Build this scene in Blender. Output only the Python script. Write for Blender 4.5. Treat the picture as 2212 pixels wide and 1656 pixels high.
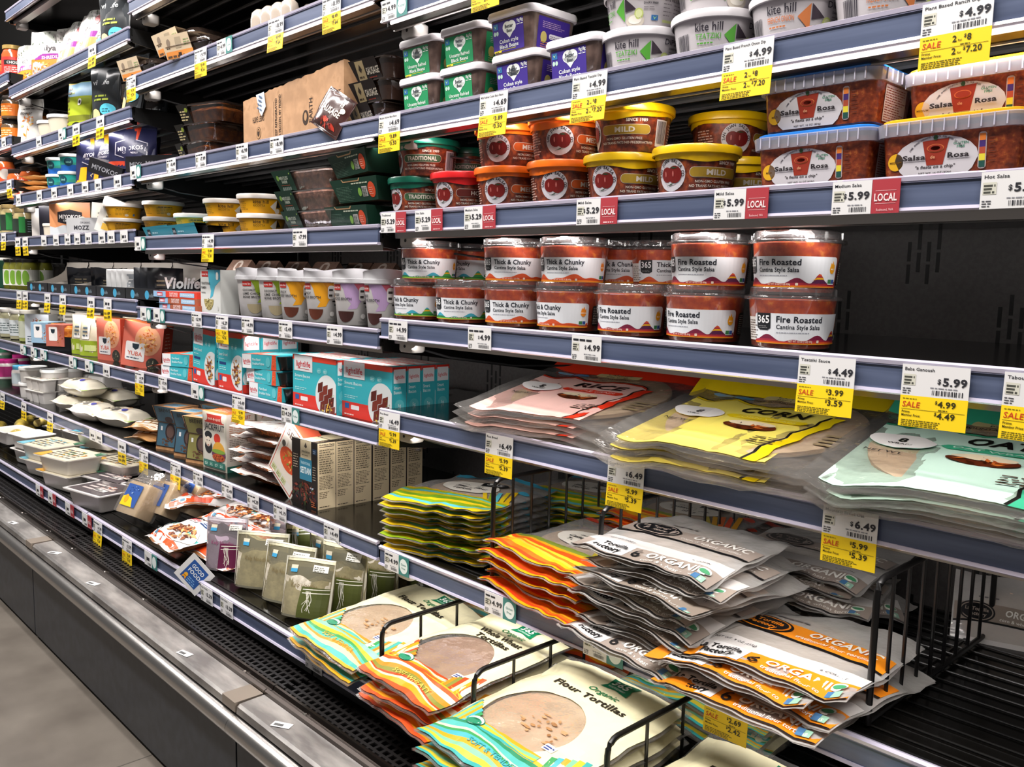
import bpy, math, random
from mathutils import Vector, Matrix, noise, geometry
for o in list(bpy.data.objects): bpy.data.objects.remove(o)
S = bpy.context.scene
COL = S.collection
R = random.Random(7)
PI = math.pi

# ------------------------------------------------------------------ camera
CAM = Vector((1.3932, -0.9775, 1.0234)); FPX = 1893.775
YAW, PITCH, ROLL = -0.8075, -0.1179, 0.0218
fw = Vector((math.sin(YAW)*math.cos(PITCH), math.cos(YAW)*math.cos(PITCH), math.sin(PITCH)))
r0 = Vector((math.cos(YAW), -math.sin(YAW), 0)); u0 = r0.cross(fw)
rt = r0*math.cos(ROLL)+u0*math.sin(ROLL); up = u0*math.cos(ROLL)-r0*math.sin(ROLL)
cd = bpy.data.cameras.new('camera'); cam = bpy.data.objects.new('camera', cd); COL.objects.link(cam)
cam.matrix_world = Matrix(((rt.x, up.x, -fw.x, CAM.x), (rt.y, up.y, -fw.y, CAM.y), (rt.z, up.z, -fw.z, CAM.z), (0, 0, 0, 1)))
cd.sensor_width = 36; cd.lens = 36*FPX/2212; cd.clip_start = .02
S.camera = cam
def ray(u, v): return fw+rt*((u-1106)/FPX)-up*((v-828)/FPX)
def PY(u, v, y):                       # the point at depth y that is seen at (u, v)
    d = ray(u, v); return CAM+d*((y-CAM.y)/d.y)
def PZ(u, v, z):
    d = ray(u, v); return CAM+d*((z-CAM.z)/d.z)
def XU(u, y, z):                       # position along the shelf
    k = (u-1106)/FPX; a = rt-fw*k
    return CAM.x-(a.y*(y-CAM.y)+a.z*(z-CAM.z))/a.x

# ------------------------------------------------------------------ world, exposure, shop lights
w = bpy.data.worlds.new('shop'); S.world = w; w.use_nodes = True
w.node_tree.nodes['Background'].inputs[0].default_value = (1.0, .95, .92, 1)
w.node_tree.nodes['Background'].inputs[1].default_value = .13
S.view_settings.view_transform = 'Standard'; S.view_settings.look = 'None'
S.view_settings.exposure = 0.0; S.view_settings.gamma = 1; S.view_settings.use_curve_mapping = False
def area(name, loc, sx, sy, power, direction, col=(1, .96, .92), spread=PI):
    l = bpy.data.lights.new(name, 'AREA'); l.shape = 'RECTANGLE'; l.size = sx; l.size_y = sy; l.energy = power; l.color = col; l.spread = spread
    o = bpy.data.objects.new(name, l); COL.objects.link(o); o.location = loc
    d = Vector(direction).normalized(); o.rotation_euler = d.to_track_quat('-Z', 'X' if abs(d.x) > .9 else 'Y').to_euler()
    if sx > sy:                        # long axis along the aisle
        z = -d; x = Vector((1, 0, 0)); x = (x-z*x.dot(z)).normalized(); y = z.cross(x)
        o.rotation_euler = Matrix((x, y, z)).transposed().to_euler()
    return o
AISLE = [area('aisle_lamp', (x, -1.25, 3.3), 1.6, .25, 60, (0, .30, -1)) for x in (-3.6, -1.6, .4, 2.4)]

# ------------------------------------------------------------------ materials
def lin(h):
    h = h.lstrip('#'); r = []
    for i in (0, 2, 4):
        c = int(h[i:i+2], 16)/255; r.append(c/12.92 if c < .04045 else ((c+.055)/1.055)**2.4)
    return (*r, 1)
MC = {}
def M(h, rough=.5, metal=0, coat=0, spec=.5):
    k = (h, rough, metal, coat, spec)
    if k in MC: return MC[k]
    m = bpy.data.materials.new('m_'+h.strip('#')+('' if rough == .5 else '_%d' % (rough*100))); m.use_nodes = True
    b = m.node_tree.nodes['Principled BSDF']; b.inputs['Base Color'].default_value = lin(h); b.inputs['Roughness'].default_value = rough
    b.inputs['Metallic'].default_value = metal; b.inputs['Coat Weight'].default_value = coat; b.inputs['Coat Roughness'].default_value = .08
    b.inputs['Specular IOR Level'].default_value = spec
    MC[k] = m; return m
def nodes(name):
    m = bpy.data.materials.new(name); m.use_nodes = True; nt = m.node_tree
    return m, nt, nt.nodes['Principled BSDF'], nt.links.new
def noisy(name, c1, c2, scale=30, rough=.4, coat=0, c3=None, bump=0, lo=.4, hi=.6, stretch=(1, 1, 1), metal=0, detail=4):
    if name in MC: return MC[name]
    m, nt, b, L = nodes(name)
    tc = nt.nodes.new('ShaderNodeTexCoord'); mp = nt.nodes.new('ShaderNodeMapping'); mp.inputs['Scale'].default_value = stretch
    n = nt.nodes.new('ShaderNodeTexNoise'); n.inputs['Scale'].default_value = scale; n.inputs['Detail'].default_value = detail
    r = nt.nodes.new('ShaderNodeValToRGB'); r.color_ramp.elements[0].position = lo; r.color_ramp.elements[1].position = hi
    r.color_ramp.elements[0].color = lin(c1); r.color_ramp.elements[1].color = lin(c2)
    if c3: e = r.color_ramp.elements.new(min(.98, hi+.12)); e.color = lin(c3)
    L(tc.outputs['Object'], mp.inputs[0]); L(mp.outputs[0], n.inputs['Vector']); L(n.outputs['Fac'], r.inputs[0]); L(r.outputs[0], b.inputs['Base Color'])
    b.inputs['Roughness'].default_value = rough; b.inputs['Coat Weight'].default_value = coat; b.inputs['Coat Roughness'].default_value = .06; b.inputs['Metallic'].default_value = metal
    if bump:
        bp = nt.nodes.new('ShaderNodeBump'); bp.inputs['Strength'].default_value = bump; bp.inputs['Distance'].default_value = .004
        L(n.outputs['Fac'], bp.inputs['Height']); L(bp.outputs[0], b.inputs['Normal'])
    MC[name] = m; return m
def clear(name, tint='#ffffff', milky=.06, milk='#ffffff', shine=.5, rough=.08, crinkle=0, scale=60):
    """thin clear plastic: see-through, with a sheen at grazing angles"""
    if name in MC: return MC[name]
    m, nt, b, L = nodes(name); nt.nodes.remove(b); N = nt.nodes.new
    t = N('ShaderNodeBsdfTransparent'); t.inputs[0].default_value = lin(tint)
    g = N('ShaderNodeBsdfGlossy'); g.inputs['Roughness'].default_value = rough
    d = N('ShaderNodeBsdfDiffuse'); d.inputs[0].default_value = lin(milk)
    lw = N('ShaderNodeLayerWeight'); lw.inputs[0].default_value = .35
    mu = N('ShaderNodeMath'); mu.operation = 'MULTIPLY_ADD'; mu.inputs[1].default_value = shine; mu.inputs[2].default_value = .05; mu.use_clamp = True
    m1 = N('ShaderNodeMixShader'); m1.inputs[0].default_value = milky; m2 = N('ShaderNodeMixShader')
    L(lw.outputs['Facing'], mu.inputs[0]); L(t.outputs[0], m1.inputs[1]); L(d.outputs[0], m1.inputs[2])
    L(mu.outputs[0], m2.inputs[0]); L(m1.outputs[0], m2.inputs[1]); L(g.outputs[0], m2.inputs[2])
    if crinkle:
        tc = N('ShaderNodeTexCoord'); n = N('ShaderNodeTexNoise'); n.inputs['Scale'].default_value = scale; n.inputs['Detail'].default_value = 3
        bp = N('ShaderNodeBump'); bp.inputs['Strength'].default_value = crinkle; bp.inputs['Distance'].default_value = .01
        L(tc.outputs['Object'], n.inputs['Vector']); L(n.outputs['Fac'], bp.inputs['Height'])
        L(bp.outputs[0], g.inputs['Normal']); L(bp.outputs[0], lw.inputs['Normal'])
    L(m2.outputs[0], nt.nodes['Material Output'].inputs[0])
    MC[name] = m; return m
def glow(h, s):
    m, nt, b, L = nodes('sheen_strip'); b.inputs['Base Color'].default_value = (1, 1, 1, 1)
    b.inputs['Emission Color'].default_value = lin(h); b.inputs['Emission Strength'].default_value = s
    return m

# ------------------------------------------------------------------ mesh builder
class MB:
    def __init__(s): s.v = []; s.f = []; s.m = []; s.mats = []
    def mi(s, m):
        if isinstance(m, str): m = M(m)
        if m not in s.mats: s.mats.append(m)
        return s.mats.index(m)
    def add(s, vs, fs, m, T=None):
        o = len(s.v); i = s.mi(m)
        s.v += [tuple(T @ Vector(p)) for p in vs] if T else [tuple(p) for p in vs]
        for f in fs: s.f.append([o+k for k in f]); s.m.append(i)
        return s
    def box(s, x0, x1, y0, y1, z0, z1, m, T=None, fm=None):
        vs = [(x, y, z) for z in (z0, z1) for y in (y0, y1) for x in (x0, x1)]
        F = {'b': [0, 2, 3, 1], 't': [4, 5, 7, 6], 'f': [0, 1, 5, 4], 'k': [2, 6, 7, 3], 'l': [0, 4, 6, 2], 'r': [1, 3, 7, 5]}
        o = len(s.v); s.v += [tuple(T @ Vector(p)) if T else p for p in vs]
        for k, f in F.items(): s.f.append([o+i for i in f]); s.m.append(s.mi((fm or {}).get(k, m)))
        return s
    def loft(s, rings, m, cap0=True, cap1=True, T=None):
        n = len(rings[0]); fs = []
        for i in range(len(rings)-1):
            for j in range(n): k = (j+1) % n; fs.append([i*n+j, i*n+k, (i+1)*n+k, (i+1)*n+j])
        if cap0: fs.append(list(range(n))[::-1])
        if cap1: fs.append([(len(rings)-1)*n+j for j in range(n)])
        return s.add([p for r in rings for p in r], fs, m, T)
    def lathe(s, prof, m, n=40, cap0=True, cap1=True, T=None):
        return s.loft([[(r*math.cos(2*PI*j/n), r*math.sin(2*PI*j/n), z) for j in range(n)] for r, z in prof], m, cap0, cap1, T)
    def rrect(s, prof, m, rad=.012, k=4, cap0=True, cap1=True, T=None):   # prof: (half width, half depth, z)
        return s.loft([[(x, y, z) for x, y in rr(a, b, rad, k)] for a, b, z in prof], m, cap0, cap1, T)
    def ext(s, prof, x0, x1, m, close=True, T=None):                     # profile (y, z) run along x
        n = len(prof); vs = [(x, y, z) for x in (x0, x1) for y, z in prof]
        fs = [[j, (j+1) % n, n+(j+1) % n, n+j] for j in range(n if close else n-1)]
        if close: fs += [list(range(n))[::-1], [n+j for j in range(n)]]
        return s.add(vs, fs, m, T)
    def tube(s, path, r, m, n=8):
        path = [Vector(p) for p in path]; rings = []
        for i, p in enumerate(path):
            d = (path[min(i+1, len(path)-1)]-path[max(i-1, 0)]).normalized()
            a = d.cross(Vector((0, 0, 1)) if abs(d.z) < .9 else Vector((1, 0, 0))).normalized(); b = d.cross(a)
            rings.append([p+(a*math.cos(2*PI*j/n)+b*math.sin(2*PI*j/n))*r for j in range(n)])
        return s.loft(rings, m)
    def sheet(s, fn, nu, nv, m, T=None):
        vs = [fn(i/nu, j/nv) for j in range(nv+1) for i in range(nu+1)]
        fs = [[j*(nu+1)+i, j*(nu+1)+i+1, (j+1)*(nu+1)+i+1, (j+1)*(nu+1)+i] for j in range(nv) for i in range(nu)]
        return s.add(vs, fs, m, T)
    def build(s, name, parent=None, loc=None, smooth=40):
        me = bpy.data.meshes.new(name); me.from_pydata(s.v, [], s.f)
        for m in s.mats: me.materials.append(m)
        me.polygons.foreach_set('material_index', s.m)
        if smooth: me.polygons.foreach_set('use_smooth', [True]*len(s.f)); me.set_sharp_from_angle(angle=math.radians(smooth))
        me.update()
        o = bpy.data.objects.new(name, me); COL.objects.link(o)
        if parent: o.parent = parent
        if loc is not None: o.location = loc
        return o
def rr(a, b, r, k=4):
    pts = []
    for cx, cy, t0 in ((a-r, b-r, 0), (-a+r, b-r, 90), (-a+r, -b+r, 180), (a-r, -b+r, 270)):
        for i in range(k+1): t = math.radians(t0+90*i/k); pts.append((cx+r*math.cos(t), cy+r*math.sin(t)))
    return pts

# ------------------------------------------------------------------ printed artwork
TX = {}
def glyphs(t, bold, ital, res=2):
    k = (t, bold, ital)
    if k not in TX:
        c = bpy.data.curves.new('lettering', 'FONT'); c.body = t; c.size = 1; c.resolution_u = res; c.offset = .022*bold; c.shear = .25*ital; c.space_character = 1+.04*bold
        o = bpy.data.objects.new('lettering', c); me = o.to_mesh(); me.calc_loop_triangles()
        V = [(p.co.x, p.co.y) for p in me.vertices]
        T = [[V[i] for i in t_.vertices] for t_ in me.loop_triangles]
        o.to_mesh_clear(); bpy.data.objects.remove(o); bpy.data.curves.remove(c)
        xs = [p[0] for f in T for p in f] or [0, 1]
        TX[k] = (T, min(xs), max(xs))
    return TX[k]
class Art:
    def __init__(s): s.p = []
    def poly(s, pts, c, l=1):
        if len(pts) > 4:
            for t in geometry.tessellate_polygon([[Vector((x, y, 0)) for x, y in pts]]): s.p.append(([pts[i] for i in t], c, l))
        else: s.p.append((list(pts), c, l))
        return s
    def fan(s, pts, c, l=1): s.p.append((list(pts), c, l)); return s
    def rect(s, x0, y0, x1, y1, c, l=1): s.p.append(([(x0, y0), (x1, y0), (x1, y1), (x0, y1)], c, l)); return s
    def ell(s, cx, cy, rx, ry, c, l=1, n=20, a0=0, a1=360):
        s.p.append(([(cx+rx*math.cos(math.radians(a0+(a1-a0)*i/n)), cy+ry*math.sin(math.radians(a0+(a1-a0)*i/n))) for i in range(n if a1-a0 == 360 else n+1)], c, l)); return s
    def rrect(s, x0, y0, x1, y1, r, c, l=1): s.p.append(([(x+(x0+x1)/2, y+(y0+y1)/2) for x, y in rr((x1-x0)/2, (y1-y0)/2, r, 3)], c, l)); return s
    def text(s, t, x, y, h, c, l=2, bold=1, ital=0, al=0, w=None, rot=0):
        """h: cap height; al 0 left, 1 centre, 2 right; w: fit to this width"""
        T, a, b = glyphs(t, bold, ital); k = h/.70; kx = k
        if w and (b-a) > 0: kx = w/(b-a)
        off = -a*kx-(b-a)*kx*al/2; ca, sa = math.cos(math.radians(rot)), math.sin(math.radians(rot))
        for f in T:
            q = [(p[0]*kx+off, p[1]*k) for p in f]
            s.p.append(([(x+X*ca-Y*sa, y+X*sa+Y*ca) for X, Y in q], c, l))
        return s
    def arc(s, t, cx, cy, r, h, c, a0, a1, l=2, bold=1):
        n = len(t)
        for i, ch in enumerate(t):
            if ch == ' ': continue
            a = a0+(a1-a0)*(i+.5)/n; T, p, q = glyphs(ch, bold, 0); k = h/.7; ra = math.radians(a-90)
            for f in T:
                Q = [((X-(p+q)/2)*k, Y*k) for X, Y in f]
                s.p.append(([(cx+r*math.cos(math.radians(a))+X*math.cos(ra)-Y*math.sin(ra), cy+r*math.sin(math.radians(a))+X*math.sin(ra)+Y*math.cos(ra)) for X, Y in Q], c, l))
        return s
    def fine(s, x0, y0, x1, y1, n, c, l=2, seed=1, fill=.45):      # lines of print too small to read
        r = random.Random(seed); st = (y1-y0)/n
        for i in range(n):
            y = y1-st*(i+1); x = x0; e = x0+(x1-x0)*r.uniform(.7, 1)
            while x < e-st*.3: k = min(e, x+st*r.uniform(.8, 2.6)); s.rect(x, y, k, y+st*fill, c, l); x = k+st*.4
        return s
    def bars(s, x0, y0, x1, y1, c='#222222', l=2, seed=1, n=16):
        r = random.Random(seed); ws = [r.choice((1, 1, 2, 3)) for _ in range(2*n)]; k = (x1-x0)/sum(ws); x = x0
        for i, q in enumerate(ws):
            if i % 2 == 0: s.rect(x, y0, x+q*k, y1, c, l)
            x += q*k
        return s
    def wave(s, x0, x1, base, f, c, l=1, n=24):                    # a filled curve above base
        for i in range(n):
            a, b = x0+(x1-x0)*i/n, x0+(x1-x0)*(i+1)/n
            ba = base(a) if callable(base) else base; bb = base(b) if callable(base) else base
            s.p.append(([(a, ba), (b, bb), (b, max(bb, f(b))), (a, max(ba, f(a)))], c, l))
        return s
    def stripes(s, x0, x1, y0, y1, cols, l=1, amp=0, n=1, wob=0, seed=0):
        """bands across, waving with amplitude amp"""
        k = len(cols); r = random.Random(seed); w_ = [r.uniform(.6, 1.4) for _ in cols]; t = sum(w_); e = [0]
        for q in w_: e.append(e[-1]+q/t)
        for j, c in enumerate(cols):
            for i in range(n):
                a, b = x0+(x1-x0)*i/n, x0+(x1-x0)*(i+1)/n
                g = lambda x, q: y0+(y1-y0)*q+amp*math.sin((x-x0)/(x1-x0)*PI*2*wob+seed+q*3)*math.sin(PI*q)
                s.p.append(([(a, g(a, e[j])), (b, g(b, e[j])), (b, g(b, e[j+1])), (a, g(a, e[j+1]))], c, l))
        return s
    def emit(s, mb, fn, strip=0, d=.00028, rough=.42, coat=0):
        for pts, c, l in s.p:
            m = M(c, rough, 0, coat) if isinstance(c, str) else c
            A = sum(pts[i][0]*pts[(i+1) % len(pts)][1]-pts[(i+1) % len(pts)][0]*pts[i][1] for i in range(len(pts)))
            if A < 0: pts = pts[::-1]
            for q in (cut(pts, strip) if strip else [pts]):
                mb.add([fn(x, y, d*(l+1)) for x, y in q], [list(range(len(q)))], m)
        return mb
def cut(pts, st):
    x0 = min(p[0] for p in pts); x1 = max(p[0] for p in pts)
    a, b = math.floor(x0/st+1e-6), math.ceil(x1/st-1e-6)
    if b-a <= 1: return [pts]
    out = []
    for i in range(a, b):
        q = clip(clip(pts, i*st, 1), (i+1)*st, -1)
        if len(q) > 2: out.append(q)
    return out
def clip(pts, x, sg):
    o = []
    for i in range(len(pts)):
        p, q = pts[i], pts[(i+1) % len(pts)]; a, b = (p[0]-x)*sg, (q[0]-x)*sg
        if a >= 0: o.append(p)
        if a*b < 0: t = a/(a-b); o.append((p[0]+(q[0]-p[0])*t, p[1]+(q[1]-p[1])*t))
    return o
def flat(o, ux, uy):
    o, ux, uy = Vector(o), Vector(ux), Vector(uy); n = ux.cross(uy).normalized()
    return lambda x, y, h: o+ux*x+uy*y+n*h
def cyl(rb, rtop, z0, h, th0=-PI/2):       # x: distance round the side from the middle of the print
    rm = (rb+rtop)/2
    def f(x, y, d):
        r = rb+(rtop-rb)*(y/h)+d; a = th0+x/rm; return (r*math.cos(a), r*math.sin(a), z0+y)
    return f

# ------------------------------------------------------------------ things
ORD = ['first', 'second', 'third', 'fourth', 'fifth', 'sixth', 'seventh', 'eighth', 'ninth', 'tenth', 'eleventh', 'twelfth', 'thirteenth', 'fourteenth', 'fifteenth', 'sixteenth']
def tag(o, label, cat, group=None, kind=None):
    if label: o['label'] = label
    if cat: o['category'] = cat
    if group: o['group'] = group
    if kind: o['kind'] = kind
    return o
def empty(name, loc=(0, 0, 0), rz=0):
    o = bpy.data.objects.new(name, None); COL.objects.link(o); o.location = loc; o.rotation_euler = (0, 0, rz); o.empty_display_size = .02; return o
def dup(o, parent=None):
    c = o.copy(); COL.objects.link(c)
    if parent: c.parent = parent
    for ch in list(o.children): dup(ch, c)
    return c
PROTO = {}
def put(key, make, loc, label, cat, group, rz=0, rx=0, ry=0, sc=None):
    """the first call builds the thing, later ones copy it with its parts"""
    if key in PROTO: o = dup(PROTO[key])
    else: o = make(); PROTO[key] = o
    o.location = (loc[0], loc[1], loc[2]+.0008+(abs(math.sin(rx))*.018 if abs(rx) < .7 else 0)); o.rotation_euler = (rx, ry, rz); o.scale = sc or (1, 1, 1)
    return tag(o, label, cat, group)
# ------------------------------------------------------------------ surfaces of the place
BLK = M('#0b0b0c', .45); BLKG = M('#0a0908', .16); DARK = M('#151416', .5)
INS = noisy('rail_insert', '#404a64', '#616b86', 3, .38, .3, stretch=(.6, 1, 14), lo=.35, hi=.68)
LIP = M('#c2bcd0', .18, 0, 1); CHROME = M('#c4c1be', .27, 1); ALU = M('#b4aeaa', .28, 1)
STEEL = noisy('ledge_steel', '#9c9896', '#dcd8d4', 9, .42, 0, stretch=(1, 4, 1), metal=1, lo=.35, hi=.7, bump=.05)
PANEL = noisy('kick_grey', '#282b30', '#30333a', 40, .42)
WHT = M('#e6e2de', .45); PAPER = M('#dfdddd', .55); YEL = M('#f4cf14', .5)
CLR = clear('clear_plastic', '#ffffff', .03, shine=.55, rough=.06)
SHEEN_STRIP = glow('#fff4ee', 1.15)  # emission stands in for the reflection on the metal edge under the rail

# floor of the shop
b = MB(); b.box(-9, 3.2, -2.6, 1.0, -.05, 0, noisy('polished_concrete', '#5a534c', '#6c655d', 7, .3, .15, '#787068', lo=.3, hi=.66, detail=9))
for x in (-3.0, -.4): b.box(x-.0015, x+.0015, -2.6, .9, 0, .0004, '#4a443e')
tag(b.build('floor', smooth=0), None, None, kind='structure')
b = MB(); b.box(-9, 3.2, .72, .82, 0, 2.9, M('#151413', .8)); tag(b.build('wall_back', smooth=0), None, None, kind='structure')

BAYS = {'near': 0, 'mid': -1.22, 'left': -2.44, 'far': -3.66}
BN = {'near': 'the bay nearest the camera', 'mid': 'the second bay', 'left': 'the third bay', 'far': 'the farthest bay'}
YB = .56
def make_case():
    t = empty('refrigerated_case')
    b = MB(); b.box(.002, 1.218, YB, YB+.04, .28, 2.15, noisy('back_metal', '#565251', '#5e5a59', 160, .42))
    for row in range(15):                                            # groups of slots punched in the back
        for i in range(4):
            X = .16+.30*i+(.15 if row % 2 else 0); z = .40+.105*row
            if X > 1.15: continue
            for k in range(4):
                q = .016*k; zz = z+(.020 if k % 2 else 0)
                for h in (0, .038): b.box(X+q, X+q+.006, YB-.0006, YB, zz+h, zz+h+.033, '#040404')
    b.build('back_panel', t, smooth=0)
    b = MB(); b.ext([(-.296, .0), (-.304, .01), (-.304, .205), (-.285, .215), (-.285, .0)], .003, 1.217, PANEL)
    b.box(.003, 1.217, -.285, .55, .0, .10, BLK); b.box(.003, 1.217, -.12, .55, .10, .275, BLK); b.build('kick_panel', t, smooth=0)
    b = MB(); P = [(-.306+.019*math.cos(a), .228+.019*math.sin(a)) for a in [2*PI*i/20 for i in range(20)]]
    b.ext(P, .0005, 1.2195, CHROME); b.box(.0005, 1.2195, -.296, -.276, .203, .252, BLK); b.build('bumper', t)
    b = MB(); b.ext([(-.304, .250), (-.302, .262), (-.297, .266), (-.250, .2675), (-.250, .256), (-.29, .25)], .002, 1.218, STEEL); b.build('front_ledge', t, smooth=25)
    for x, y, rz in ((.43, -.284, .3), (.96, -.284, .2), (.12, -.280, .5)):
        b = MB(); b.box(-.018, .018, -.008, .008, 0, .0006, PAPER, Matrix.Translation((x, y, .2672)) @ Matrix.Rotation(rz, 4, 'Z')); Art().fine(-.014, -.005, .012, .005, 1, '#5a5a5a', 0, 3, .7).emit(b, lambda X, Y, h: Matrix.Translation((x, y, .2678)) @ Matrix.Rotation(rz, 4, 'Z') @ Vector((X, Y, h))); b.build('sticker', t, smooth=0)
    b = MB(); b.box(1.17, 1.219, -.3052, -.2505, .251, .2690, M('#a89c90', .4, .7)); b.build('joint_cap', t, smooth=0)
    b = MB(); b.ext([(-.250, .262), (-.249, .274), (-.243, .276), (-.240, .270), (-.232, .270), (-.229, .277), (-.224, .277), (-.222, .262)], .001, 1.219, M('#57504c', .3, 1))
    for i in range(5): b.lathe([(.004, .2705), (.003, .2725)], CHROME, 10, T=Matrix.Translation((.12+.25*i, -.236, 0)))
    b.build('grille_trim', t)
    b = MB(); G = M('#1d1b1b', .35); y0, y1, n = -.222, -.125, 6; st = (y1-y0)/n
    for j in range(n+1): b.box(.002, 1.218, y0+st*j-.0028, y0+st*j+.0028, .262, .265, G)
    for j in range(n):
        for i in range(70):
            x = .010+.0174*i+(.0087 if j % 2 else 0)
            if x < 1.21: b.box(x-.0030, x+.0030, y0+st*j, y0+st*(j+1), .2621, .2649, G)
    b.build('air_grille', t, smooth=0)
    b = MB()
    b.box(-.016, .016, YB-.03, YB, .3, 2.1, BLK)
    for i in range(60): b.box(-.003, .003, YB-.0306, YB-.03, .4+.026*i, .414+.026*i, '#000000')
    b.build('shelf_upright', t, smooth=0)
    return t
for i, (k, x) in enumerate(BAYS.items()):
    put('case', make_case, (x, 0, 0), 'black open refrigerated case, '+['nearest to the camera of the row', 'second from the camera, holding the cardboard carton', 'third from the camera, holding the cheese shred bags', 'farthest of the row, at the picture edge'][i], 'refrigerated case', 'refrigerated cases along the aisle')

RH = .038
def make_shelf(kind):
    def f():
        t = empty('case_shelf'); top = -.003
        b = MB(); b.box(.004, 1.216, .008, .515, top-.022, top, BLKG)
        b.box(.004, 1.216, .006, .016, top-.03, top+.001, BLK)
        if kind == 'high':
            for i in range(7): b.box(.004, 1.216, .09+.06*i, .094+.06*i, top-.026, top-.022, M('#2c2a2a', .3))
        if kind == 'wire':
            for i in range(15): b.tube([(.01, .04+.033*i, top+.0022), (1.21, .04+.033*i, top+.0022)], .0014, M('#141312', .3), 6)
            for x in (.3, .62, .95): b.tube([(x, .02, top), (x, .51, top)], .003, M('#1b1918', .25), 6)
        b.build('deck', t, smooth=0)
        b = MB(); b.ext([(0, -RH+.003), (0, -.004), (.005, -.004), (.005, -RH+.003)], .006, 1.214, INS)
        b.build('label_strip', t, smooth=0)
        b = MB(); b.ext([(-.0022, -.0055), (-.003, -.001), (.002, .0012), (.007, 0), (.0052, -.0052)], .004, 1.216, LIP)
        b.ext([(-.0022, -RH+.0045), (-.0035, -RH+.001), (-.001, -RH-.0008), (.006, -RH), (.0052, -RH+.005)], .004, 1.216, LIP)
        b.ext([(-.0016, -.0052), (-.0016, -.0070), (0, -.0070), (0, -.0052)], .004, 1.216, '#8f90ad')
        b.build('rail_lip', t, smooth=30)
        for x in (.004, 1.213):
            b = MB(); b.ext([(.012, -.004), (.012, -.042), (.49, -.11), (.522, -.11), (.522, -.004)], x, x+.004, BLK); b.build('bracket', t, smooth=0)
        b = MB(); o = -RH
        if kind == 'high':
            b.ext([(.000, o-.001), (-.0003, o-.0060), (.003, o-.0066), (.008, o-.001)], .03, 1.19, SHEEN_STRIP)  # glowing strip, a reflected white line made emissive
            b.ext([(.003, o-.0066), (.016, o-.0122), (.024, o-.0122), (.024, o+.008), (.010, o-.001)], .02, 1.2, M('#6d6866', .22, 1))
            b.ext([(.0155, o-.0118), (.0148, o-.0140), (.019, o-.0140), (.020, o-.0120)], .02, 1.2, M('#cfc9c6', .3, .6))
        else: b.ext([(.02, o+.004), (.022, o-.010), (.05, o-.010), (.052, o+.006)], .02, 1.2, ALU)
        b.build('light_bar', t, smooth=20)
        b = MB(); b.rrect([(.020, .016, o-.026), (.022, .018, o-.022), (.022, .018, o-.004), (.018, .014, o)], M('#aaa6a2', .5), .008, T=Matrix.Translation((.045, .045, 0)))
        b.lathe([(.003, 0), (.003, .0006)], '#141414', 10, T=Matrix.Translation((.045, .0268, o-.014)) @ Matrix.Rotation(PI/2, 4, 'X'))
        b.build('end_cap', t)
        b = MB(); b.tube([(.05, .06, o-.02), (.09, .10, o-.035), (.17, .2, o-.05), (.3, .34, o-.045), (.45, .48, -.06), (.48, .518, -.06)], .0022, BLK, 6); b.build('cable', t)
        return t
    return f
Z = dict(T0=1.523, A=1.322, B=1.143, C=.944, D=.770, E=.4965, F=.331, Mt=1.775, M0=1.570, M1=1.322, M2=1.121, M3=.922, M4=.734, M5=.502,
         Lt=1.985, L0=1.707, L1=1.4905, L2=1.305, L3=1.144, L4=.940, L5=.729, L6=.503, Ka=1.768, Kb=1.532, Kc=1.367, Kd=1.166, Ke=.94, Kf=.729, Kg=.508)
SN = dict(T0='highest near shelf', A='bean tub shelf', B='round salsa tub shelf', C='clear-lidded salsa shelf', D='flatbread bag shelf', E='wire tortilla shelf', F='tortilla bag deck',
          Mt='top shelf of the second bay', M0='burger tray shelf', M1='cardboard carton shelf', M2='green meat tray shelf', M3='broth cup shelf', M4='blue carton shelf', M5='dark seitan carton shelf',
          G='noodle pouch deck', Lt='top shelf of the third bay', L0='orange shred bag shelf', L1='green pouch shelf', L2='teal tub shelf', L3='mozzarella box shelf', L4='display box shelf',
          L5='noodle box shelf', L6='white tofu shelf', H='tofu tray deck', Ka='red jar shelf', Kb='black-lidded jar shelf', Kc='orange jar shelf', Kd='gold-lidded jar shelf', Ke='olive jar shelf', Kf='pink-lidded jar shelf', Kg='salad dressing shelf')
LEDS = []
def led(x, z, y=.034, e=1.05, d=(0, .8, -1)):
    LEDS.append(area('shelf_lamp', (x+.61, y, z), 1.12, .014, e, d, (1, .95, .92), spread=math.radians(150)))
SH = dict(near=['T0', 'A', 'B', 'C', 'D', 'E'], mid=['Mt', 'M0', 'M1', 'M2', 'M3', 'M4', 'M5'], left=['Lt', 'L0', 'L1', 'L2', 'L3', 'L4', 'L5', 'L6'], far=['Ka', 'Kb', 'Kc', 'Kd', 'Ke', 'Kf', 'Kg'])
for bay, ks in SH.items():
    for k in ks:
        kind = 'high' if Z[k] > 1.2 and k != 'Lt' else 'low' if k != 'E' else 'wire' if k == 'E' else 'low'
        put('shelf_'+kind, make_shelf(kind), (BAYS[bay], 0, Z[k]), 'black case shelf with a blue-grey price rail, the '+SN[k], 'shelf', 'shelves in the '+bay+' bay')
        led(BAYS[bay], Z[k]-RH-(.004 if kind == "high" else .013), e=.12 if k == "Lt" else .45 if k in ("E", "M5", "L6", "Mt", "L0") else 1.25 if k in ("M3", "M4", "L4", "L5", "D") else .8 if kind != "high" else 1.05)
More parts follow.
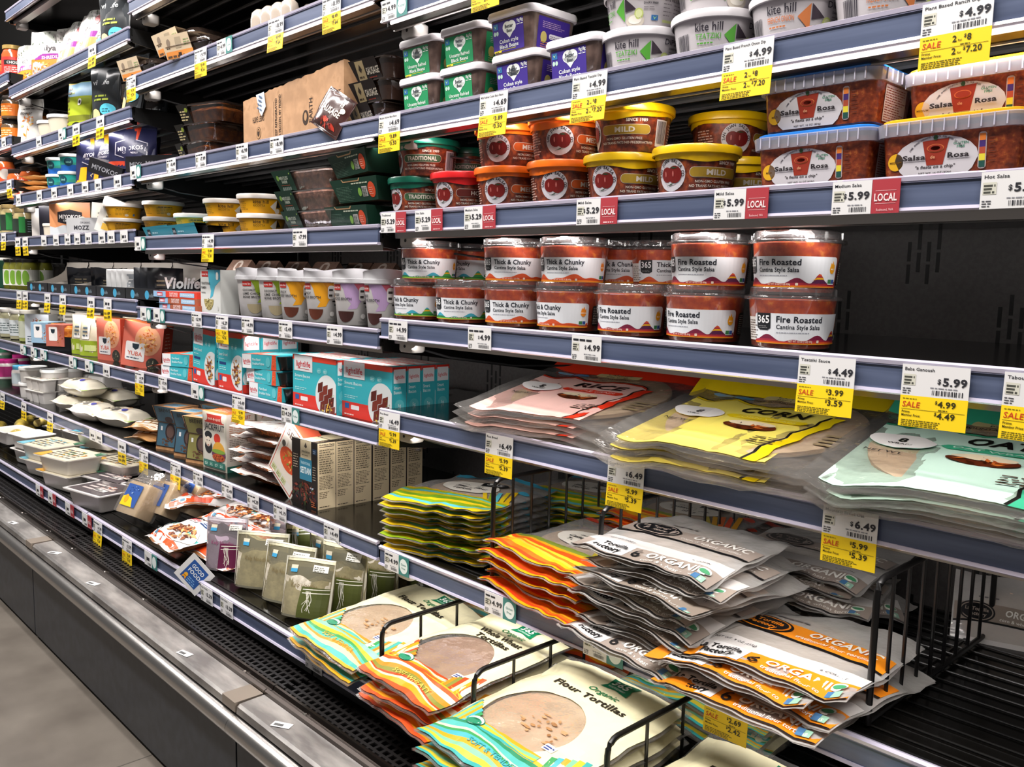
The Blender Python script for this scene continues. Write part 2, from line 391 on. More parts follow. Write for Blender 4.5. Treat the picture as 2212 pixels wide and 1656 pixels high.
# bottom decks
def make_deck():
    t = empty('bottom_deck')
    b = MB(); b.box(.004, 1.216, -.148, .525, -.026, -.006, BLKG)
    for i in range(20): b.box(.004, 1.216, -.13+.034*i, -.1275+.034*i, -.006, -.0045, M('#141312', .3))
    b.box(.003, 1.217, -.150, -.141, -.058, .001, BLK); b.build('deck', t, smooth=0)
    b = MB(); b.ext([(-.156, -RH+.003), (-.154, -.003), (-.150, -.003), (-.150, -RH+.003)], .006, 1.214, INS); b.build('label_strip', t, smooth=0)
    b = MB(); b.ext([(-.158, -.005), (-.1575, -.001), (-.152, .0012), (-.147, 0), (-.150, -.0055)], .004, 1.216, LIP)
    b.ext([(-.158, -RH+.0045), (-.1595, -RH+.001), (-.156, -RH-.0008), (-.150, -RH), (-.150, -RH+.005)], .004, 1.216, LIP); b.build('rail_lip', t, smooth=30)
    return t
for i, (bay, x) in enumerate(BAYS.items()):
    put('deck', make_deck, (x, 0, Z['F']), 'black slatted bottom deck of the case, '+['under the tortilla bags', 'under the noodle pouches', 'under the white tofu trays', 'farthest along the aisle'][i], 'bottom deck', 'bottom decks of the cases')
# lamps in the canopy above the open front
for bay, x in BAYS.items(): area('canopy_lamp', (x+.61, -.42, 2.45), 1.15, .06, 16, (0, .12, -1), (1, .96, .93))

# ------------------------------------------------------------------ wire dividers
def make_divider(h, L, n):
    def f():
        t = empty('wire_divider'); B = M('#0d0c0c', .3)
        b = MB(); r = .02; path = [(0, 0, 0), (0, 0, h-r)]+[(0, r-r*math.cos(a), h-r+r*math.sin(a)) for a in (PI/8, PI/4, 3*PI/8)]+[(0, r, h), (0, L-.01, h), (0, L, h-.01), (0, L, 0)]
        b.tube(path, .0042, B, 10); b.tube([(0, .0, .004), (0, L, .004)], .004, B); b.build('frame', t)
        for i in range(1, n): b = MB(); y = L*i/n; b.tube([(0, y, 0), (0, y, h)], .0026, B, 7); b.build('rod', t)
        return t
    return f
def divider(k, x, y, z, h, L, n, lab): put('div%s' % k, make_divider(h, L, n), (x, y, z), lab, 'wire divider', 'wire dividers between the tortillas')
# ------------------------------------------------------------------ price tags
TAGS = {}
def make_tag(k, p, nm, s1, s2, far, W):
    h = .037 if 'Y' not in k else .034
    b = MB(); b.box(-W/2, W/2, -.0008, 0, -h, 0, PAPER)
    a = Art(); I = '#2a2a30'; L, Rr = -W/2+.002, W/2-.002
    if far:
        a.fine(L+.012, -h+.014, Rr-.002, -h+.024, 1, I, 1, 3, .8); a.rect(L+.002, -h+.010, L+.012, -h+.026, '#c9c7bd', 1); a.bars(-W*.05, -h+.003, Rr-.002, -h+.009, I, 1, 2, 6)
    else:
        if nm: a.text(nm, L+.001, -.0066, .0034, I, 1, bold=.6, w=min(W*.8, .0026*len(nm)))
        else: a.fine(L+.001, -.008, Rr-.012, -.003, 1, I, 1, 5, .6)
        a.rect(L, -.0225, L+.013, -.0105, '#cfcdbf', 1); a.fine(L+.001, -.0215, L+.012, -.0115, 3, '#4a4a44', 2, 2, .6)
        if p: a.text('$', Rr-.030, -.0190, .0052, I, 2, bold=1); a.text(p, Rr-.0245, -.0205, .0082, I, 2, bold=1.4, w=.0245)
        a.bars(-.002, -h+.0025, Rr-.003, -h+.0078, I, 1, 4, 18); a.fine(L, -h+.002, L+.012, -h+.0095, 3, '#55555a', 1, 7, .5); a.fine(-.004, -h+.0095, Rr-.004, -h+.012, 1, '#8a8a90', 1, 9, .5)
    a.emit(b, flat((0, -.0008, 0), (1, 0, 0), (0, 0, 1)), d=.00015)
    o = b.build('price_tag', smooth=0)
    if 'Y' in k:
        b = MB(); H = .034; b.box(-W/2, W/2, -.0008, 0, -H, 0, YEL); a = Art(); I = '#33300e'
        if far: a.fine(L+.002, -H+.006, Rr-.002, -.003, 2, '#8d7414', 1, 3, .5); a.fine(.004, -.012, Rr-.004, -.005, 1, I, 2, 4, .8); a.fine(.004, -.024, Rr-.004, -.017, 1, I, 2, 4, .8)
        else:
            a.rect(L, -.0150, Rr, -.0146, '#6d6314', 1); a.text('SALE', L+.001, -.0125, .0060, '#c23a1e', 2, bold=.3, ital=.4, w=.019)
            a.text('Prime', L+.001, -.0188, .0025, I, 2, bold=.8); a.text('Member Price:', L+.001, -.0226, .0025, I, 2, bold=.8, w=.020)
            for s, y in ((s1, -.0098), (s2, -.0222)):
                if not s: continue
                if 'for' in s:
                    q = s.split(' for ')[1]; a.text('2', -.002, y, .0062, I, 2, bold=1); a.text('for', .0036, y, .0022, I, 2); a.text('$', .0092, y+.003, .0034, I, 2); a.text(q, .0122, y, .0062, I, 2, bold=1, w=.0038*len(q) if len(q) > 1 else None)
                else: a.text('$', .0022, y+.003, .0034, I, 2); a.text(s, .0050, y, .0064, I, 2, bold=1, w=.0185)
            a.fine(L+.001, -.0040, L+.020, -.0018, 1, '#8a7c14', 1, 4, .5); a.fine(.006, -.0138, .018, -.0118, 1, '#6d6314', 1, 3, .6)
            a.fine(L+.001, -H+.001, Rr-.012, -H+.0085, 4, '#6d6314', 1, 8, .5)
        a.emit(b, flat((0, -.0008, 0), (1, 0, 0), (0, 0, 1)), d=.00015); c = b.build('sale_strip', o, (0, 0, -h), smooth=0); c['label'] = 'yellow sale strip'
    for ch, col, txt in (('L', '#a8323c', 'LOCAL'), ('K', '#3b7d78', 'Kosher'), ('G', '#3b7d78', 'Gluten Free')):
        if ch in k:
            w = .031; b = MB(); b.box(0, w, -.0009, 0, -h, 0, col); a = Art()
            if ch == 'L':
                a.text(txt, w/2, -.0235, .0080, '#f4dede', 2, 1.2, 0, 1, w=.025)
                for y in (-.0125, -.0265): a.rect(.004, y, w-.004, y+.0004, '#e3b5b8', 1)
                a.text('Redmond, WA', w/2, -h+.0025, .0028, '#e3b5b8', 2, .3, 0, 1, w=.019) if p == '5.99' else a.fine(.006, -h+.002, w-.006, -h+.005, 1, '#e3b5b8', 1, 2, .6)
            else:
                a.ell(w/2, -h/2, .0125, .0145, '#dfe8e6', 1, 24)
                if not far:
                    if ch == 'K': a.text(txt, w/2, -h/2-.002, .0046, '#3b7d78', 2, .3, 0, 1, w=.019)
                    else: a.text('Gluten', w/2, -h/2+.001, .0042, '#3b7d78', 2, .3, 0, 1, w=.016); a.text('Free', w/2, -h/2-.006, .0042, '#3b7d78', 2, .3, 0, 1, w=.011)
            a.emit(b, flat((0, -.0009, 0), (1, 0, 0), (0, 0, 1)), d=.00015); c = b.build({'L': 'local_card', 'K': 'kosher_card', 'G': 'diet_card'}[ch], o, (W/2+.0005, 0, 0), smooth=0); c['label'] = 'dark red card' if ch == 'L' else 'teal card with a white oval'
    return o
TAGLIST = []
def tags(t, items, y=-.0040):
    """items: (pixel column, kind, price, name, sale prices)"""
    for it in items: TAGLIST.append((t, y)+tuple(it)+(None,)*(6-len(it)))
def place_tags():
    by = {}
    for q in TAGLIST: by.setdefault(q[0], []).append(q)
    for t, qs in by.items():
        qs.sort(key=lambda q: q[2])
        for i, (t, y, u, k, p, nm, s1, s2) in enumerate(qs):
            z = Z.get(t, Z['F']); far = not p; W = .066 if 'Y' in k else .058 if not set('LKG') & set(k) else .046
            if t in 'AC' and 'Y' in k and u > 1500: W = .070
            X = XU(u, y, z-.02); zt = z-.001 if 'Y' not in k else z-.0025
            o = make_tag(k, p, nm, s1, s2, far, W); dz = R.uniform(-2, 2)
            if set('LKG') & set(k): X -= .013
            o.location = (X, y, zt); o.rotation_euler = (math.radians(-2 if 'Y' in k else 0), math.radians(dz*.3), 0)
            for c in o.children:
                if c.name.startswith('sale_strip'): c.rotation_euler = (math.radians(R.uniform(-4, 5)), 0, 0)
            d = ('yellow sale tag' if 'Y' in k else 'red LOCAL tag' if 'L' in k else 'teal carded price tag' if set('KG') & set(k) else 'white price tag')+(' reading $'+p if p else '')
            n = len(qs); pos = 'only tag' if n == 1 else 'leftmost tag' if i == 0 else 'rightmost tag' if i == n-1 else ORD[i]+' tag from left'
            tag(o, d+', '+pos+' on the '+SN[t], 'price tag', 'price tags on the '+SN[t])
tags('T0', [(850, 'WK', '4.99'), (1050, 'WY', '4.99', None, '2 for 8', '2 for 7.20')])
tags('A', [(842, 'WY', '4.69', 'Medium Refried Black Beans', '3.89', '3.50'), (1067, 'WY', '4.69', 'Mild Refried Cuban Black Beans', '3.89', '3.50'), (1274, 'WY', '4.99', 'Plant Based Tzatziki Dip', '2 for 8', '2 for 7.20'),
           (1616, 'WY', '4.99', 'Plant Based French Onion Dip', '2 for 8', '2 for 7.20'), (2067, 'WY', '4.99', 'Plant Based Ranch Dip', '2 for 8', '2 for 7.20')])
tags('B', [(848, 'WL', '5.29', 'Traditional'), (924, 'WL', '5.29', 'Hot Salsa'), (1034, 'WL', '5.29', 'Medium Salsa'), (1286, 'WL', '5.29', 'Mild Salsa'), (1596, 'WL', '5.99', 'Mild Salsa'), (1864, 'WL', '5.99', 'Medium Salsa'), (2186, 'W', '5.99', 'Hot Salsa')])
tags('C', [(860, 'W', '4.99'), (1036, 'W', '4.99'), (1267, 'W', '4.99'), (1785, 'WY', '4.49', 'Tzatziki Sauce', '3.99', '3.59'), (2020, 'WY', '5.99', 'Baba Ganoush', '4.99', '4.49'), (2252, 'WY', '5.99', 'Tabouli', '4.99', '4.49')])
tags('D', [(842, 'WY', '6.49', 'Rice Bread', '5.99', '5.39'), (1079, 'WY', '6.49', 'Rice Bread', '5.99', '5.39'), (1352, 'WY', '6.49', 'Corn Bread', '5.99', '5.39'), (1836, 'WY', '6.49', 'Mountain Bread Oat', '5.99', '5.39')])
tags('E', [(855, 'WG', '4.99'), (1078, 'WG', '4.99'), (1300, 'WK', '3.69'), (1571, 'WY', '2.99', None, '2.69', '2.42')])
tags('F', [(678, 'W', '3.39'), (880, 'W', '2.29', 'Organic Wheat Tortillas'), (1040, 'W', '2.29')], -.1600)
tags('M0', [(284, 'WY', '6.99', None, '5.99', '5.39'), (434, 'WY', '9.99', None, '5.49', '9.34'), (484, 'WK', '4.99'), (597, 'WY', '8.99', None, '8.49', '7.64'), (717, 'WY', '8.99', None, '8.49', '7.64')])
tags('M1', [(292, 'WK', ''), (370, 'W', '8.49'), (434, 'W', '7.99'), (523, 'W', '6.99'), (598, 'W', '8.99')])
tags('M2', [(302, 'WK', ''), (450, 'WY', '4.99', None, '3.89', '3.50'), (648, 'W', '7.99')])
tags('M3', [(314, 'WK', ''), (343, 'WK', ''), (425, 'W', '5.99'), (480, 'WY', '6.29', None, '5.29', '4.76'), (535, 'W', '4.99'), (617, 'W', '5.49'), (723, 'W', '4.99')])
tags('M4', [(302, 'WY', '4.99', None, '3.49', '3.14'), (352, 'W', '7.99'), (426, 'WK', ''), (516, 'WY', '4.49', None, '3.99', '3.59'), (626, 'WK', '4.29')])
tags('M5', [(311, 'WY', '5.99', None, '3.89', '3.50'), (380, 'WY', '5.99', None, '3.89', '3.50'), (428, 'W', '4.99'), (491, 'W', '5.49'), (547, 'W', '4.29'), (605, 'W', '4.19'), (716, 'W', '4.49')])
tags('G', [(212, 'WY', '4.99', None, '3.89', '3.50'), (275, 'WY', '3.79', None, '2.69', '2.42'), (325, 'WK', ''), (447, 'W', '3.39', 'Kelp Noodles'), (490, 'W', '3.39', 'Kelp Noodles')], -.1600)
tags('H', [(85, 'WL', ''), (112, 'WL', ''), (150, 'WL', ''), (187, 'WL', '')], -.1600)
tags('L0', [(200, 'WY', '')]); tags('L1', [(84, 'W', ''), (134, 'WK', ''), (165, 'WY', ''), (217, 'WY', '')])
tags('L2', [(40, 'W', ''), (85, 'W', ''), (117, 'W', ''), (152, 'W', ''), (184, 'W', ''), (212, 'W', ''), (254, 'W', '')])
tags('L3', [(39, 'WY', ''), (55, 'WY', ''), (95, 'W', ''), (121, 'W', ''), (146, 'W', ''), (167, 'W', ''), (191, 'W', ''), (220, 'W', ''), (240, 'W', ''), (268, 'W', '')])
tags('L4', [(42, 'WY', ''), (55, 'WY', ''), (103, 'WY', ''), (136, 'WY', ''), (197, 'WY', ''), (233, 'WY', '')])
tags('L5', [(50, 'WK', ''), (73, 'WK', ''), (94, 'WK', ''), (157, 'WK', ''), (192, 'WK', ''), (230, 'W', '')])
tags('L6', [(52, 'WY', ''), (109, 'WY', ''), (200, 'W', ''), (214, 'W', ''), (264, 'WY', '')])
tags('Kb', [(8, 'W', '')]); tags('Kc', [(20, 'WY', '')]); tags('Kd', [(8, 'WY', '')]); tags('Kg', [(6, 'WY', '')])
place_tags()
# ------------------------------------------------------------------ tubs of the near bay
def face(x, y): return math.atan2(CAM.y-y, CAM.x-x)+PI/2
def salsa(n, a, b_, c): return noisy(n, a, b_, 95, .3, .6, c, .25, .38, .55)
BEAN = noisy('refried_bean', '#584640', '#705b53', 60, .3, .5)
def make_bean(col, t1, t2, num):
    def f():
        t = empty('bean_tub'); b = MB()
        b.rrect([(.044, .044, 0), (.0465, .0465, .003), (.0525, .0525, .061)], BEAN, .013); b.build('tub', t)
        b = MB(); b.rrect([(.0535, .0535, .055), (.056, .056, .056), (.0568, .0568, .063), (.0555, .0555, .067), (.052, .052, .0675), (.050, .050, .0655), (.0, .0, .0655)], M('#ded8dc', .4), .015); b.build('lid', t)
        for nm in ('front_label', 'side_label'):
            a = Art(); x0, x1 = -.041, .031
            if nm[0] == 'f':
                a.rrect(x0, .004, x1, .052, .002, col, 0); W_ = '#eef2ee'
                a.ell(-.0065, .0405, .0105, .009, W_, 1); a.ell(.0035, .0405, .0105, .009, W_, 1); a.fan([(-.0165, .039), (-.0015, .0235), (.0135, .039)], W_, 1)
                a.text('Better', -.002, .0395, .0055, '#2c3440', 2, 1, 0, 1, w=.019); a.text('Bean', -.0015, .0325, .0052, '#2c3440', 2, 1, 0, 1, w=.012)
                a.text(num, .0195, .045, .0045, W_, 1, 1, 0, 1); a.text('8g', .0275, .045, .0045, W_, 1, 1, 0, 1); a.rect(.0232, .040, .0236, .0495, W_)
                a.fine(.016, .0405, .022, .043, 1, W_, 1, 2); a.fine(.0250, .0405, .030, .043, 1, W_, 1, 2)
                a.text(t1, -.004, .0175, .0058, W_, 1, .6, 0, 1, w=.052 if len(t1) > 12 else .044); a.text(t2, -.004, .0095, .0058, W_, 1, .6, 0, 1, w=.044)
                a.fine(-.030, .0068, .024, .0085, 1, '#c9c22e', 1, 3, .6); a.rect(-.039, .0042, -.022, .0072, '#ecd93a', 1); a.fine(-.037, .0048, -.024, .0066, 1, '#333318', 2)
                a.rect(-.039, .040, -.028, .049, '#2e6fa8', 1); a.poly([(-.037, .047), (-.034, .042), (-.030, .0485), (-.0335, .0445)], '#9fd0a0', 2)
                a.ell(-.036, .034, .0028, .0034, '#b9d6c8', 1); a.ell(-.030, .034, .0028, .0034, '#b9d6c8', 1)
                m = flat((0, -.0462, 0), (1, 0, 0), (0, -.1035, .9946))
            else:
                a.rrect(-.036, .004, .036, .052, .002, col, 0); a.fine(-.026, .036, .026, .047, 4, '#c5a9c4', 1, 3, .3); a.ell(-.022, .021, .007, .009, '#c8b86a', 1)
                a.rrect(-.010, .020, .028, .028, .003, '#e6e2ea', 1); a.fine(-.008, .021, .026, .027, 2, '#5a4a7a', 2, 2, .3); a.fine(-.028, .006, .028, .0165, 3, '#c87a4a' if col != '#23905a' else '#b8cf7a', 1, 5, .35)
                m = flat((.0462, 0, 0), (0, 1, 0), (.1035, 0, .9946))
            b = MB(); a.emit(b, m); b.build(nm, t, smooth=0)
        return t
    return f
make_green = make_bean('#23905a', 'Uncanny Refried', 'Black Beans', '8g'); make_purple = make_bean('#3f2a8a', 'Cuban style', 'Black Beans', '9g')
for u, y, lv, c, lab in [(856, .085, 0, 'g', 'green-label bean tub under the leftmost one, beside the sausage trays'), (856, .085, 1, 'g', 'green-label bean tub on top of the leftmost bean stack'),
                         (943, .085, 0, 'g', 'green-label bean tub at the bottom of the second bean stack'), (944, .085, 1, 'g', 'green-label bean tub on top of the second bean stack'),
                         (1055, .085, 0, 'p', 'purple-label bean tub under the highest bean tub'), (1046, .080, 1, 'p', 'purple-label bean tub standing highest, showing its purple side label'), (1171, .080, 0, 'p', 'single purple-label bean tub beside the white dip tubs'),
                         (856, .205, 0, 'g', 'green-label bean tub in the back, behind the leftmost stack'), (944, .205, 0, 'g', 'green-label bean tub in the back, behind the second stack')]:
    z = Z['A']-.002+.0678*lv; X = XU(u, y-.056, z+.063)+.057
    put('bean'+c, make_green if c == 'g' else make_purple, (X, y, z), lab, 'bean tub', 'square bean tubs', rz=R.uniform(-.02, .02))

def round_tub(name, rb, rtop, h, rl, hl, body, lidm, art=None, lid_prof=None, extra=None, labname='label', wrap=None, n=44):
    def f():
        t = empty(name); b = MB(); b.lathe([(rb-.003, 0), (rb, .002), (rtop, h)], body, n); b.build('tub', t)
        b = MB(); b.lathe(lid_prof or [(rl-.0015, h-.004), (rl, h-.003), (rl+.0008, h+hl-.003), (rl-.001, h+hl), (rl-.004, h+hl+.0003), (rl-.006, h+hl-.0045), (0, h+hl-.0045)], lidm, n, cap0=False, cap1=False); b.build('lid', t)
        if art: b = MB(); art.emit(b, cyl(rb+.0002, rtop+.0002, 0, h), .006, rough=.38); b.build(labname, t, smooth=0)
        if extra: extra(t)
        return t
    return f
# white dip tubs
def kite_art(c, name, tri):
    a = Art(); I = '#34303a'
    a.text('kite hill', -.052, .0345, .0105, I, 1, .4, 0, w=.036); a.text(name, -.052, .0245, .0068, c, 1, .5, 0, w=.034); a.fine(-.050, .0185, -.022, .0215, 1, c, 1, 4, .6)
    a.fan([(-.014, .0285), (.001, .043), (.001, .012)], c, 1); a.fan([(.0025, .043), (.019, .0275), (.0025, .0245)], '#3a2f3a', 1)
    a.ell(.017, .012, .014, .009, '#cfc6b8', 1); a.ell(.017, .0135, .010, .006, '#efe9de', 2); a.ell(.023, .021, .0065, .0075, '#c9d67a', 2); a.ell(.023, .021, .0048, .0055, '#e2e9ae', 3)
    a.text('DIPS', .022, .0395, .0075, I, 1, .2, 0); a.text('DAIRY FREE', .030, .0335, .0026, I, 1, 1); a.fine(.030, .026, .046, .032, 2, '#8a8488', 1, 5, .4)
    a.rect(.041, .012, .051, .019, '#2f6aa8', 1); a.poly([(.043, .018), (.0455, .013), (.050, .0185), (.046, .0155)], '#8cc08c', 2)
    a.text('KITE HILL DIPS', .059, .0385, .0034, I, 1, .8); 
    for k in range(4): a.fine(.058, .034-.005*k, .072, .0362-.005*k, 1, '#8a8488', 1, k, .6); a.fine(.076, .034-.005*k, .092, .0362-.005*k, 1, '#8a8488', 1, k+9, .6)
    a.rect(.058, .010, .092, .0135, '#c5cf8a', 1); a.bars(-.085, .012, -.062, .034, I, 1, 3, 14)
    return a
DIP = M('#c6c0c3', .38)
make_tz = round_tub('dip_tub', .049, .0575, .054, .0615, .008, DIP, M('#cdc9cc', .35), kite_art('#58a83c', 'TZATZIKI', 0))
make_fo = round_tub('dip_tub', .049, .0575, .054, .0615, .008, DIP, M('#cdc9cc', .35), kite_art('#cf7a45', 'FRENCH ONION', 0))
make_gr = round_tub('dip_tub', .049, .0575, .054, .0615, .008, M('#7cc142', .38), M('#8fd04e', .35), kite_art('#3f7f2a', 'RANCH', 0))
for u, y, lv, c, off, lab in [(1390, .085, 0, 'tz', 10, 'white cucumber dip tub at the bottom of the leftmost dip stack'), (1396, .085, 1, 'tz', -35, 'white cucumber dip tub in the middle of the leftmost dip stack'), (1396, .085, 2, 'gr', -60, 'bright green dip tub at the top edge of the picture'),
                              (1548, .085, 0, 'tz', 26, 'white cucumber dip tub at the bottom of the second dip stack'), (1556, .085, 1, 'tz', 8, 'white cucumber dip tub on top of the second dip stack'),
                              (1726, .085, 0, 'fo', 14, 'white onion dip tub at the bottom of the orange-triangle stack'), (1728, .085, 1, 'fo', 10, 'white onion dip tub on top of the orange-triangle stack'), (1915, .085, 0, 'fo', 34, 'white onion dip tub rightmost in the row, behind the ranch dip tag')]:
    z = Z['A']-.002+.0590*lv; X = XU(u, y, z+.058)
    put('dip'+c, dict(tz=make_tz, fo=make_fo, gr=make_gr)[c], (X, y, z), lab, 'dip tub', 'round dip tubs on the top shelf', rz=face(X, y)+math.radians(off))

# round salsa tubs with coloured lids
SJ = salsa('brown_salsa', '#4a2018', '#7a3520', '#a04c26')
def sj_art(col, t, tc='#d8cfc2'):
    a = Art(); s = -.046                                                     # round emblem with two tomatoes
    a.ell(s, .030, .0225, .0225, '#cbc6cc', 0, 30); a.ell(s, .030, .0150, .0150, '#b9b0b4', 1, 24)
    a.arc('SAN JUAN SALSA CO.', s, .030, .0170, .0042, '#2c2428', 190, -20, 2)
    for x, r_ in ((-.006, .0098), (.0065, .0112)): a.ell(s+x, .030, r_, r_*1.05, '#6e1512', 2, 18); a.ell(s+x-.002, .031, .0012, .004, '#b0605a', 3, 8)
    for q in range(5): an = 90+q*40-80; a.fan([(s+.0055, .038), (s+.0055+.007*math.cos(math.radians(an)), .038+.004*math.sin(math.radians(an))), (s+.0065, .0395)], '#27422a', 3)
    a.fan([(s-.008, .014), (s+.004, .019), (s+.010, .0245), (s+.002, .0165)], '#24452c', 3)
    a.text('SINCE 1989', .022, .0435, .0042, tc, 1, 1)
    a.rrect(-.018, .0255, .058, .0395, .006, tc, 0); a.rrect(-.0174, .0261, .0574, .0389, .0056, col, 1); a.text(t, .020, .0290, .0070, tc, 2, 1.6, 0, al=1, w=.0075*len(t) if len(t) < 8 else .058)
    a.text('NON-GMO', -.010, .0185, .0034, tc, 1, .6); a.text('GLUTEN FREE', .016, .0185, .0034, tc, 1, .6); a.text('NO TRANS FATS', -.018, .0125, .0034, tc, 1, .6); a.text('NO PRESERVATIVES', .020, .0125, .0034, tc, 1, .6)
    a.rect(.068, .010, .090, .048, '#cfc6c8', 0); a.bars(.070, .014, .088, .046, '#3a3036', 1, 3, 16); a.fine(.096, .010, .110, .046, 9, '#c9a79a', 1, 5, .4); a.fine(-.11, .010, -.080, .046, 9, '#c9a79a', 1, 8, .4)
    return a
def make_sj(lid, col, t):
    lm = M(lid, .32, 0, .3)
    def skirt(tt):                                                            # shrink band hanging from the lid
        n = 60; r = random.Random(len(t)); ph = r.uniform(0, 6); b = MB()
        R0 = [(.0585*math.cos(2*PI*j/n), .0585*math.sin(2*PI*j/n), .058) for j in range(n)]
        R1 = [((.0572+.0006*math.sin(9*j))*math.cos(2*PI*j/n), (.0572+.0006*math.sin(9*j))*math.sin(2*PI*j/n), .050+.0030*math.sin(2*PI*j/n*2+ph)+.0012*math.sin(2*PI*j/n*5)) for j in range(n)]
        b.loft([R1, R0], lm, False, False); b.build('shrink_band', tt)
    return round_tub('salsa_tub', .050, .0565, .060, .0615, .0105, SJ, lm, sj_art(col, t), lid_prof=[(.0600, .0575), (.0625, .0585), (.0630, .0665), (.0615, .0695), (.058, .0702), (.0565, .0685), (0, .0685)], extra=skirt)
SJK = dict(t=make_sj('#0d6650', '#3c5a3c', 'TRADITIONAL'), h=make_sj('#d81e22', '#5e201a', 'HOT'), m=make_sj('#ee6f14', '#b8501c', 'MEDIUM'), y=make_sj('#f0c20c', '#a8882a', 'MILD'))
for u, y, lv, c, off, lab in [(908, .085, 0, 't', -14, 'dark green lidded salsa tub at the bottom, leftmost of the round salsa tubs'), (924, .085, 1, 't', -34, 'dark green lidded salsa tub on top, leftmost, its barcode showing'), (1010, .215, 1, 't', -30, 'dark green lidded salsa tub in the second row, behind the red lid'), (1012, .215, 0, 't', -20, 'dark green lidded salsa tub at the bottom of the second row'),
                              (1003, .085, 0, 'h', 4, 'red lidded salsa tub on the shelf'), (1102, .085, 0, 'm', 22, 'orange lidded salsa tub at the bottom beside the red lid'), (1104, .085, 1, 'm', 24, 'orange lidded salsa tub on top of the left orange stack'),
                              (1221, .085, 0, 'm', 30, 'orange lidded salsa tub at the bottom of the right orange stack'), (1224, .085, 1, 'm', 38, 'orange lidded salsa tub on top of the right orange stack'),
                              (1349, .085, 0, 'y', 14, 'yellow lidded salsa tub at the bottom of the yellow stack'), (1368, .085, 1, 'y', -34, 'yellow lidded salsa tub on top of the yellow stack, its barcode showing'), (1505, .085, 0, 'y', 10, 'yellow lidded salsa tub standing alone in the front row'),
                              (1600, .23, 0, 'y', 0, 'yellow lidded salsa tub at the bottom, behind the blue lidded boxes'), (1575, .23, 1, 'y', 62, 'yellow lidded salsa tub on top in the back, turned to its emblem')]:
    z = Z['B']-.002+.0690*lv; X = XU(u, y, z+.064)
    put('sj'+c, SJK[c], (X, y, z), lab, 'salsa tub', 'round salsa tubs with coloured lids', rz=face(X, y)+math.radians(off))

# square salsa boxes with ribbed clear rims
ROSA = noisy('red_salsa', '#5e2213', '#84381c', 160, .3, .6, '#a8602e', .2, .35, .6)
def make_rosa(lid):
    def f():
        t = empty('salsa_box'); b = MB(); b.rrect([(.066, .046, 0), (.069, .049, .003), (.073, .053, .060)], ROSA, .014); b.build('box', t)
        b = MB(); rim = M('#b9b6c6', .25, 0, .3); b.rrect([(.0735, .0535, .0535), (.0775, .0575, .0535), (.079, .059, .0690), (.077, .057, .0705), (.074, .054, .0705)], clear('rim_plastic', '#e4e2ee', .42, '#cdccd8', .4, .15), .018, k=6, cap0=False, cap1=False)
        for i in range(11):
            x = -.062+.0124*i
            for sy in (-1, 1): b.box(x-.0006, x+.0006, sy*.0588-.0008, sy*.0588+.0008, .055, .0695, rim)
        for i in range(7):
            y = -.040+.0134*i
            for sx in (-1, 1): b.box(sx*.0788-.0008, sx*.0788+.0008, y-.0006, y+.0006, .055, .0695, rim)
        b.build('ribbed_rim', t)
        b = MB(); b.rrect([(.0745, .0545, .067), (.0745, .0545, .0735), (.0725, .0525, .0748), (.069, .049, .0748), (.068, .048, .0735), (0, 0, .0735)], M(lid, .3, 0, .2), .017, k=6); b.build('lid', t)
        a = Art(); Wt = '#c3bec2'; I = '#2a2428'
        a.poly([(-.030+.044*math.cos(PI*i/10)*(1 if True else 1)+.020, .024+.027*math.sin(PI*i/10)) for i in range(11)]+[(-.048, .010), (-.042, .004), (.022, .004), (.028, .010)], Wt, 0)
        a.arc('SAME AWARD WINNING RECIPE FOR OVER 20 YEARS', -.010, .018, .031, .0020, '#55505a', 150, 30, 1, .5)
        a.fan([(-.024, .045), (.004, .047), (-.002, .016), (-.019, .016)], '#8e2c1a', 1)
        for r_ in (.009, .006, .003): a.ell(-.010, .036, r_, r_*.55, '#c86a3a', 2, 16); a.ell(-.010, .036, r_-.001, r_*.55-.0008, '#8e2c1a', 3, 16)
        a.ell(-.010, .0485, .0024, .003, '#2c4a2c', 3, 10); a.text('Salsa', -.045, .0235, .0058, I, 4, 1.8, 0, w=.025); a.text('Rosa', .003, .0235, .0058, I, 4, 1.8, 0, w=.022); a.text('de', -.015, .0240, .0036, '#c8906a', 4, 1)
        a.text('"a fiesta on a chip"', -.010, .0125, .0036, '#3a3436', 1, 1, .6, al=1, w=.042); a.text('NET WT. 16 OZ (454g)', -.010, .0058, .0024, '#4a4446', 1, .6, 0, al=1)
        a.text('GLUTEN', .016, .0385, .0028, '#3f8a6a', 1, .6, 0, al=1); a.text('FREE', .016, .0345, .0028, '#3f8a6a', 1, .6, 0, al=1); a.ell(-.053, .0225, .0085, .0105, '#d8a31c', 0, 20); a.text('MEDIUM' if lid[1] == 'f' else 'MILD', -.053, .021, .0024, '#6e4a10', 1, 1, 0, al=1)
        a.rrect(.0335, .008, .0415, .050, .003, '#b8a8a8', 0)
        for i, c in enumerate(('#1c4a42', '#d8c838', '#a84830', '#40286a', '#d87830')): a.rect(.0345, .0095+.0077*i, .0405, .0095+.0077*(i+1), c, 1)
        a.fine(.044, .016, .052, .048, 6, '#5a2a1c', 0, 4, .2)
        b = MB(); a.emit(b, flat((0, -.0494, 0), (1, 0, 0), (0, -.07, .9975))); b.build('front_label', t, smooth=0)
        a = Art(); a.rect(-.028, .006, .028, .052, '#c4b4b2', 0); a.fine(-.026, .008, .026, .051, 14, '#8a3428', 1, 6, .35); b = MB(); a.emit(b, flat((.0694, 0, 0), (0, 1, 0), (.07, 0, .9975))); b.build('side_label', t, smooth=0)
        return t
    return f
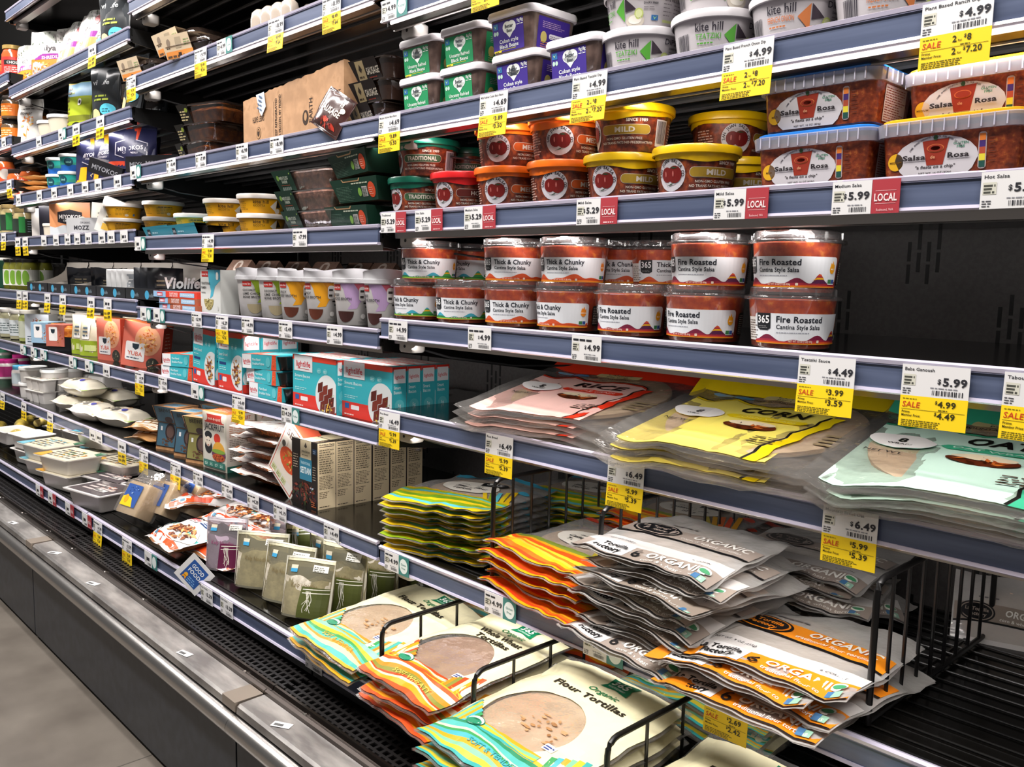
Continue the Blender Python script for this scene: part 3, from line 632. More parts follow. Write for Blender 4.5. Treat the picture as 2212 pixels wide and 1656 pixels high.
for u, y, lv, c, lab in [(1618, .068, 0, '#2a7ed8', 'blue lidded salsa box at the bottom, left of the square salsa boxes'), (1630, .068, 1, '#2a7ed8', 'blue lidded salsa box on top of the other blue lid'), (1886, .068, 0, '#f2b21a', 'yellow lidded salsa box in the front at the right edge'),
                         (1945, .105, 1, '#f2b21a', 'yellow lidded salsa box standing highest at the right edge'), (1730, .21, 0, '#2a7ed8', 'blue lidded salsa box behind, half hidden at the bottom'), (1760, .21, 1, '#2a7ed8', 'blue lidded salsa box behind, half hidden on top'), (1960, .20, 0, '#f2b21a', 'yellow lidded salsa box hidden behind the front one')]:
    z = Z['B']-.002+.0665*lv; X = XU(u, y-.059, z+.065)+.079
    if lab.startswith('yellow lidded salsa box standing'): z -= .006
    put('rosa'+c, make_rosa(c), (X, y, z), lab, 'salsa box', 'square salsa boxes', rz=-.03 if c[1] == 'f' else 0, sc=(1, 1, .885))

# clear tubs of red salsa with white labels
RED = noisy('tomato_salsa', '#b4320c', '#d95414', 90, .3, .7, '#f08a2c', .25, .34, .58)
def m365(kind):
    P = dict(g=('Thick & Chunky', '#43a04a', '#3fa7bd', ('#2f7d3e', '#6cbf4a'), '#f0a41c', 'MILD'), o=('Thick & Chunky', '#d6562c', '#d6562c', ('#c8471f', '#e98324'), '#ef8a1c', 'MEDIUM'), f=('Fire Roasted', '#7c1f3c', '#5a2348', ('#a82a3e', '#de5a28'), '#f0a41c', 'MILD'))[kind]
    a = Art(); x0, x1, h0, h1 = -.079, .066, .007, .0455; I = '#20242e'
    a.rrect(x0, h0, x1, h1, .005, '#e9ebee', 0)
    a.poly([(-.0745, h1), (-.0535, h1), (-.0535, .0265), (-.0580, .0237), (-.0700, .0237), (-.0745, .0265)], '#1d2024', 1); a.text('365', -.0640, .0330, .0095, '#f2f2f2', 2, 1, 0, al=1, w=.0175); a.fine(-.072, .0262, -.056, .0305, 2, '#8a8a8a', 2, 3, .35)
    a.text(P[0], -.046, .0345, .0076, I, 1, 1.1, 0, w=.066 if kind != 'f' else .058); a.text('Cantina Style Salsa', -.046, .0260, .0054, I, 1, .8, 0, w=.056); a.fine(-.046, .0208, .008, .0224, 1, '#a9abb4', 1, 3, .7)
    g = lambda x: .0135+.0030*math.sin(x*95+1)+.0024*math.sin(x*190)+(.0125*math.exp(-((x-.036)/.0075)**2) if kind != 'o' else .004*math.exp(-((x-.030)/.008)**2)+.004*math.exp(-((x+.006)/.010)**2))
    clampf = lambda f: (lambda x: max(h0+.0008, f(x)))
    a.wave(x0+.001, x1-.001, h0+.0008, g, P[2] if kind == 'g' else P[1], 1, 40)
    if kind != 'o':
        for lo, c in ((.0240, '#3fa7bd' if kind == 'g' else '#d8542c'), (.0215, '#43a04a' if kind == 'g' else '#a82a3e'), (.0195, '#f0b41c')):
            a.wave(.022, .050, .0165, lambda x: min(g(x), lo), c, 2+(.024-lo)*100, 10)
        a.wave(.020, .052, .0120, lambda x: min(g(x), .0172), P[1] if kind == 'g' else P[2], 3, 10)
    for k, (t_, c) in enumerate(((.0125, P[3][0]), (.0098, P[3][1]))): a.wave(x0+.001, x1-.001, h0+.0006, lambda x: min(g(x), t_+.0006*math.sin(x*80)), c, 3+k, 20)
    a.rect(x0+.003, h0+.0002, x1-.003, h0+.0011, '#f0a41c', 5); a.text('NET WT 16 OZ (1 LB) 454g', -.030, .0096, .0026, '#f0d9c4', 6, .6, 0, w=.030); a.rrect(.006, .0092, .0095, .0126, .0008, '#f0d9c4', 6)
    a.ell(.0565, .0305, .0048, .0058, P[4], 2, 18); a.fan([(.0520, .032), (.0535, .0385), (.0560, .0355)], P[4], 2); a.fan([(.0545, .034), (.0570, .0410), (.0595, .034)], P[4], 2); a.fan([(.058, .034), (.0605, .0375), (.0610, .032)], P[4], 2); a.text(P[5], .0565, .0295, .0018, '#fff4dc', 3, 1, 0, al=1)
    a.rect(.049, .0112, .0605, .0182, '#e6ece8', 6); a.rect(.049, .0126, .0545, .0175, '#3a7f4a', 7); a.rect(.0550, .0126, .0600, .0175, '#34549a', 7)
    a.rrect(.074, .010, .094, .042, .004, '#2c2624', 0); a.fine(.076, .013, .092, .040, 10, '#d8cfc2', 1, 4, .35); a.rect(-.095, .010, -.072, .040, '#e9e2da', 0); a.fine(-.093, .013, -.074, .038, 8, '#6a5a52', 1, 4, .35)
    def extra(t):
        b = MB(); b.lathe([(.0488, .0005), (.0500, .0025), (.0560, .0655)], CLR, 44, True, False); b.build('cup_wall', t)
    lid = [(.0562, .0635), (.0610, .0620), (.0618, .0630), (.0612, .0660), (.0575, .0672), (.0548, .0680), (.0542, .0770), (.0530, .0782), (.0522, .0770), (.0520, .0695), (0, .0695)]
    def f():
        t = empty('salsa_tub'); b = MB(); b.lathe([(.0470, .001), (.0490, .003), (.0548, .0625), (.052, .0640), (0, .0632)], RED, 44); b.build('salsa', t); extra(t)
        b = MB(); b.lathe(lid, clear('lid_plastic', '#ffffff', .05, '#f2e8e8', .75, .05, .25, 45), 48, False, False)
        for i in range(8):
            q = 2*PI*i/8; b.box(.0538, .0560, -.0012, .0012, .0675, .0765, CLR, Matrix.Rotation(q, 4, 'Z'))
        b.build('lid', t)
        b = MB(); a.emit(b, cyl(.0502, .0560, 0, .0655), .006); b.build('label', t, smooth=0)
        return t
    return f
K365 = {k: m365(k) for k in 'gof'}
for u, y, lv, c, off, lab in [(911, .085, 0, 'g', -28, 'bottom clear salsa tub with a green hill label, leftmost, only Chunky showing'), (1005, .085, 0, 'g', 4, 'bottom clear salsa tub with a green hill label, second from the left'), (1114, .085, 0, 'o', 4, 'bottom clear salsa tub with orange hills, beside the green ones'), (1231, .085, 0, 'o', -36, 'bottom clear salsa tub with orange hills, turned to its nutrition panel'),
                              (1368, .085, 0, 'f', -16, 'bottom clear salsa tub with purple hills, leftmost of the fire roasted'), (1524, .085, 0, 'f', -20, 'bottom clear salsa tub with purple hills, in the middle'), (1712, .085, 0, 'f', 30, 'bottom clear salsa tub with purple hills, rightmost, its black logo showing'),
                              (928, .085, 1, 'g', 0, 'top clear salsa tub with a green hill label in the front row'), (1022, .21, 1, 'g', -28, 'top clear salsa tub with a green hill label in the second row'), (1114, .085, 1, 'o', 8, 'top clear salsa tub with orange hills, left one of the front row'), (1241, .085, 1, 'o', -4, 'top clear salsa tub with orange hills, right one of the front row'),
                              (1342, .21, 1, 'o', 6, 'top clear salsa tub with orange hills, behind, only part of its name showing'), (1430, .23, 1, 'o', 42, 'top clear salsa tub behind, turned to its black logo'), (1536, .085, 1, 'f', -4, 'top clear salsa tub with purple hills, left one'), (1722, .085, 1, 'f', -6, 'top clear salsa tub with purple hills, right one'),
                              (1022, .21, 0, 'g', -20, 'bottom clear salsa tub with a green hill label in the second row'), (1342, .21, 0, 'o', -40, 'bottom clear salsa tub with orange hills in the second row'), (1450, .23, 0, 'f', -50, 'bottom clear salsa tub peeping out between the fire roasted ones')]:
    z = Z['C']-.0020+.0716*lv; X = XU(u, y, z+.065)
    put('365'+c, K365[c], (X, y, z), lab, 'salsa tub', 'clear tubs of red salsa', rz=face(X, y)+math.radians(off))
# ------------------------------------------------------------------ cartons, cups, trays, packs: shared makers
def carton(name, w_, d_, h_, fc, sc, tc, front=None, side=None, top=None, left=None):
    """box standing on its base, front at -y; artwork drawn in metres from the lower left corner of each face"""
    def f():
        b = MB(); x0, y0 = -w_/2, -d_/2
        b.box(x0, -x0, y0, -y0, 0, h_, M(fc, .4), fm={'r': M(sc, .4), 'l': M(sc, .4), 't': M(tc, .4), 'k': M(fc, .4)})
        for a, m in ((front, flat((x0, y0, 0), (1, 0, 0), (0, 0, 1))), (side, flat((-x0, y0, 0), (0, 1, 0), (0, 0, 1))), (top, flat((x0, y0, h_), (1, 0, 0), (0, 1, 0))), (left, flat((x0, -y0, 0), (0, -1, 0), (0, 0, 1)))):
            if a: a.emit(b, m, rough=.4)
        return b.build(name, smooth=0)
    return f
def food(a, x, y, rx, ry, cols, l=1, n=26, seed=1, sz=.22):      # a printed picture of a dish: scattered bits inside an oval
    r = random.Random(seed)
    for i in range(n):
        q, k = r.uniform(0, 2*PI), math.sqrt(r.random())*.85; s = sz*rx*r.uniform(.5, 1.2); cx, cy = x+rx*k*math.cos(q), y+ry*k*math.sin(q); t = r.uniform(0, PI)
        p = [(cx+s*math.cos(t), cy+s*math.sin(t)*.8), (cx-s*.4*math.sin(t), cy+s*.4*math.cos(t)), (cx-s*math.cos(t), cy-s*math.sin(t)*.8), (cx+s*.4*math.sin(t), cy-s*.4*math.cos(t))]
        a.fan(p, r.choice(cols), l+i*.06)
    return a
def nz(x, y, s=0): return noise.noise(Vector((x, y, s*7.31)))
def pouch(name, w_, h_, d_, mat, art=None, back=None, fill=None, fillm=None, wr=.004, seed=0, top=.12, parts=None, nu=14, nv=18, fillh=.62):
    """stand-up bag: oval foot, flat sealed top; art is drawn on the front, x from the middle, y from the foot"""
    def shape(sg, k=1.0, q=0):
        def g(x, y, h=0):
            u_, v_ = 2*x/w_, max(0, y/h_); prof = max(0, 1-v_**1.6)**.8 if v_ < 1 else 0
            D = d_/2*prof*max(0, 1-abs(u_)**2.4)**.6*k+.0008
            wv = wr*nz(x*26, y*22, seed)*(.25+v_)*(1 if k == 1 else .3)
            return Vector((x*(1-.05*(1-v_)*0), sg*(D+h)+wv, y+.004*nz(x*9, 3, seed)*v_))
        return g
    def f():
        t = empty(name); fr, bk = shape(-1), shape(1); b = MB()
        b.sheet(lambda i, j: fr((i-.5)*w_, j*h_), nu, nv, mat); b.sheet(lambda i, j: bk((.5-i)*w_, j*h_), nu, nv, back or mat); b.build('bag', t, smooth=60)
        if fill:
            b = MB(); fi, fj = shape(-1, .9), shape(1, .9); H = fillh
            b.sheet(lambda i, j: fi((i-.5)*w_*.92, .004+j*h_*H*(1+.12*nz(i*4, j, seed))), 12, 12, fillm); b.sheet(lambda i, j: fj((.5-i)*w_*.92, .004+j*h_*H*(1+.12*nz(i*4, j, seed))), 12, 12, fillm); b.build(fill, t, smooth=60)
        for nm, a in (art.items() if isinstance(art, dict) else [('print', art)] if art else []):
            b = MB(); sg = nm.startswith('back')
            a.emit(b, (lambda x, y, h: bk(-x, y, h+.0008)) if sg else (lambda x, y, h: fr(x, y, h+.0008)), .010, rough=.35); b.build(nm, t, smooth=60)
        if parts: parts(t, fr, bk)
        return t
    return f
def pillow(name, w_, d_, t_, mat, art=None, flange=.010, wr=.003, seed=0, fm=None, botm=None, artname='print', fillm=None, fillname=None, puff=.5, nx=30, ny=22, tk=1, bk=1):
    """flat sealed pack lying down: swollen middle, thin crimped edges; art on top, x, y from the middle"""
    def g(x, y, h=0, k=1):
        ex = max(0, 1-abs(2*x/(w_-2*flange))**3); ey = max(0, 1-abs(2*y/(d_-2*flange))**3)
        e = (ex*ey)**puff; edge = 1-min(1, e*2)
        z = t_*.5*bk+k*(t_*.5*e)*(tk if k > 0 else bk)+wr*2*nz(x*14, y*14, seed)*(edge if k > 0 else edge)+wr*.5*nz(x*40, y*40, seed+3)*(k > 0)
        return Vector((x, y, z+h*(1 if k > 0 else -1)))
    def f():
        b = MB(); b.sheet(lambda i, j: g((i-.5)*w_, (j-.5)*d_), nx, ny, mat); b.sheet(lambda i, j: g((.5-i)*w_, (j-.5)*d_, .0004, -1), nx, ny, botm or mat)
        o = b.build(name, smooth=50)
        if art: b = MB(); art.emit(b, lambda x, y, h: g(x, y, h+.0010), .010, rough=.35); b.build(artname, o, smooth=50)
        if fillm:
            b = MB(); k_ = .84; b.sheet(lambda i, j: g((i-.5)*w_*k_, (j-.5)*d_*k_, -.0012), 12, 10, fillm); b.sheet(lambda i, j: g((.5-i)*w_*k_, (j-.5)*d_*k_, -.0012, -1), 12, 10, fillm); b.build(fillname or 'filling', o, smooth=60)
        return o
    return f
def ribtray(b, w_, d_, h_, m, n=10, t=.8, rim=.008):
    """thermoformed tray with ribbed sloping sides"""
    def ring(k, z, rb):
        P = []; 
        for x, y in rr(w_/2*k, d_/2*k, .012, 3): P.append((x, y))
        Q = []
        for i in range(len(P)):
            p, q = P[i], P[(i+1) % len(P)]; L = math.hypot(q[0]-p[0], q[1]-p[1]); s = max(1, int(L/.007))
            for j in range(s): Q.append((p[0]+(q[0]-p[0])*j/s, p[1]+(q[1]-p[1])*j/s))
        return [(x*(1+rb*(i % 2)), y*(1+rb*(i % 2)), z) for i, (x, y) in enumerate(Q)]
    k = t
    R_ = [ring(1, z, rb) for z, rb in ((0, 0), (.004, .02), (h_*.9, .02), (h_, 0))]
    for r_, s in zip(R_, (k*.97, k, .5*k+.5, .97)): 
        for i, p in enumerate(r_): r_[i] = (p[0]*s, p[1]*s, p[2])
    b.loft(R_, m, True, False)
    o = [(p[0]*(1+2*rim/w_)/1, p[1]*(1+2*rim/d_), h_+.0008) for p in R_[3]]
    b.loft([R_[3], o, [(x, y, z-.002) for x, y, z in o]], m, False, False)
    return b
# ------------------------------------------------------------------ second bay
def zt(t): return Z[t]-.003
# dark seitan cartons
KR = '#ead6b0'
a = Art(); a.rect(0, 0, .110, .152, '#1c1512', 0); a.rect(.034, .060, .086, .110, '#2f7f9c', 1); a.rect(.038, .110, .084, .152, '#d9cba8', 1); a.text('TRADITIONAL', .060, .0965, .0060, '#bfe0ea', 2, .5, 0, al=1, w=.042); a.text('SEITAN', .060, .0760, .0140, '#e6f2f4', 2, 1.4, 0, al=1, w=.044)
a.fan([(.061, .148), (.067, .138), (.061, .134), (.055, .138)], '#3a3228', 2); a.text('uptons'[1:2]+'astlane', .061, .124, .0060, '#4a4034', 2, .6, 0, al=1, w=.034); a.fine(.045, .117, .078, .120, 1, '#6a5c48', 2, 3, .6); a.fine(.006, .085, .028, .12, 6, '#b8a890', 1, 5, .3)
a.rect(.090, .125, .106, .137, '#2d4f74', 1); a.fine(.092, .127, .104, .135, 2, '#b9cfe0', 2, 2, .4); a.fine(.090, .066, .106, .10, 6, '#a89a86', 1, 8, .3); a.rect(.078, .035, .094, .047, '#c6d2de', 1); a.fine(.079, .037, .093, .046, 2, '#4a78a8', 2, 1, .4)
food(a, .050, .028, .062, .030, ['#3a1510', '#5a2018', '#6e2c1c', '#2c3a1c', '#7a3a24', '#24100c', '#8a3a2c'], 1, 60, 4, .16); food(a, .07, .03, .05, .03, ['#4a1a12', '#31451f', '#8a4630'], 2, 24, 7, .1); a.fine(.085, .004, .105, .018, 3, '#c86a3a', 4, 4, .4)
s = Art(); s.rect(.001, .001, .046, .151, KR, 0); s.text('Nutrition Facts', .0235, .1455, .0042, '#2c2418', 1, 1.4, 0, al=1, w=.040); s.rect(.004, .142, .043, .1435, '#2c2418', 1)
for i in range(11): s.rect(.004, .138-.0052*i, .043, .1383-.0052*i, '#5c4e38', 1); s.fine(.004, .1342-.0052*i, .043, .1375-.0052*i, 1, '#5c4e38', 1, i, .6)
for x in (.024, .031, .037): s.rect(x, .084, x+.0003, .138, '#5c4e38', 1)
s.fine(.004, .046, .043, .078, 9, '#6a5a42', 1, 21, .4); s.fine(.004, .026, .030, .042, 4, '#6a5a42', 1, 23, .4); s.fine(.004, .005, .034, .008, 1, '#3a3020', 1, 24, .6)
tp = Art(); tp.rect(.026, .002, .084, .045, '#d9cba8', 0); food(tp, .055, .024, .02, .014, ['#cabb94', '#e4d8b8'], 1, 8, 3); tp.fine(.004, .006, .024, .04, 5, '#8a7a66', 1, 3, .5); tp.fine(.088, .006, .106, .04, 5, '#8a7a66', 1, 4, .5)
mk = carton('seitan_carton', .110, .0465, .152, '#1c1512', KR, '#15110f', a, s, tp)
for i, n in enumerate(['front one of the row, its dark picture side showing', 'second in the row, only its nutrition panel showing', 'third in the row', 'fourth in the row', 'fifth in the row', 'last in the row, beside the dark gap']):
    put('seitan', mk, (-.345+.002*i, .038+.0233+.048*i, zt('M5')), 'cream sided seitan carton, '+n, 'carton', 'seitan cartons', rz=R.uniform(-.03, .02))
# jackfruit cartons and packs
a = Art(); a.rect(.0, .0, .118, .155, '#c9c4b4', 0); a.rect(.006, .006, .112, .149, '#d8d4c8', 1); a.rect(.012, .126, .106, .149, '#b8342a', 2); a.text("BAR-B-QUE", .059, .134, .0058, '#e8d8c8', 3, 1, 0, al=1, w=.06); a.text('JACKFRUIT', .059, .107, .0165, '#22282c', 3, 1.2, 0, al=1, w=.098)
for x in (.016, .102): a.ell(x, .140, .009, .011, '#d8d0c2', 3, 16)
a.ell(.030, .074, .019, .024, '#e2d6c4', 3, 20); a.ell(.030, .060, .018, .018, '#23262a', 4, 20); a.ell(.030, .074, .013, .014, '#e2d6c4', 5, 18); a.rect(.0215, .076, .027, .078, '#23262a', 6); a.rect(.033, .076, .0385, .078, '#23262a', 6); a.ell(.030, .064, .005, .002, '#b8746a', 6, 10)
a.ell(.030, .092, .018, .010, '#23262a', 4, 18); a.ell(.072, .086, .016, .014, '#cf3a2a', 2, 16); a.ell(.080, .052, .030, .026, '#d9a13c', 4, 22); a.ell(.080, .044, .034, .012, '#6a3a58', 5, 20); a.ell(.080, .052, .033, .006, '#7fa03c', 6, 18); a.ell(.080, .036, .030, .010, '#b8502a', 7, 20); food(a, .08, .034, .028, .010, ['#9a3a1c', '#c8682a', '#7a2a14'], 8, 18, 3)
a.rect(.006, .006, .112, .024, '#2f6f62', 9); 
for i in range(4): a.rect(.012+.025*i, .009, .030+.025*i, .021, '#4a8a7a', 10); a.fine(.013+.025*i, .011, .029+.025*i, .019, 2, '#cfe0d8', 11, i, .4)
s = Art(); s.rect(0, 0, .085, .155, '#ddd2c6', 0); s.text('JACKFRUIT', .0425, .138, .010, '#c85a3a', 1, 1, 0, al=1, w=.06); s.fine(.008, .095, .077, .13, 7, '#c07a5a', 1, 4, .35); s.fine(.008, .03, .077, .09, 13, '#7a6a60', 1, 6, .35); s.rect(0, 0, .085, .016, '#2f6f62', 1)
tp = Art(); tp.rect(.004, .004, .114, .081, '#e0723a', 0); tp.fine(.02, .02, .10, .06, 4, '#f0d8c0', 1, 3, .5)
mj = carton('jackfruit_carton', .118, .085, .155, '#c9c4b4', '#ddd2c6', '#e0723a', a, s, tp)
put('jf', mj, (-.825, .088, zt('M5')), 'orange topped jackfruit carton with a bearded man, in the front row', 'carton', 'jackfruit cartons', rz=.10)
put('jf', mj, (-.835, .185, zt('M5')), 'jackfruit carton standing behind the bearded front carton', 'carton', 'jackfruit cartons', rz=.05)
put('jf', mj, (-.69, .30, zt('M5')), 'jackfruit carton behind the stack of brown packs', 'carton', 'jackfruit cartons', rz=0)
put('jf', mj, (-.53, .31, zt('M5')), 'rightmost jackfruit carton, behind the seitan cartons', 'carton', 'jackfruit cartons', rz=.05)
a = Art(); a.rect(0, 0, .118, .160, '#e4ded4', 0); a.rect(.005, .005, .113, .155, '#c8563c', 1); a.rect(.008, .008, .110, .152, '#e9e4da', 2); a.text('SEITAN', .062, .125, .017, '#6a5a52', 3, .8, 0, al=1, w=.09); a.rect(.012, .030, .106, .110, '#eadfd0', 3); a.ell(.060, .076, .040, .028, '#d8542a', 4, 24); food(a, .062, .078, .034, .022, ['#e8863a', '#b83418', '#f0b05a', '#7a9a3a', '#c84a22'], 5, 34, 5); a.ell(.022, .105, .012, .016, '#e9e2d6', 5, 16); a.ell(.022, .098, .008, .008, '#4a4640', 6, 12)
for i in range(3): a.rect(.012+.024*i, .012, .032+.024*i, .027, '#cfd0a0', 3); a.fine(.014+.024*i, .014, .030+.024*i, .025, 2, '#7a8a4a', 4, i, .4)
s = Art(); s.rect(0, 0, .05, .16, '#ddd2c6', 0); s.rect(.004, .004, .046, .05, '#8a9a5a', 1); s.fine(.006, .06, .044, .15, 14, '#7a6a60', 1, 5, .35)
put('seitan2', carton('seitan_carton', .118, .05, .160, '#e4ded4', '#ddd2c6', '#c8563c', a, s), (-.470, .066, zt('M5')+.030), 'white and orange seitan carton leaning against the dark cartons', 'carton', 'seitan cartons', ry=.62, rz=.05)
a = Art(); a.rect(-.105, -.075, .105, .075, '#e6e2de', 0); a.rect(-.088, -.062, .088, .060, '#c8341f', 1); a.poly([(-.070, -.010), (-.040, .022), (.010, .010), (.050, .026), (.078, .004), (.060, -.026), (.010, -.018), (-.030, -.030)], '#e6e2de', 2); a.text('JACKFRUIT', 0, -.006, .016, '#8a2218', 3, 1, 0, al=1, w=.10); a.rect(-.088, -.062, -.020, -.040, '#e9e6e2', 2); a.fine(-.084, -.060, -.024, -.043, 3, '#3a5a8a', 3, 4, .35); a.rect(.0, -.062, .088, -.042, '#e9e6e2', 2); a.fine(.004, -.060, .084, -.045, 3, '#8a2a22', 3, 7, .35); a.ell(.0, .045, .022, .012, '#e9d8d0', 2, 16); a.ell(-.06, .040, .015, .012, '#2a2a2e', 2, 14)
mp = pillow('jackfruit_pack', .22, .16, .032, M('#e2deda', .4), a, flange=.014, wr=.006, seed=2, tk=.35, bk=1.5, botm=noisy('braised', '#6a3212', '#9a5420', 40, .25, .6, '#4a200c'))
for i, n in enumerate(['lowest of the stack', 'second from below in the stack', 'in the middle of the stack', 'fourth from below in the stack', 'topmost of the stack, its red label showing']):
    put('jfp', mp, (-.585-.01*(i % 2), .115, zt('M5')+.001+.0290*i), 'brown jackfruit pack with white crimped edges, '+n, 'food pack', 'stacked jackfruit packs', rz=[.12, -.05, .2, .02, .16][i], rx=R.uniform(-.05, .05), ry=R.uniform(-.04, .05))
for X, y, n in ((-.40, .33, 'behind the dark cartons'), (-.56, .215, 'just behind the stack of five')): put('jfp', mp, (X, y, zt('M5')+.095), 'brown jackfruit pack with white edges lying '+n, 'food pack', 'jackfruit packs behind', rz=.4, ry=.1)
# kraft boxes with tapering sleeves
def kraft(col, nm):
    def f():
        t = empty('kraft_box'); K = noisy('kraft', '#a5774e', '#b98a5e', 60, .7); b = MB()
        b.loft([[(x*.050, y*.034, 0) for x, y in ((-1, -1), (1, -1), (1, 1), (-1, 1))], [(x*.044, y*.026, .075) for x, y in ((-1, -1), (1, -1), (1, 1), (-1, 1))], [(x*.054, y*.040, .130) for x, y in ((-1, -1), (1, -1), (1, 1), (-1, 1))]], K); b.build('box', t, smooth=0)
        b = MB(); a = Art(); a.poly([(-.043, .012), (.043, .012), (.050, .062), (-.050, .062)], '#2a2320', 0); a.poly([(-.040, .014), (.040, .014), (.045, .062), (-.045, .062)], col, 1); a.text('ARVI'+'Z' if 0 else 'BREWS'[0:5], 0, .045, .011, '#2a2a26', 2, 1, 0, al=1, w=.052); a.ell(.010, .022, .017, .010, '#3a2a2c', 2, 18)
        a.emit(b, flat((0, -.0268, .070), (1, 0, 0), (0, -.22, .975)))
        a = Art(); a.poly([(-.050, -.066), (.050, -.066), (.044, .008), (-.044, .008)], '#2a2320', 0); a.poly([(-.045, -.064), (.045, -.064), (.040, .008), (-.040, .008)], col, 1); a.ell(.012, -.020, .022, .026, '#33282a', 2, 20); a.ell(.012, -.020, .016, .018, '#5f4a44', 3, 18); a.rect(-.030, -.018, -.022, -.006, '#d8d8d8', 3); food(a, 0, -.05, .03, .012, ['#3a2a20', '#5a3a2a', '#6a4a34'], 3, 16, 3)
        a.emit(b, flat((0, -.0272, .075), (1, 0, 0), (0, .105, .9945))); b.build('sleeve', t, smooth=0)
        b = MB(); a = Art(); a.rect(-.030, -.022, .030, .022, '#7fa6bd', 0); a.fine(-.022, -.01, .022, .012, 3, '#3a5a6a', 1, 3, .5); a.emit(b, flat((0, 0, .130), (1, 0, 0), (0, 1, 0))); b.build('top_label', t, smooth=0)
        return t
    return f
for X, y, c, lab in [(-1.165, .085, '#436476', 'kraft box with a blue sleeve, left of the three in front'), (-1.035, .085, '#436476', 'kraft box with a blue sleeve, middle of the three in front'), (-.930, .075, '#7f7a46', 'kraft box with an olive sleeve beside the jackfruit carton'), (-1.10, .20, '#436476', 'kraft box in the second row behind the left one'), (-.97, .20, '#436476', 'kraft box in the second row, behind the olive one')]:
    put('kraft'+c, kraft(c, ''), (X, y, zt('M5')), lab, 'box', 'kraft boxes with sleeves', rz=.28 if y < .1 else .1)

# blue cartons on the next shelf up
TEAL, REDC = '#3ab0bc', '#d8362a'
def light_front(w_, h_, t1, t2, kind, seed):
    a = Art(); a.rect(0, 0, w_, h_, TEAL, 0); a.rect(0, 0, w_, h_*.27, REDC, 1); a.rect(0, h_*.91, w_, h_, '#e0432c', 1); a.rect(w_*.04, h_*.70, w_*.47, h_, '#e9eaec', 2)
    a.text('lightlife', w_*.255, h_*.79, h_*.105, '#cf2f3a', 3, .6, 0, al=1, w=w_*.34); a.rect(w_*.12, h_*.745, w_*.40, h_*.752, '#cf2f3a', 3); a.text(t1, w_*.05, h_*.585, h_*.052, '#d8f0f2', 1, .6, 0, w=w_*.36); a.fine(w_*.05, h_*.52, w_*.34, h_*.55, 1, '#a8dce0', 1, 3, .6)
    if kind == 'g': a.rect(w_*.06, h_*.43, w_*.34, h_*.475, '#1f3f78', 1)
    a.fine(w_*.05, h_*.34, w_*.36, h_*.41, 2, '#a8dce0', 1, 5, .4)
    for x in (.62, .76): a.ell(w_*x, h_*.755, w_*.05, h_*.055, '#5fc0c8', 1, 16); a.fine(w_*(x-.035), h_*.73, w_*(x+.035), h_*.78, 2, '#d8f0f2', 2, 2, .4)
    cx, cy, rx, ry = (w_*.80, h_*.30, w_*.26, h_*.40) if kind == 'b' else (w_*.86, h_*.33, w_*.32, h_*.30)
    rx = min(rx, (w_-cx)-.001) if kind == 'x' else rx
    P = [(min(w_-.0005, cx+rx*math.cos(q)), max(.0008, cy+ry*math.sin(q))) for q in [2*PI*i/28 for i in range(28)]]; a.fan(P, '#d9dcdc', 2)
    if kind == 'b':
        for i in range(3):
            for j in range(3): x = cx-rx*.75+i*rx*.42+j*rx*.10; y = cy+ry*.55-j*ry*.42-i*ry*.10; a.fan([(x, y), (min(w_-.001, x+rx*.40), y+ry*.12), (min(w_-.001, x+rx*.36), y-ry*.32), (x-rx*.04, y-ry*.42)], ['#5a2018', '#7a3024', '#6a261c'][(i+j) % 3], 3+j*.3)
        food(a, cx+rx*.05, cy-ry*.55, rx*.55, ry*.28, ['#d8a840', '#b88a30', '#e0b850', '#8a6a28'], 5, 16, seed); food(a, cx+rx*.45, cy+ry*.05, rx*.22, ry*.4, ['#a8b84a', '#c86a4a', '#8aa83a'], 5, 8, seed)
    else: food(a, cx-rx*.28, cy, rx*.6, ry*.85, ['#8a4a24', '#6a341a', '#c8862e', '#a85a2a', '#d8b05a', '#5a2a16'], 3, 70, seed, .26)
    a.rect(w_*.06, h_*.15, w_*.15, h_*.24, '#2d5a9a', 2); a.rrect(w_*.19, h_*.14, w_*.36, h_*.22, h_*.02, '#e6e0e0', 2); a.fine(w_*.05, h_*.03, w_*.30, h_*.07, 1, '#f0c8c0', 2, 3, .6)
    return a
def light_side(d_, h_, kind):
    s = Art(); s.rect(0, 0, d_, h_, TEAL, 0); s.rect(0, h_*.93, d_, h_, REDC, 1); s.rect(d_*.08, h_*.72, d_*.92, h_*.96, '#e9eaec', 2); s.text('lightlife', d_*.5, h_*.80, h_*.06, '#cf2f3a', 3, .4, 0, al=1, w=d_*.68); s.text('Smart', d_*.1, h_*.62, h_*.055, '#d8f0f2', 1, .8, 0, w=d_*.5); s.text('Bacon' if kind == 'b' else 'Ground', d_*.1, h_*.54, h_*.055, '#d8f0f2', 1, .8, 0, w=d_*.55)
    if kind == 'b':
        for y in (.34, .12): s.ell(d_*.5, h_*y, d_*.34, h_*.10, '#5fc0c8', 1, 18); s.text('5g', d_*.5, h_*(y-.02), h_*.05, '#d8f0f2', 2, .6, 0, al=1)
    else: s.rect(d_*.1, h_*.46, d_*.5, h_*.49, '#1f3f78', 1); s.ell(d_*.5, h_*.24, d_*.48, h_*.16, '#d9dcdc', 1, 20); food(s, d_*.5, h_*.23, d_*.42, h_*.14, ['#8a4a24', '#c8862e', '#a85a2a', '#d8b05a'], 2, 24, 5); s.rect(0, 0, d_, h_*.14, REDC, 3)
    return s
tp = Art(); tp.rect(.0, .0, .178, .034, '#2fa0ad', 0); tp.rect(.02, .003, .16, .031, '#d8dcda', 1); tp.fine(.03, .006, .15, .028, 2, '#cf5a4a', 2, 4, .5); tp.rect(0, 0, .178, .003, REDC, 1); tp.rect(0, .031, .178, .034, REDC, 1)
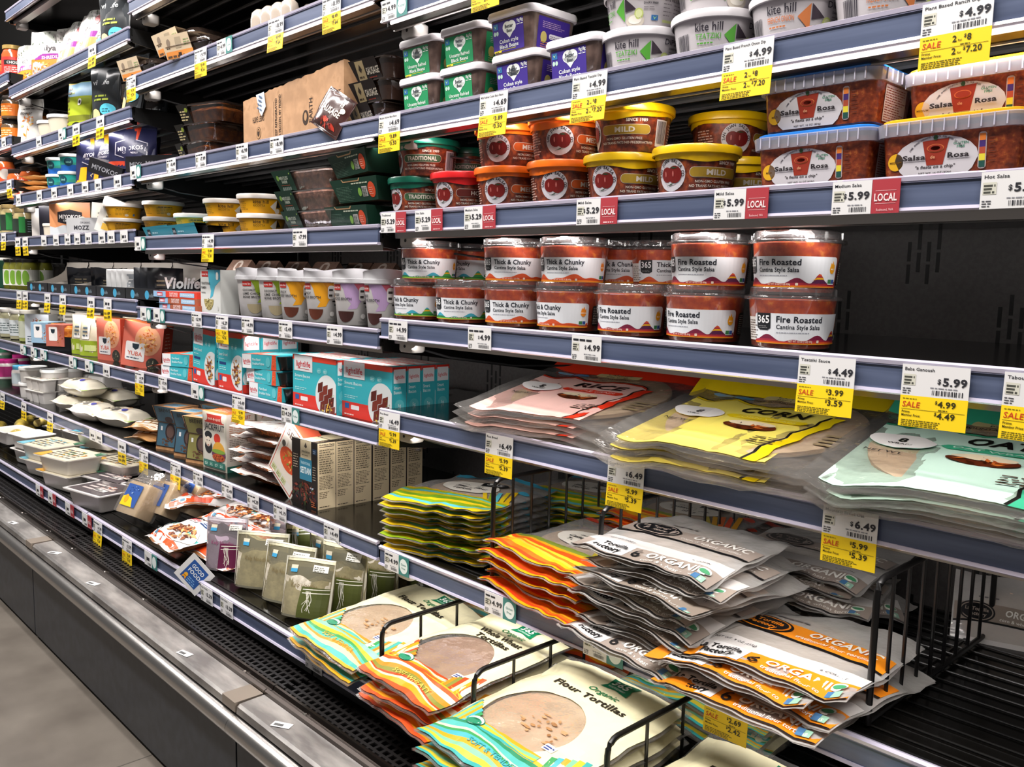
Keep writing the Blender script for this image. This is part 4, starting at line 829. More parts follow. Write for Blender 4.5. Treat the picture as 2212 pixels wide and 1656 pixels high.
mb = carton('bacon_carton', .178, .034, .116, TEAL, TEAL, TEAL, light_front(.178, .116, 'Smart Bacon', '', 'b', 3), light_side(.034, .116, 'b'), tp)
for X, y, n in ((-.269, .018, 'front left one, showing its whole picture'), (-.090, .032, 'front right one, above the $6.49 tag'), (-.090, .068, 'second of the right row'), (-.088, .103, 'third of the right row'), (-.086, .138, 'last of the right row'), (-.272, .054, 'second of the left row'), (-.270, .090, 'third of the left row')):
    put('bacon', mb, (X, y+.017, zt('M4')), 'teal and red bacon carton, '+n, 'carton', 'teal bacon cartons')
tp = Art(); tp.rect(0, 0, .131, .049, '#e3e0de', 0); tp.rect(0, 0, .131, .006, '#e0432c', 1); tp.fine(.02, .012, .11, .04, 3, '#cf8a7a', 1, 4, .5)
mg = carton('ground_carton', .131, .049, .146, TEAL, TEAL, '#e3e0de', light_front(.131, .146, 'Smart Ground', '', 'g', 8), light_side(.049, .146, 'g'), tp)
for X, y, n in ((-.825, .020, 'left front one, leaning slightly'), (-.672, .020, 'middle front one, beside the breakfast trays'), (-.670, .071, 'second of the row behind the breakfast trays'), (-.668, .122, 'last of the row behind the breakfast trays')):
    put('ground', mg, (X, y+.025, zt('M4')), 'tall teal ground meat carton, '+n, 'carton', 'tall teal cartons', ry=.05 if 'lean' in n else 0)
def sleeve_tray():
    t = empty('sleeved_tray'); b = MB(); b.rrect([(.082, .056, 0), (.088, .062, .030), (.090, .064, .031)], M('#101112', .25), .015); b.build('tray', t)
    b = MB(); b.box(-.092, .060, -.0655, .0655, -.0006, .0335, TEAL, fm={'t': M(TEAL, .4)}); b.build('sleeve', t, smooth=0)
    a = Art(); a.rect(-.092, .0, -.050, .0335, '#e9eaec', 0); a.text('lightlife', -.071, .0125, .009, '#cf2f3a', 1, .5, 0, al=1, w=.034); a.rect(-.086, .009, -.056, .0098, '#cf2f3a', 1); a.text('Plant-Based', -.044, .019, .006, '#d8f0f2', 1, .6, 0, w=.036); a.text('Breakfast Patties', -.044, .009, .006, '#d8f0f2', 1, .6, 0, w=.052); a.ell(.025, .017, .010, .012, '#5fc0c8', 1, 16); a.poly([(.038, 0), (.060, 0), (.060, .0335), (.044, .0335)], '#e0502c', 1); food(a, .052, .016, .008, .010, ['#c8682a', '#8a3a18', '#e8c080'], 2, 12, 3)
    b = MB(); a.emit(b, flat((0, -.0655, 0), (1, 0, 0), (0, 0, 1)))
    a = Art(); a.rect(-.092, -.065, .06, .065, TEAL, 0); a.rect(-.092, -.065, .06, -.052, '#e0502c', 1); a.fan([(-.092, -.065), (-.02, -.065), (-.092, .03)], '#e0502c', 1); a.fine(-.05, -.02, .04, .04, 4, '#a8dce0', 1, 3, .4); a.emit(b, flat((0, 0, .0335), (1, 0, 0), (0, 1, 0))); b.build('sleeve_print', t, smooth=0)
    return t
for k, (dx, rz, n) in enumerate(((.03, .02, 'lowest of three'), (.012, -.03, 'middle of three'), (0, .05, 'topmost of three'))): put('strays', sleeve_tray, (-.505+dx, .085, zt('M4')+.0345*k), 'teal sleeved breakfast patty tray, '+n+' beside the bacon cartons', 'food tray', 'teal sleeved trays', rz=rz, ry=-.02*k)
for k, n in enumerate(('lower', 'upper')): put('strays', sleeve_tray, (-.985+.01*k, .085, zt('M4')+.0345*k), 'teal sleeved tray, '+n+' of two at the left end of the shelf', 'food tray', 'teal sleeved trays', rz=.15, ry=-.03*k)
a = Art(); a.rect(-.07, -.05, .07, .05, '#c8402a', 0); a.rect(-.06, -.03, .05, .03, '#e6e0da', 1); a.fine(-.05, -.02, .04, .02, 3, '#8a3a2a', 2, 3, .4)
mr = pillow('wrapped_pack', .16, .11, .034, M('#7a3424', .3, 0, .5), a, flange=.012, wr=.005, seed=5)
put('wr', mr, (-1.12, .09, zt('M4')), 'red and brown wrapped pack lying left of the teal trays', 'food pack', 'wrapped packs', rz=.5); put('wr', mr, (-1.13, .20, zt('M4')+.002), 'wrapped pack behind the leftmost pack on the shelf', 'food pack', 'wrapped packs', rz=.1)
put('wr', mr, (-.40, .40, zt('M4')), 'lone wrapped pack lying deep in the shelf, above the bacon cartons', 'food pack', 'wrapped packs', rz=.3); put('wr', mr, (-1.0, .33, zt('M4')), 'wrapped pack at the back behind the leaning carton', 'food pack', 'wrapped packs', rz=-.1)
put('wr', mr, (-.55, .42, zt('M4')), 'wrapped pack at the back behind the tall teal cartons', 'food pack', 'wrapped packs', rz=-.3)

# broth cups, noodle packs, flat deli boxes
def make_cup(c1, c2, soup, t1, off):
    def f():
        t = empty('broth_cup'); b = MB(); Wm = M('#ddd9d6', .35, 0, .2); b.lathe([(.034, 0), (.036, .002), (.0445, .098)], Wm, 40); b.build('cup', t)
        b = MB(); n = 48; P = clear('frosted_lid', '#f0eef2', .80, '#ecebee', .3, .25)
        R_ = [[(r*math.cos(2*PI*j/n), r*math.sin(2*PI*j/n), z+wv*math.sin(2*PI*j/n*2+off)) for j in range(n)] for r, z, wv in ((.0450, .091, 0), (.0490, .090, 0), (.0490, .098, 0), (.0465, .0985, 0), (.0470, .116, .0035), (.0455, .116, .0035), (.0450, .102, 0))]
        b.loft(R_, P, False, True); b.build('lid', t)
        a = Art(); a.poly([(-.020, .088), (.058, .088), (.058, .064), (.030, .056), (.022, .048), (.016, .036), (-.004, .034), (.004, .046), (-.008, .060), (-.012, .076)], c1, 0); a.poly([(.010, .088), (.058, .088), (.058, .072), (.036, .062), (.022, .070)], c2, 1)
        a.poly([(-.030, .030)]+[(-.010+.020*math.cos(q), .030-.023*math.sin(q)) for q in [PI-PI*i/14 for i in range(15)]], soup, 2); a.rect(-.040, .074, -.018, .086, '#c0302a', 2); a.text('nona lim', -.029, .0775, .0050, '#f2dede', 3, .4, 0, al=1, w=.019)
        for i, s_ in enumerate(t1): a.text(s_, -.040, .062-.0085*i, .0052, '#3a3a3a', 3, 1, 0, w=.0045*len(s_))
        a.rrect(.020, .052, .034, .082, .006, '#e6e2de', 3)
        for y in (.070, .058): a.fine(.0225, y, .0315, y+.006, 1, '#3a3430', 4, int(y*1000), .8)
        a.fine(.030, .046, .050, .050, 1, '#2c2828', 3, 3, .8); a.fine(.034, .038, .050, .043, 1, '#5a5a5a', 3, 5, .7); a.ell(.030, .020, .006, .006, '#b8b4b0', 3, 16); a.ell(.030, .020, .005, .005, '#ddd9d6', 4, 16); a.fine(.020, .006, .042, .011, 2, '#8a8a88', 3, 7, .5); a.fine(.07, .01, .09, .08, 14, '#b8b0ac', 3, 8, .3)
        b = MB(); a.emit(b, cyl(.0362, .0447, 0, .098), .006); b.build('print', t, smooth=0)
        return t
    return f
CUPS = {'g': make_cup('#a4c22c', '#8cae24', '#a89a7a', ['COCONUT', 'LIME CHICKEN', 'BONE BROTH'], 0), 'o': make_cup('#e8a01c', '#d88a18', '#5c2c1a', ['SPICY', 'BEEF BROTH'], 2), 'p': make_cup('#b99ac4', '#c4586a', '#3c1c18', ['BEEF', 'BONE BROTH'], 4)}
for u, c, off, n in ((552, 'g', 12, 'lime green printed broth cup, left of the two'), (600, 'g', 10, 'lime green printed broth cup, right of the two'), (645, 'o', -14, 'orange printed broth cup, left of the two'), (702, 'o', -20, 'orange printed broth cup, right of the two'), (766, 'p', -16, 'lilac printed broth cup, left of the two'), (834, 'p', -26, 'lilac printed broth cup, right of the two, beside the clear salsa tubs')):
    X = XU(u, .075, zt('M3')+.06); put('cup'+c, CUPS[c], (X, .075, zt('M3')), n, 'cup', 'white broth cups', rz=face(X, .075)+math.radians(off))
a = Art(); a.rect(0, 0, .115, .112, '#d5d6d2', 0); a.poly([(.045, .112), (.115, .112), (.115, .085), (.085, .070), (.072, .045), (.055, .038), (.062, .058), (.050, .080)], '#4fb0c8', 1); a.poly([(.080, .112), (.115, .112), (.115, .09), (.095, .085)], '#3a8fae', 2); a.rect(.008, .094, .046, .108, '#c0302a', 2); a.text('nona lim', .027, .098, .006, '#f2dede', 3, .4, 0, al=1, w=.034); a.text('TRADITIONAL', .006, .074, .0062, '#3a3a3a', 3, .7, 0, w=.052); a.text('RAMEN', .006, .063, .0062, '#3a3a3a', 3, .7, 0, w=.028); a.fine(.006, .052, .04, .056, 1, '#7a7a78', 3, 3, .6); a.rrect(.092, .086, .106, .106, .006, '#e6e6e2', 3)
a.fan([(.020, .036)]+[(.048+.028*math.cos(q), .036-.028*math.sin(q)) for q in [PI-PI*i/14 for i in range(15)]], '#a89a62', 2); food(a, .048, .024, .024, .014, ['#c9bb84', '#8a7c48', '#d8cc9c', '#77693a'], 3, 26, 6); a.ell(.100, .014, .005, .006, '#c8c8c4', 2, 12)
put('ramen', carton('ramen_carton', .115, .05, .112, '#d5d6d2', '#c9cac6', '#7fb4c4', a), (-.795, .055, zt('M3')), 'pale ramen carton with a blue swirl and a noodle window', 'carton', None)
def noodle_pack():
    t = empty('noodle_pack'); K = noisy('brown_weave', '#77584a', '#8f7060', 400, .6); b = MB(); w2, d2, h1, h2 = .052, .030, .100, .140
    b.box(-w2, w2, -d2, d2, 0, h1, M('#9c7c60', .6), fm={'r': K}); b.add([(-w2, -d2, h1), (w2, -d2, h1), (w2, 0, h2), (-w2, 0, h2), (-w2, d2, h1), (w2, d2, h1)], [[0, 1, 2, 3], [4, 3, 2, 5], [1, 5, 2], [0, 3, 4]], K); b.build('pack', t, smooth=0)
    b = MB(); a = Art(); a.rect(-w2, .096-.012, w2, .100, '#85665a', 0); a.rect(-.036, .050, .040, .086, '#1e2c5c', 0); a.text('RAMEN', 0, .071, .0105, '#cfd6e6', 1, .8, 0, al=1, w=.052); a.text('NOODLES', 0, .0555, .0105, '#cfd6e6', 1, .8, 0, al=1, w=.062); a.rect(.026, .060, .040, .067, '#c8d2e6', 2)
    a.fan([(-.018, .002), (.030, .002), (.028, .020), (.016, .036), (.000, .036), (-.014, .022)], '#4a3a30', 1); food(a, .006, .016, .018, .014, ['#7a6a5a', '#5a4a3e', '#8f7f6c'], 2, 20, 4); a.fine(-.044, .036, -.016, .044, 2, '#5a4434', 1, 3, .4); a.rrect(-.046, .010, -.034, .022, .003, '#7a5f48', 1)
    a.emit(b, flat((0, -d2, 0), (1, 0, 0), (0, 0, 1))); a = Art(); a.ell(0, .030, .020, .018, '#d8c8bc', 0, 22); a.rrect(-.009, .020, .009, .040, .003, '#8f7060', 1); a.emit(b, flat((0, -d2, h1), (1, 0, 0), (0, .6, .8)))
    a = Art(); a.fine(-.024, .01, .024, .09, 18, '#c8b4a4', 0, 4, .3); a.emit(b, flat((w2, 0, 0), (0, 1, 0), (0, 0, 1))); b.build('print', t, smooth=0)
    return t
for X, y, n in ((-.800, .122, 'front one, with its blue label showing'), (-.800, .200, 'second of the left row'), (-.795, .285, 'third of the left row'), (-.790, .370, 'last of the left row'), (-.665, .300, 'behind the left orange broth cup'), (-.645, .390, 'behind the right orange broth cup'), (-.53, .390, 'behind the left lilac broth cup'), (-.48, .47, 'deepest one, behind the right lilac cup')):
    put('noodle', noodle_pack, (X, y, zt('M3')), 'brown gable-topped noodle pack, '+n, 'noodle pack', 'gable-topped noodle packs', rz=R.uniform(-.06, .06))
def deli(c):
    def f():
        b = MB(); b.box(-.135, .135, -.07, .07, 0, .0165, M(c, .4)); a = Art(); a.rect(-.135, 0, -.055, .0165, '#8fb6d8', 0); a.rect(-.110, .003, -.075, .0135, '#c8404a', 1); a.fine(-.107, .004, -.078, .0125, 1, '#e8c8d0', 2, 2, .7); a.text('PLANT-BASED', -.030, .0090, .0050, '#f2dcd8', 1, 1, 0, w=.052); a.text('DELI SLICES', -.030, .0030, .0050, '#f2dcd8', 1, 1, 0, w=.050); a.rect(.034, .0025, .120, .014, '#9cc0dc', 1); a.text('OVEN ROASTED', .040, .0060, .0050, '#e6f0f6', 2, .8, 0, w=.074)
        a.emit(b, flat((0, -.07, 0), (1, 0, 0), (0, 0, 1))); a = Art(); a.rect(-.13, -.065, .13, .065, '#d9402e', 0); a.rect(-.12, -.05, -.02, .05, '#b8cfe0', 1); a.emit(b, flat((0, 0, .0165), (1, 0, 0), (0, 1, 0))); return b.build('deli_box', smooth=0)
    return f
for k, n in enumerate(('lowest', 'middle', 'topmost')): put('deli%d' % (k == 2), deli('#d9402e' if k == 2 else '#a8583a'), (-1.005+.012*(2-k), .092, zt('M3')+.017*k), n+' of three flat red deli slice boxes', 'box', 'flat deli slice boxes', rz=.03*(k-1))

# green meat trays and yellow tubs
MINCE = noisy('mince', '#6a4034', '#a0705c', 70, .45, .3, '#b98874', .8, .4, .6); GRN = '#173a2c'
def meat_tray():
    t = empty('meat_tray'); b = MB(); b.rrect([(.088, .056, .002), (.100, .066, .036), (.096, .062, .040), (.07, .04, .042), (0, 0, .042)], MINCE, .02, k=5); b.build('mince', t)
    b = MB(); b.rrect([(.090, .058, 0), (.104, .070, .038), (.110, .075, .0385), (.110, .075, .041)], clear('tray_plastic', '#e8e4e2', .10, '#d8d0cc', .7, .08, .3, 30), .02, k=5, cap1=False); b.build('tray', t)
    b = MB()
    for x0, x1, z0, z1 in ((-.111, -.100, .043, -.001),): pass
    P = [(-.076, 0), (.076, 0)]
    vs = [(-.111, -.0775, .0435), (-.034, -.0775, .0435), (-.026, -.061, -.001), (-.092, -.061, -.001), (-.111, .0775, .0435), (-.034, .0775, .0435), (-.026, .061, -.001), (-.092, .061, -.001)]
    b.add(vs, [[3, 2, 1, 0], [0, 1, 5, 4], [7, 6, 5, 4][::-1], [0, 4, 7, 3], [3, 7, 6, 2]], M(GRN, .4)); b.build('card_sleeve', t, smooth=0)
    a = Art(); a.text('MEATLESS', 0, .026, .0068, '#cfd8c8', 1, .8, 0, al=1, w=.034); a.text('FARM', 0, .0175, .0068, '#cfd8c8', 1, .8, 0, al=1, w=.020); a.ell(-.023, .030, .005, .006, '#7fae4a', 1, 14); a.ell(.026, .038, .002, .002, '#9ac060', 1, 8); a.rect(-.016, .0125, .018, .0137, '#a84a34', 1)
    for i in range(5): a.rect(-.014+.0072*i, .002, -.0085+.0072*i, .0095, '#8a928c', 1)
    b = MB(); a.emit(b, flat((-.0655, -.0612, 0), (1, 0, 0), (0, -.353, .936))); b.build('print', t, smooth=0)
    return t
def meat_end():
    """the same tray turned so the printed underside of its sleeve shows"""
    t = empty('meat_tray'); b = MB(); b.box(-.08, .08, -.05, .05, 0, .040, MINCE); b.build('mince', t, smooth=0)
    b = MB(); vs = [(-.098, -.066, .052), (.090, -.066, .052), (.080, -.052, 0), (-.074, -.052, 0), (-.098, .066, .052), (.090, .066, .052), (.080, .052, 0), (-.074, .052, 0)]
    b.add(vs, [[3, 2, 1, 0], [0, 1, 5, 4], [4, 5, 6, 7], [0, 4, 7, 3], [1, 2, 6, 5], [3, 7, 6, 2]], M(GRN, .4)); b.build('card_sleeve', t, smooth=0)
    a = Art(); a.fine(-.076, .004, -.008, .038, 10, '#5c7a68', 0, 4, .3); a.fine(-.012, .040, .070, .045, 1, '#c8cfb8', 0, 3, .6); a.ell(.016, .021, .007, .010, '#7fae4a', 0, 18); a.rect(.026, .010, .046, .033, '#b8b4b0', 0); a.fine(.0275, .0115, .0445, .0315, 6, '#3a4a42', 1, 2, .5); a.ell(.063, .024, .014, .018, '#d8502c', 0, 22); a.fine(.054, .014, .072, .032, 4, '#f0b09a', 1, 3, .35)
    a.poly([(-.050, .053), (-.044, .046), (.020, .046), (.026, .053)], '#c09a70', 0); a.poly([(-.046, .053), (-.041, .049), (.017, .049), (.022, .053)], GRN, 1)
    b = MB(); a.emit(b, flat((0, -.0522, 0), (1, 0, 0), (0, -.26, .966))); b.build('print', t, smooth=0); return t
for k, (dx, n) in enumerate(((.015, 'lowest'), (-.008, 'middle'), (-.018, 'topmost'))): put('mt', meat_tray, (-.305+dx, .088, zt('M2')+.0440*k), 'clear meat tray with a dark green sleeve, '+n+' of the left stack', 'meat tray', 'green sleeved meat trays', rz=.04*(k-1))
for k, (dx, n) in enumerate(((-.025, 'lowest'), (.018, 'middle'), (-.01, 'topmost'))): put('me', meat_end, (-.128+dx*.6, .075, zt('M2')+.0530*k-.010*(k == 0)*0), 'dark green sleeved meat tray with an orange spot, '+n+' of the right stack', 'meat tray', 'green sleeved meat trays', rz=[0, .05, -.08][k], ry=[0, -.02, -.05][k], sc=(.82, .9, .86))
def ytub_art(fr):
    a = Art(); a.fine(-.075, .012, -.040, .034, 5, '#9a7410', 0, 4, .35)
    if fr: a.text('kite hill', -.026, .0265, .0080, '#3a2c18', 1, .4, 0, w=.036); a.text('RICOTTA', -.026, .0190, .0050, '#7a5c14', 1, .4, 0, w=.028); a.fan([(.014, .020), (.030, .036), (.030, .008)], '#e9e2d4', 1); a.fan([(.031, .036), (.045, .020), (.031, .018)], '#2c241c', 1); a.ell(.036, .010, .008, .006, '#e2d8c8', 1, 14)
    else: a.fine(-.025, .012, .025, .034, 5, '#9a7410', 0, 6, .35); a.rect(.030, .010, .037, .017, '#3a6aa8', 1); a.ell(.010, .012, .006, .004, '#d8c8b0', 1); a.fine(-.02, .030, .03, .034, 1, '#5a4410', 1, 3, .6)
    return a
YB_ = M('#e2a414', .35)
ylid = M('#e0d8d0', .4)
my = [round_tub('yellow_tub', .047, .0565, .042, .0605, .008, YB_, ylid, ytub_art(k)) for k in (0, 1)]
for u, y, lv, c, t, n in ((491, .10, 0, 1, 'M2', 'bottom of the left stack'), (490, .10, 1, 1, 'M2', 'top of the left stack, name showing'), (566, .09, 0, 1, 'M2', 'bottom of the right stack'), (566, .09, 1, 1, 'M2', 'top of the right stack beside the dark gap'), (424, .11, 0, 0, 'M2', 'single one beside the left stack'),
                        (353, .12, 0, 0, 'M2', 'lower one behind the teal sleeves'), (353, .12, 1, 0, 'M2', 'upper one behind the teal sleeves')):
    z = zt(t)+.0470*lv+(.018 if u in (353, 424) else 0); X = XU(u, y, z+.04); put('yt%d' % c, my[c], (X, y, z), 'yellow tub with a white lid, '+n, 'tub', 'yellow tubs', rz=face(X, y)+.1)
for u, lv, n in ((266, 0, 'lower of the two on the mozzarella box shelf'), (266, 1, 'upper of the two on the mozzarella box shelf')):
    z = zt('L3')+.0470*lv; X = XU(u, .10, z+.04); put('yt0', my[0], (X, .10, z), 'yellow tub with a white lid, '+n, 'tub', 'yellow tubs', rz=face(X, .1))
def teal_pack():
    t = empty('noodle_tray'); b = MB(); b.box(-.10, .10, -.06, .06, 0, .022, M('#0c0d0e', .3)); b.rrect([(.10, .06, .022), (.112, .072, .026)], M('#0c0d0e', .3), .01); b.build('tray', t, smooth=0)
    b = MB(); b.add([(-.112, -.074, .030), (.050, -.074, .034), (.058, -.064, -.0005), (-.100, -.064, -.0005), (-.112, .07, .030), (.050, .07, .034)], [[3, 2, 1, 0], [0, 1, 5, 4]], M('#2f8fa2', .4)); a = Art(); a.rect(-.086, .003, -.066, .024, '#16222a', 0); a.text('365', -.076, .012, .006, '#d8e0e2', 1, .8, 0, al=1, w=.014); a.fine(-.055, .012, -.010, .019, 1, '#a8d4dc', 0, 3, .6); a.emit(b, flat((0, -.0645, 0), (1, 0, 0), (0, -.29, .957))); b.build('card_sleeve', t, smooth=0)
    return t
for X, y, n in ((-1.08, .088, 'left'), (-.90, .085, 'right')): put('tealp', teal_pack, (X, y, zt('M2')), 'flat black tray with a teal sleeve, '+n+' one in front of the yellow tubs', 'food tray', 'teal sleeved flat trays', rz=.03)
# ------------------------------------------------------------------ soft bags of flat breads
FILM = clear('bag_film', '#f4f2f0', .10, '#e6e2de', .65, .10, .45, 26); FILM2 = clear('milky_film', '#ece9e6', .30, '#dcd8d4', .5, .14, .4, 26)
TORT = noisy('tortilla', '#d8bb98', '#ead2b2', 16, .6, 0, '#c09468', .15, .35, .66); WHEAT = noisy('wheat_tortilla', '#b08a70', '#c8a68c', 22, .6, 0, '#8a6248', .15, .35, .66)
def ringart(a, cx, cy, r, x0, x1, y0, y1, c, l=0, n=52, m=9):
    def out(t):
        dx, dy = math.cos(t), math.sin(t); k = 1e9
        if dx > 1e-6: k = min(k, (x1-cx)/dx)
        if dx < -1e-6: k = min(k, (x0-cx)/dx)
        if dy > 1e-6: k = min(k, (y1-cy)/dy)
        if dy < -1e-6: k = min(k, (y0-cy)/dy)
        return k
    ts = sorted([2*PI*i/n for i in range(n)]+[math.atan2(yy-cy, xx-cx) % (2*PI) for xx in (x0, x1) for yy in (y0, y1)]); ts.append(ts[0]+2*PI)
    for t0, t1 in zip(ts, ts[1:]):
        for j in range(m):
            P = []
            for t, q in ((t0, j/m), (t0, (j+1)/m), (t1, (j+1)/m), (t1, j/m)): k = r+(out(t)-r)*q; P.append((cx+k*math.cos(t), cy+k*math.sin(t)))
            a.fan(P, c, l)
def flatbag(name, W, D, T, rad, art, film=FILM, tort=TORT, seed=0, amp=.006, cy=0, under=None, lift=None, disc=True, strip=.013, back=False):
    def g(x, y, h=0, k=1):
        r = math.hypot(x, (y-cy)*(.45 if back and y > cy else 1))/rad; e = 1 if r < .90 else max(0, 1-(r-.90)/.55); e = e*e*(3-2*e)
        ed = max(0, r-.9)/.6; ed = min(1, ed)
        z = T*.5+k*T*.5*e+amp*ed*(1.5*nz(x*11, y*9, seed)+.8*nz(x*30, y*26, seed+2))+k*.0007*nz(x*55, y*50, seed+5)*2
        if lift: z += lift(x, y)
        return Vector((x, y, z+.0005*k+h*k))
    def f():
        t = empty(name); b = MB(); b.sheet(lambda i, j: g((i-.5)*W, (j-.5)*D), 26, 26, film); b.sheet(lambda i, j: g((.5-i)*W, (j-.5)*D, 0, -1), 18, 18, film); b.build('bag_film', t, smooth=60)
        if disc:
            b = MB(); rr_ = rad*.93; n = 44; lf = (lift or (lambda x, y: 0))
            R_ = [[(q*rr_*math.cos(2*PI*j/n)*(1+.012*nz(j*.4, z_*90, seed)), cy+q*rr_*math.sin(2*PI*j/n), z_+lf(q*rr_*math.cos(2*PI*j/n), cy+q*rr_*math.sin(2*PI*j/n))) for j in range(n)] for q, z_ in ((.9, T*.04), (.99, T*.10), (1, T*.3), (.985, T*.36), (1, T*.42), (.985, T*.6), (1, T*.66), (.985, T*.8), (1, T*.86), (.97, T*.95), (.8, T*.955), (.5, T*.955), (.2, T*.955))]
            b.loft(R_, tort); b.build('tortillas', t, smooth=50)
        b = MB(); art.emit(b, lambda x, y, h: g(x, y, h+.0010), strip, d=.0004, rough=.30, coat=.35)
        if under: under.emit(b, lambda x, y, h: g(-x, y, h+.0016, -1), strip, rough=.3)
        if b.v: b.build('print', t, smooth=60)
        return t
    return f
def band(a, W, y0, y1, cols, l=0, wob=1.2, amp=.004, seed=1, n=22): a.stripes(-W/2, W/2, y0, y1, cols, l, amp, n, wob, seed)
def logo365(a, x, y, s, c, l=2, rot=0):
    a.poly([(x-s, y-s*.55), (x-s*.75, y-s*.2), (x-s*.85, y+s*.55), (x, y+s*.45), (x+s*1.1, y+s*.6), (x+s*.8, y+s*.1), (x+s*.95, y-s*.6), (x, y-s*.42)], c, l); a.text('365', x, y-s*.10, s*.46, '#eef4ee', l+1, 1.2, .6, al=1, w=s*1.15); a.text('WHOLE FOODS MARKET', x, y-s*.36, s*.14, '#cfe6da', l+1, .5, 0, al=1, w=s*1.2)
# organic 365 tortilla bags on the bottom deck
def org(W, D, cols, t1, t2, seed, tort):
    a = Art(); CRM = '#efe7c0'; f0 = -D/2; ringart(a, -.015, -.030, .078, -W/2+.004, W/2-.004, f0+.062, D/2-.012, CRM, 0)
    band(a, W-.006, f0+.004, f0+.066, cols, 1, 1.3, .006, seed); band(a, W*.5, f0+.06, f0+.075, cols[:4], 2, 1, .003, seed+2)
    for sx in (-1, 1):                                                          # stripes climb at the corners
        for i, c in enumerate(cols[:6]): x = sx*(W/2-.006-.007*i); a.fan([(x, f0+.06), (x-sx*.007, f0+.06), (x-sx*.012, f0+.115-.006*i), (x-sx*.004, f0+.118-.006*i)], c, 2)
    a.text(t1, .0, .066, .0125, '#2a241c', 3, 1.4, .2, al=1, w=.0088*len(t1)+.01)
    if t2: a.text(t2, .0, .047, .0125, '#2a241c', 3, 1.4, .2, al=1, w=.0095*len(t2))
    a.text('Organic', .01, .088, .0100, '#1f7a4a', 3, .6, 1, al=1, w=.058); logo365(a, .015, .118 if D < .31 else .122, .027, '#147a52', 3)
    a.ell(-W*.27, f0+.068, .017, .011, '#1f7a5a', 4, 18); a.ell(-W*.27, f0+.068, .0155, .0097, '#e8efe4', 5, 18); a.ell(-W*.27, f0+.0655, .0145, .007, '#2f8f6a', 6, 16); a.text('USDA', -W*.27, f0+.0685, .003, '#1f6a4a', 7, .6, 0, al=1)
    a.text('SOFT & TENDER' if not t2 else 'SOFT WHEATY', .01, f0+.030, .009, cols[0] if cols[0] != '#e0582a' else '#f0c050', 4, .6, 0, al=1, w=.10); a.rect(.045, -.065, .065, -.052, '#e4e6ea', 2); a.fine(.047, -.063, .063, -.054, 2, '#3a4a8a', 3, 2, .5)
    if 'Flour' in t1:                                                           # toasted marks on the tortilla
        r = random.Random(5)
        for i in range(26): x, y = r.uniform(-.03, .045), r.uniform(-.055, .0); a.ell(x, y, r.uniform(.002, .007), r.uniform(.001, .003), r.choice(['#b08458', '#c49a70', '#9a6e46']), 0, 9)
    u_ = Art(); band(u_, W-.006, f0+.004, f0+.075, cols, 0, 1.3, .006, seed+1)
    return flatbag('tortilla_bag', W, D, .018, min(.098, W*.43), a, FILM, tort, seed, .007, -.028, u_, lambda x, y: .085*(y+D/2), back=True)
BLUE = ['#3fa8a4', '#d8c43a', '#7fc09a', '#e0a428', '#4fb0b8', '#3f9a5a', '#e8e2b8', '#58b8b0', '#2f8a62', '#e2b43a']
ORNG = ['#e0582a', '#e8a020', '#f0e0b0', '#d8481e', '#8a8a3a', '#ec8a24', '#f0e6c4', '#e05a26', '#e8b030']
TEALY = ['#e0a828', '#4fb4a8', '#e8d8a0', '#e0902a', '#58bca8', '#3f9a58', '#e4b838', '#8fd0b0', '#e8e4c0']
zF = Z['F']-.003
FB = {'b': org(.235, .30, TEALY, 'Flour Tortillas', None, 1, TORT), 'b2': org(.235, .30, TEALY, 'Flour Tortillas', None, 4, TORT), 'w': org(.210, .30, ORNG, 'Whole Wheat', 'Tortillas', 2, WHEAT), 'w2': org(.210, .30, ORNG, 'Whole Wheat', 'Tortillas', 6, WHEAT), 'f': org(.250, .31, BLUE, 'Flour Tortillas', None, 3, TORT), 'f2': org(.250, .31, BLUE, 'Flour Tortillas', None, 7, TORT)}
def pile(items, x, y, z, step, lab, cat, group, name=None, mk=None, jx=.008, jr=.06, tilt=0, names=None, rz=0):
    r = random.Random(int(x*1000)+7); n = len(items)
    for i, k in enumerate(items):
        q = (names or ['lowest', 'second from below', 'third from below', 'fourth from below', 'fifth from below', 'sixth from below', 'seventh from below', 'eighth from below', 'ninth from below', 'tenth from below'])[i] if i < n-1 else 'topmost'
        put('bag_'+k, mk[k], (x+r.uniform(-jx, jx)*(1 if i else 0), y+r.uniform(-jx, jx)*.8, z+step*i), lab % q, cat, group, rz=rz+r.uniform(-jr, jr), rx=tilt)
pile(['b', 'b'], .090, -.045, zF, .0240, 'cream tortilla bag with teal and yellow stripes, %s of the left pile', 'tortilla bag', 'tortilla bags on the bottom deck', mk=FB, rz=-.06)
pile(['w', 'w', 'w'], .345, -.060, zF, .0240, 'whole wheat tortilla bag with orange stripes, %s of its pile', 'tortilla bag', 'tortilla bags on the bottom deck', mk=FB, rz=-.04, jx=.008, jr=.07)
pile(['f', 'f', 'f'], .588, -.110, zF, .0240, 'flour tortilla bag with blue-green stripes, %s of the pile between two dividers', 'tortilla bag', 'tortilla bags on the bottom deck', mk=FB, rz=-.02, jr=.05)
pile(['f', 'f'], .865, -.105, zF, .0240, 'flour tortilla bag at the bottom edge of the picture, %s of its pile', 'tortilla bag', 'tortilla bags on the bottom deck', mk=FB, rz=-.04, jr=.05)
pile(['w', 'w', 'w'], .37, .27, zF, .022, 'whole wheat tortilla bag in the back row, %s of that pile', 'tortilla bag', 'tortilla bags behind', mk=FB, rz=.1)
a = Art(); a.rect(-.12, .02, .12, .14, '#3fb0d8', 0); ringart(a, 0, -.03, .08, -.125, .125, -.14, .02, '#efe7c0', 0); a.rect(.0, -.06, .08, -.03, '#5fb02a', 1); band(a, .25, -.145, -.10, BLUE, 1, 1.2, .004, 3)
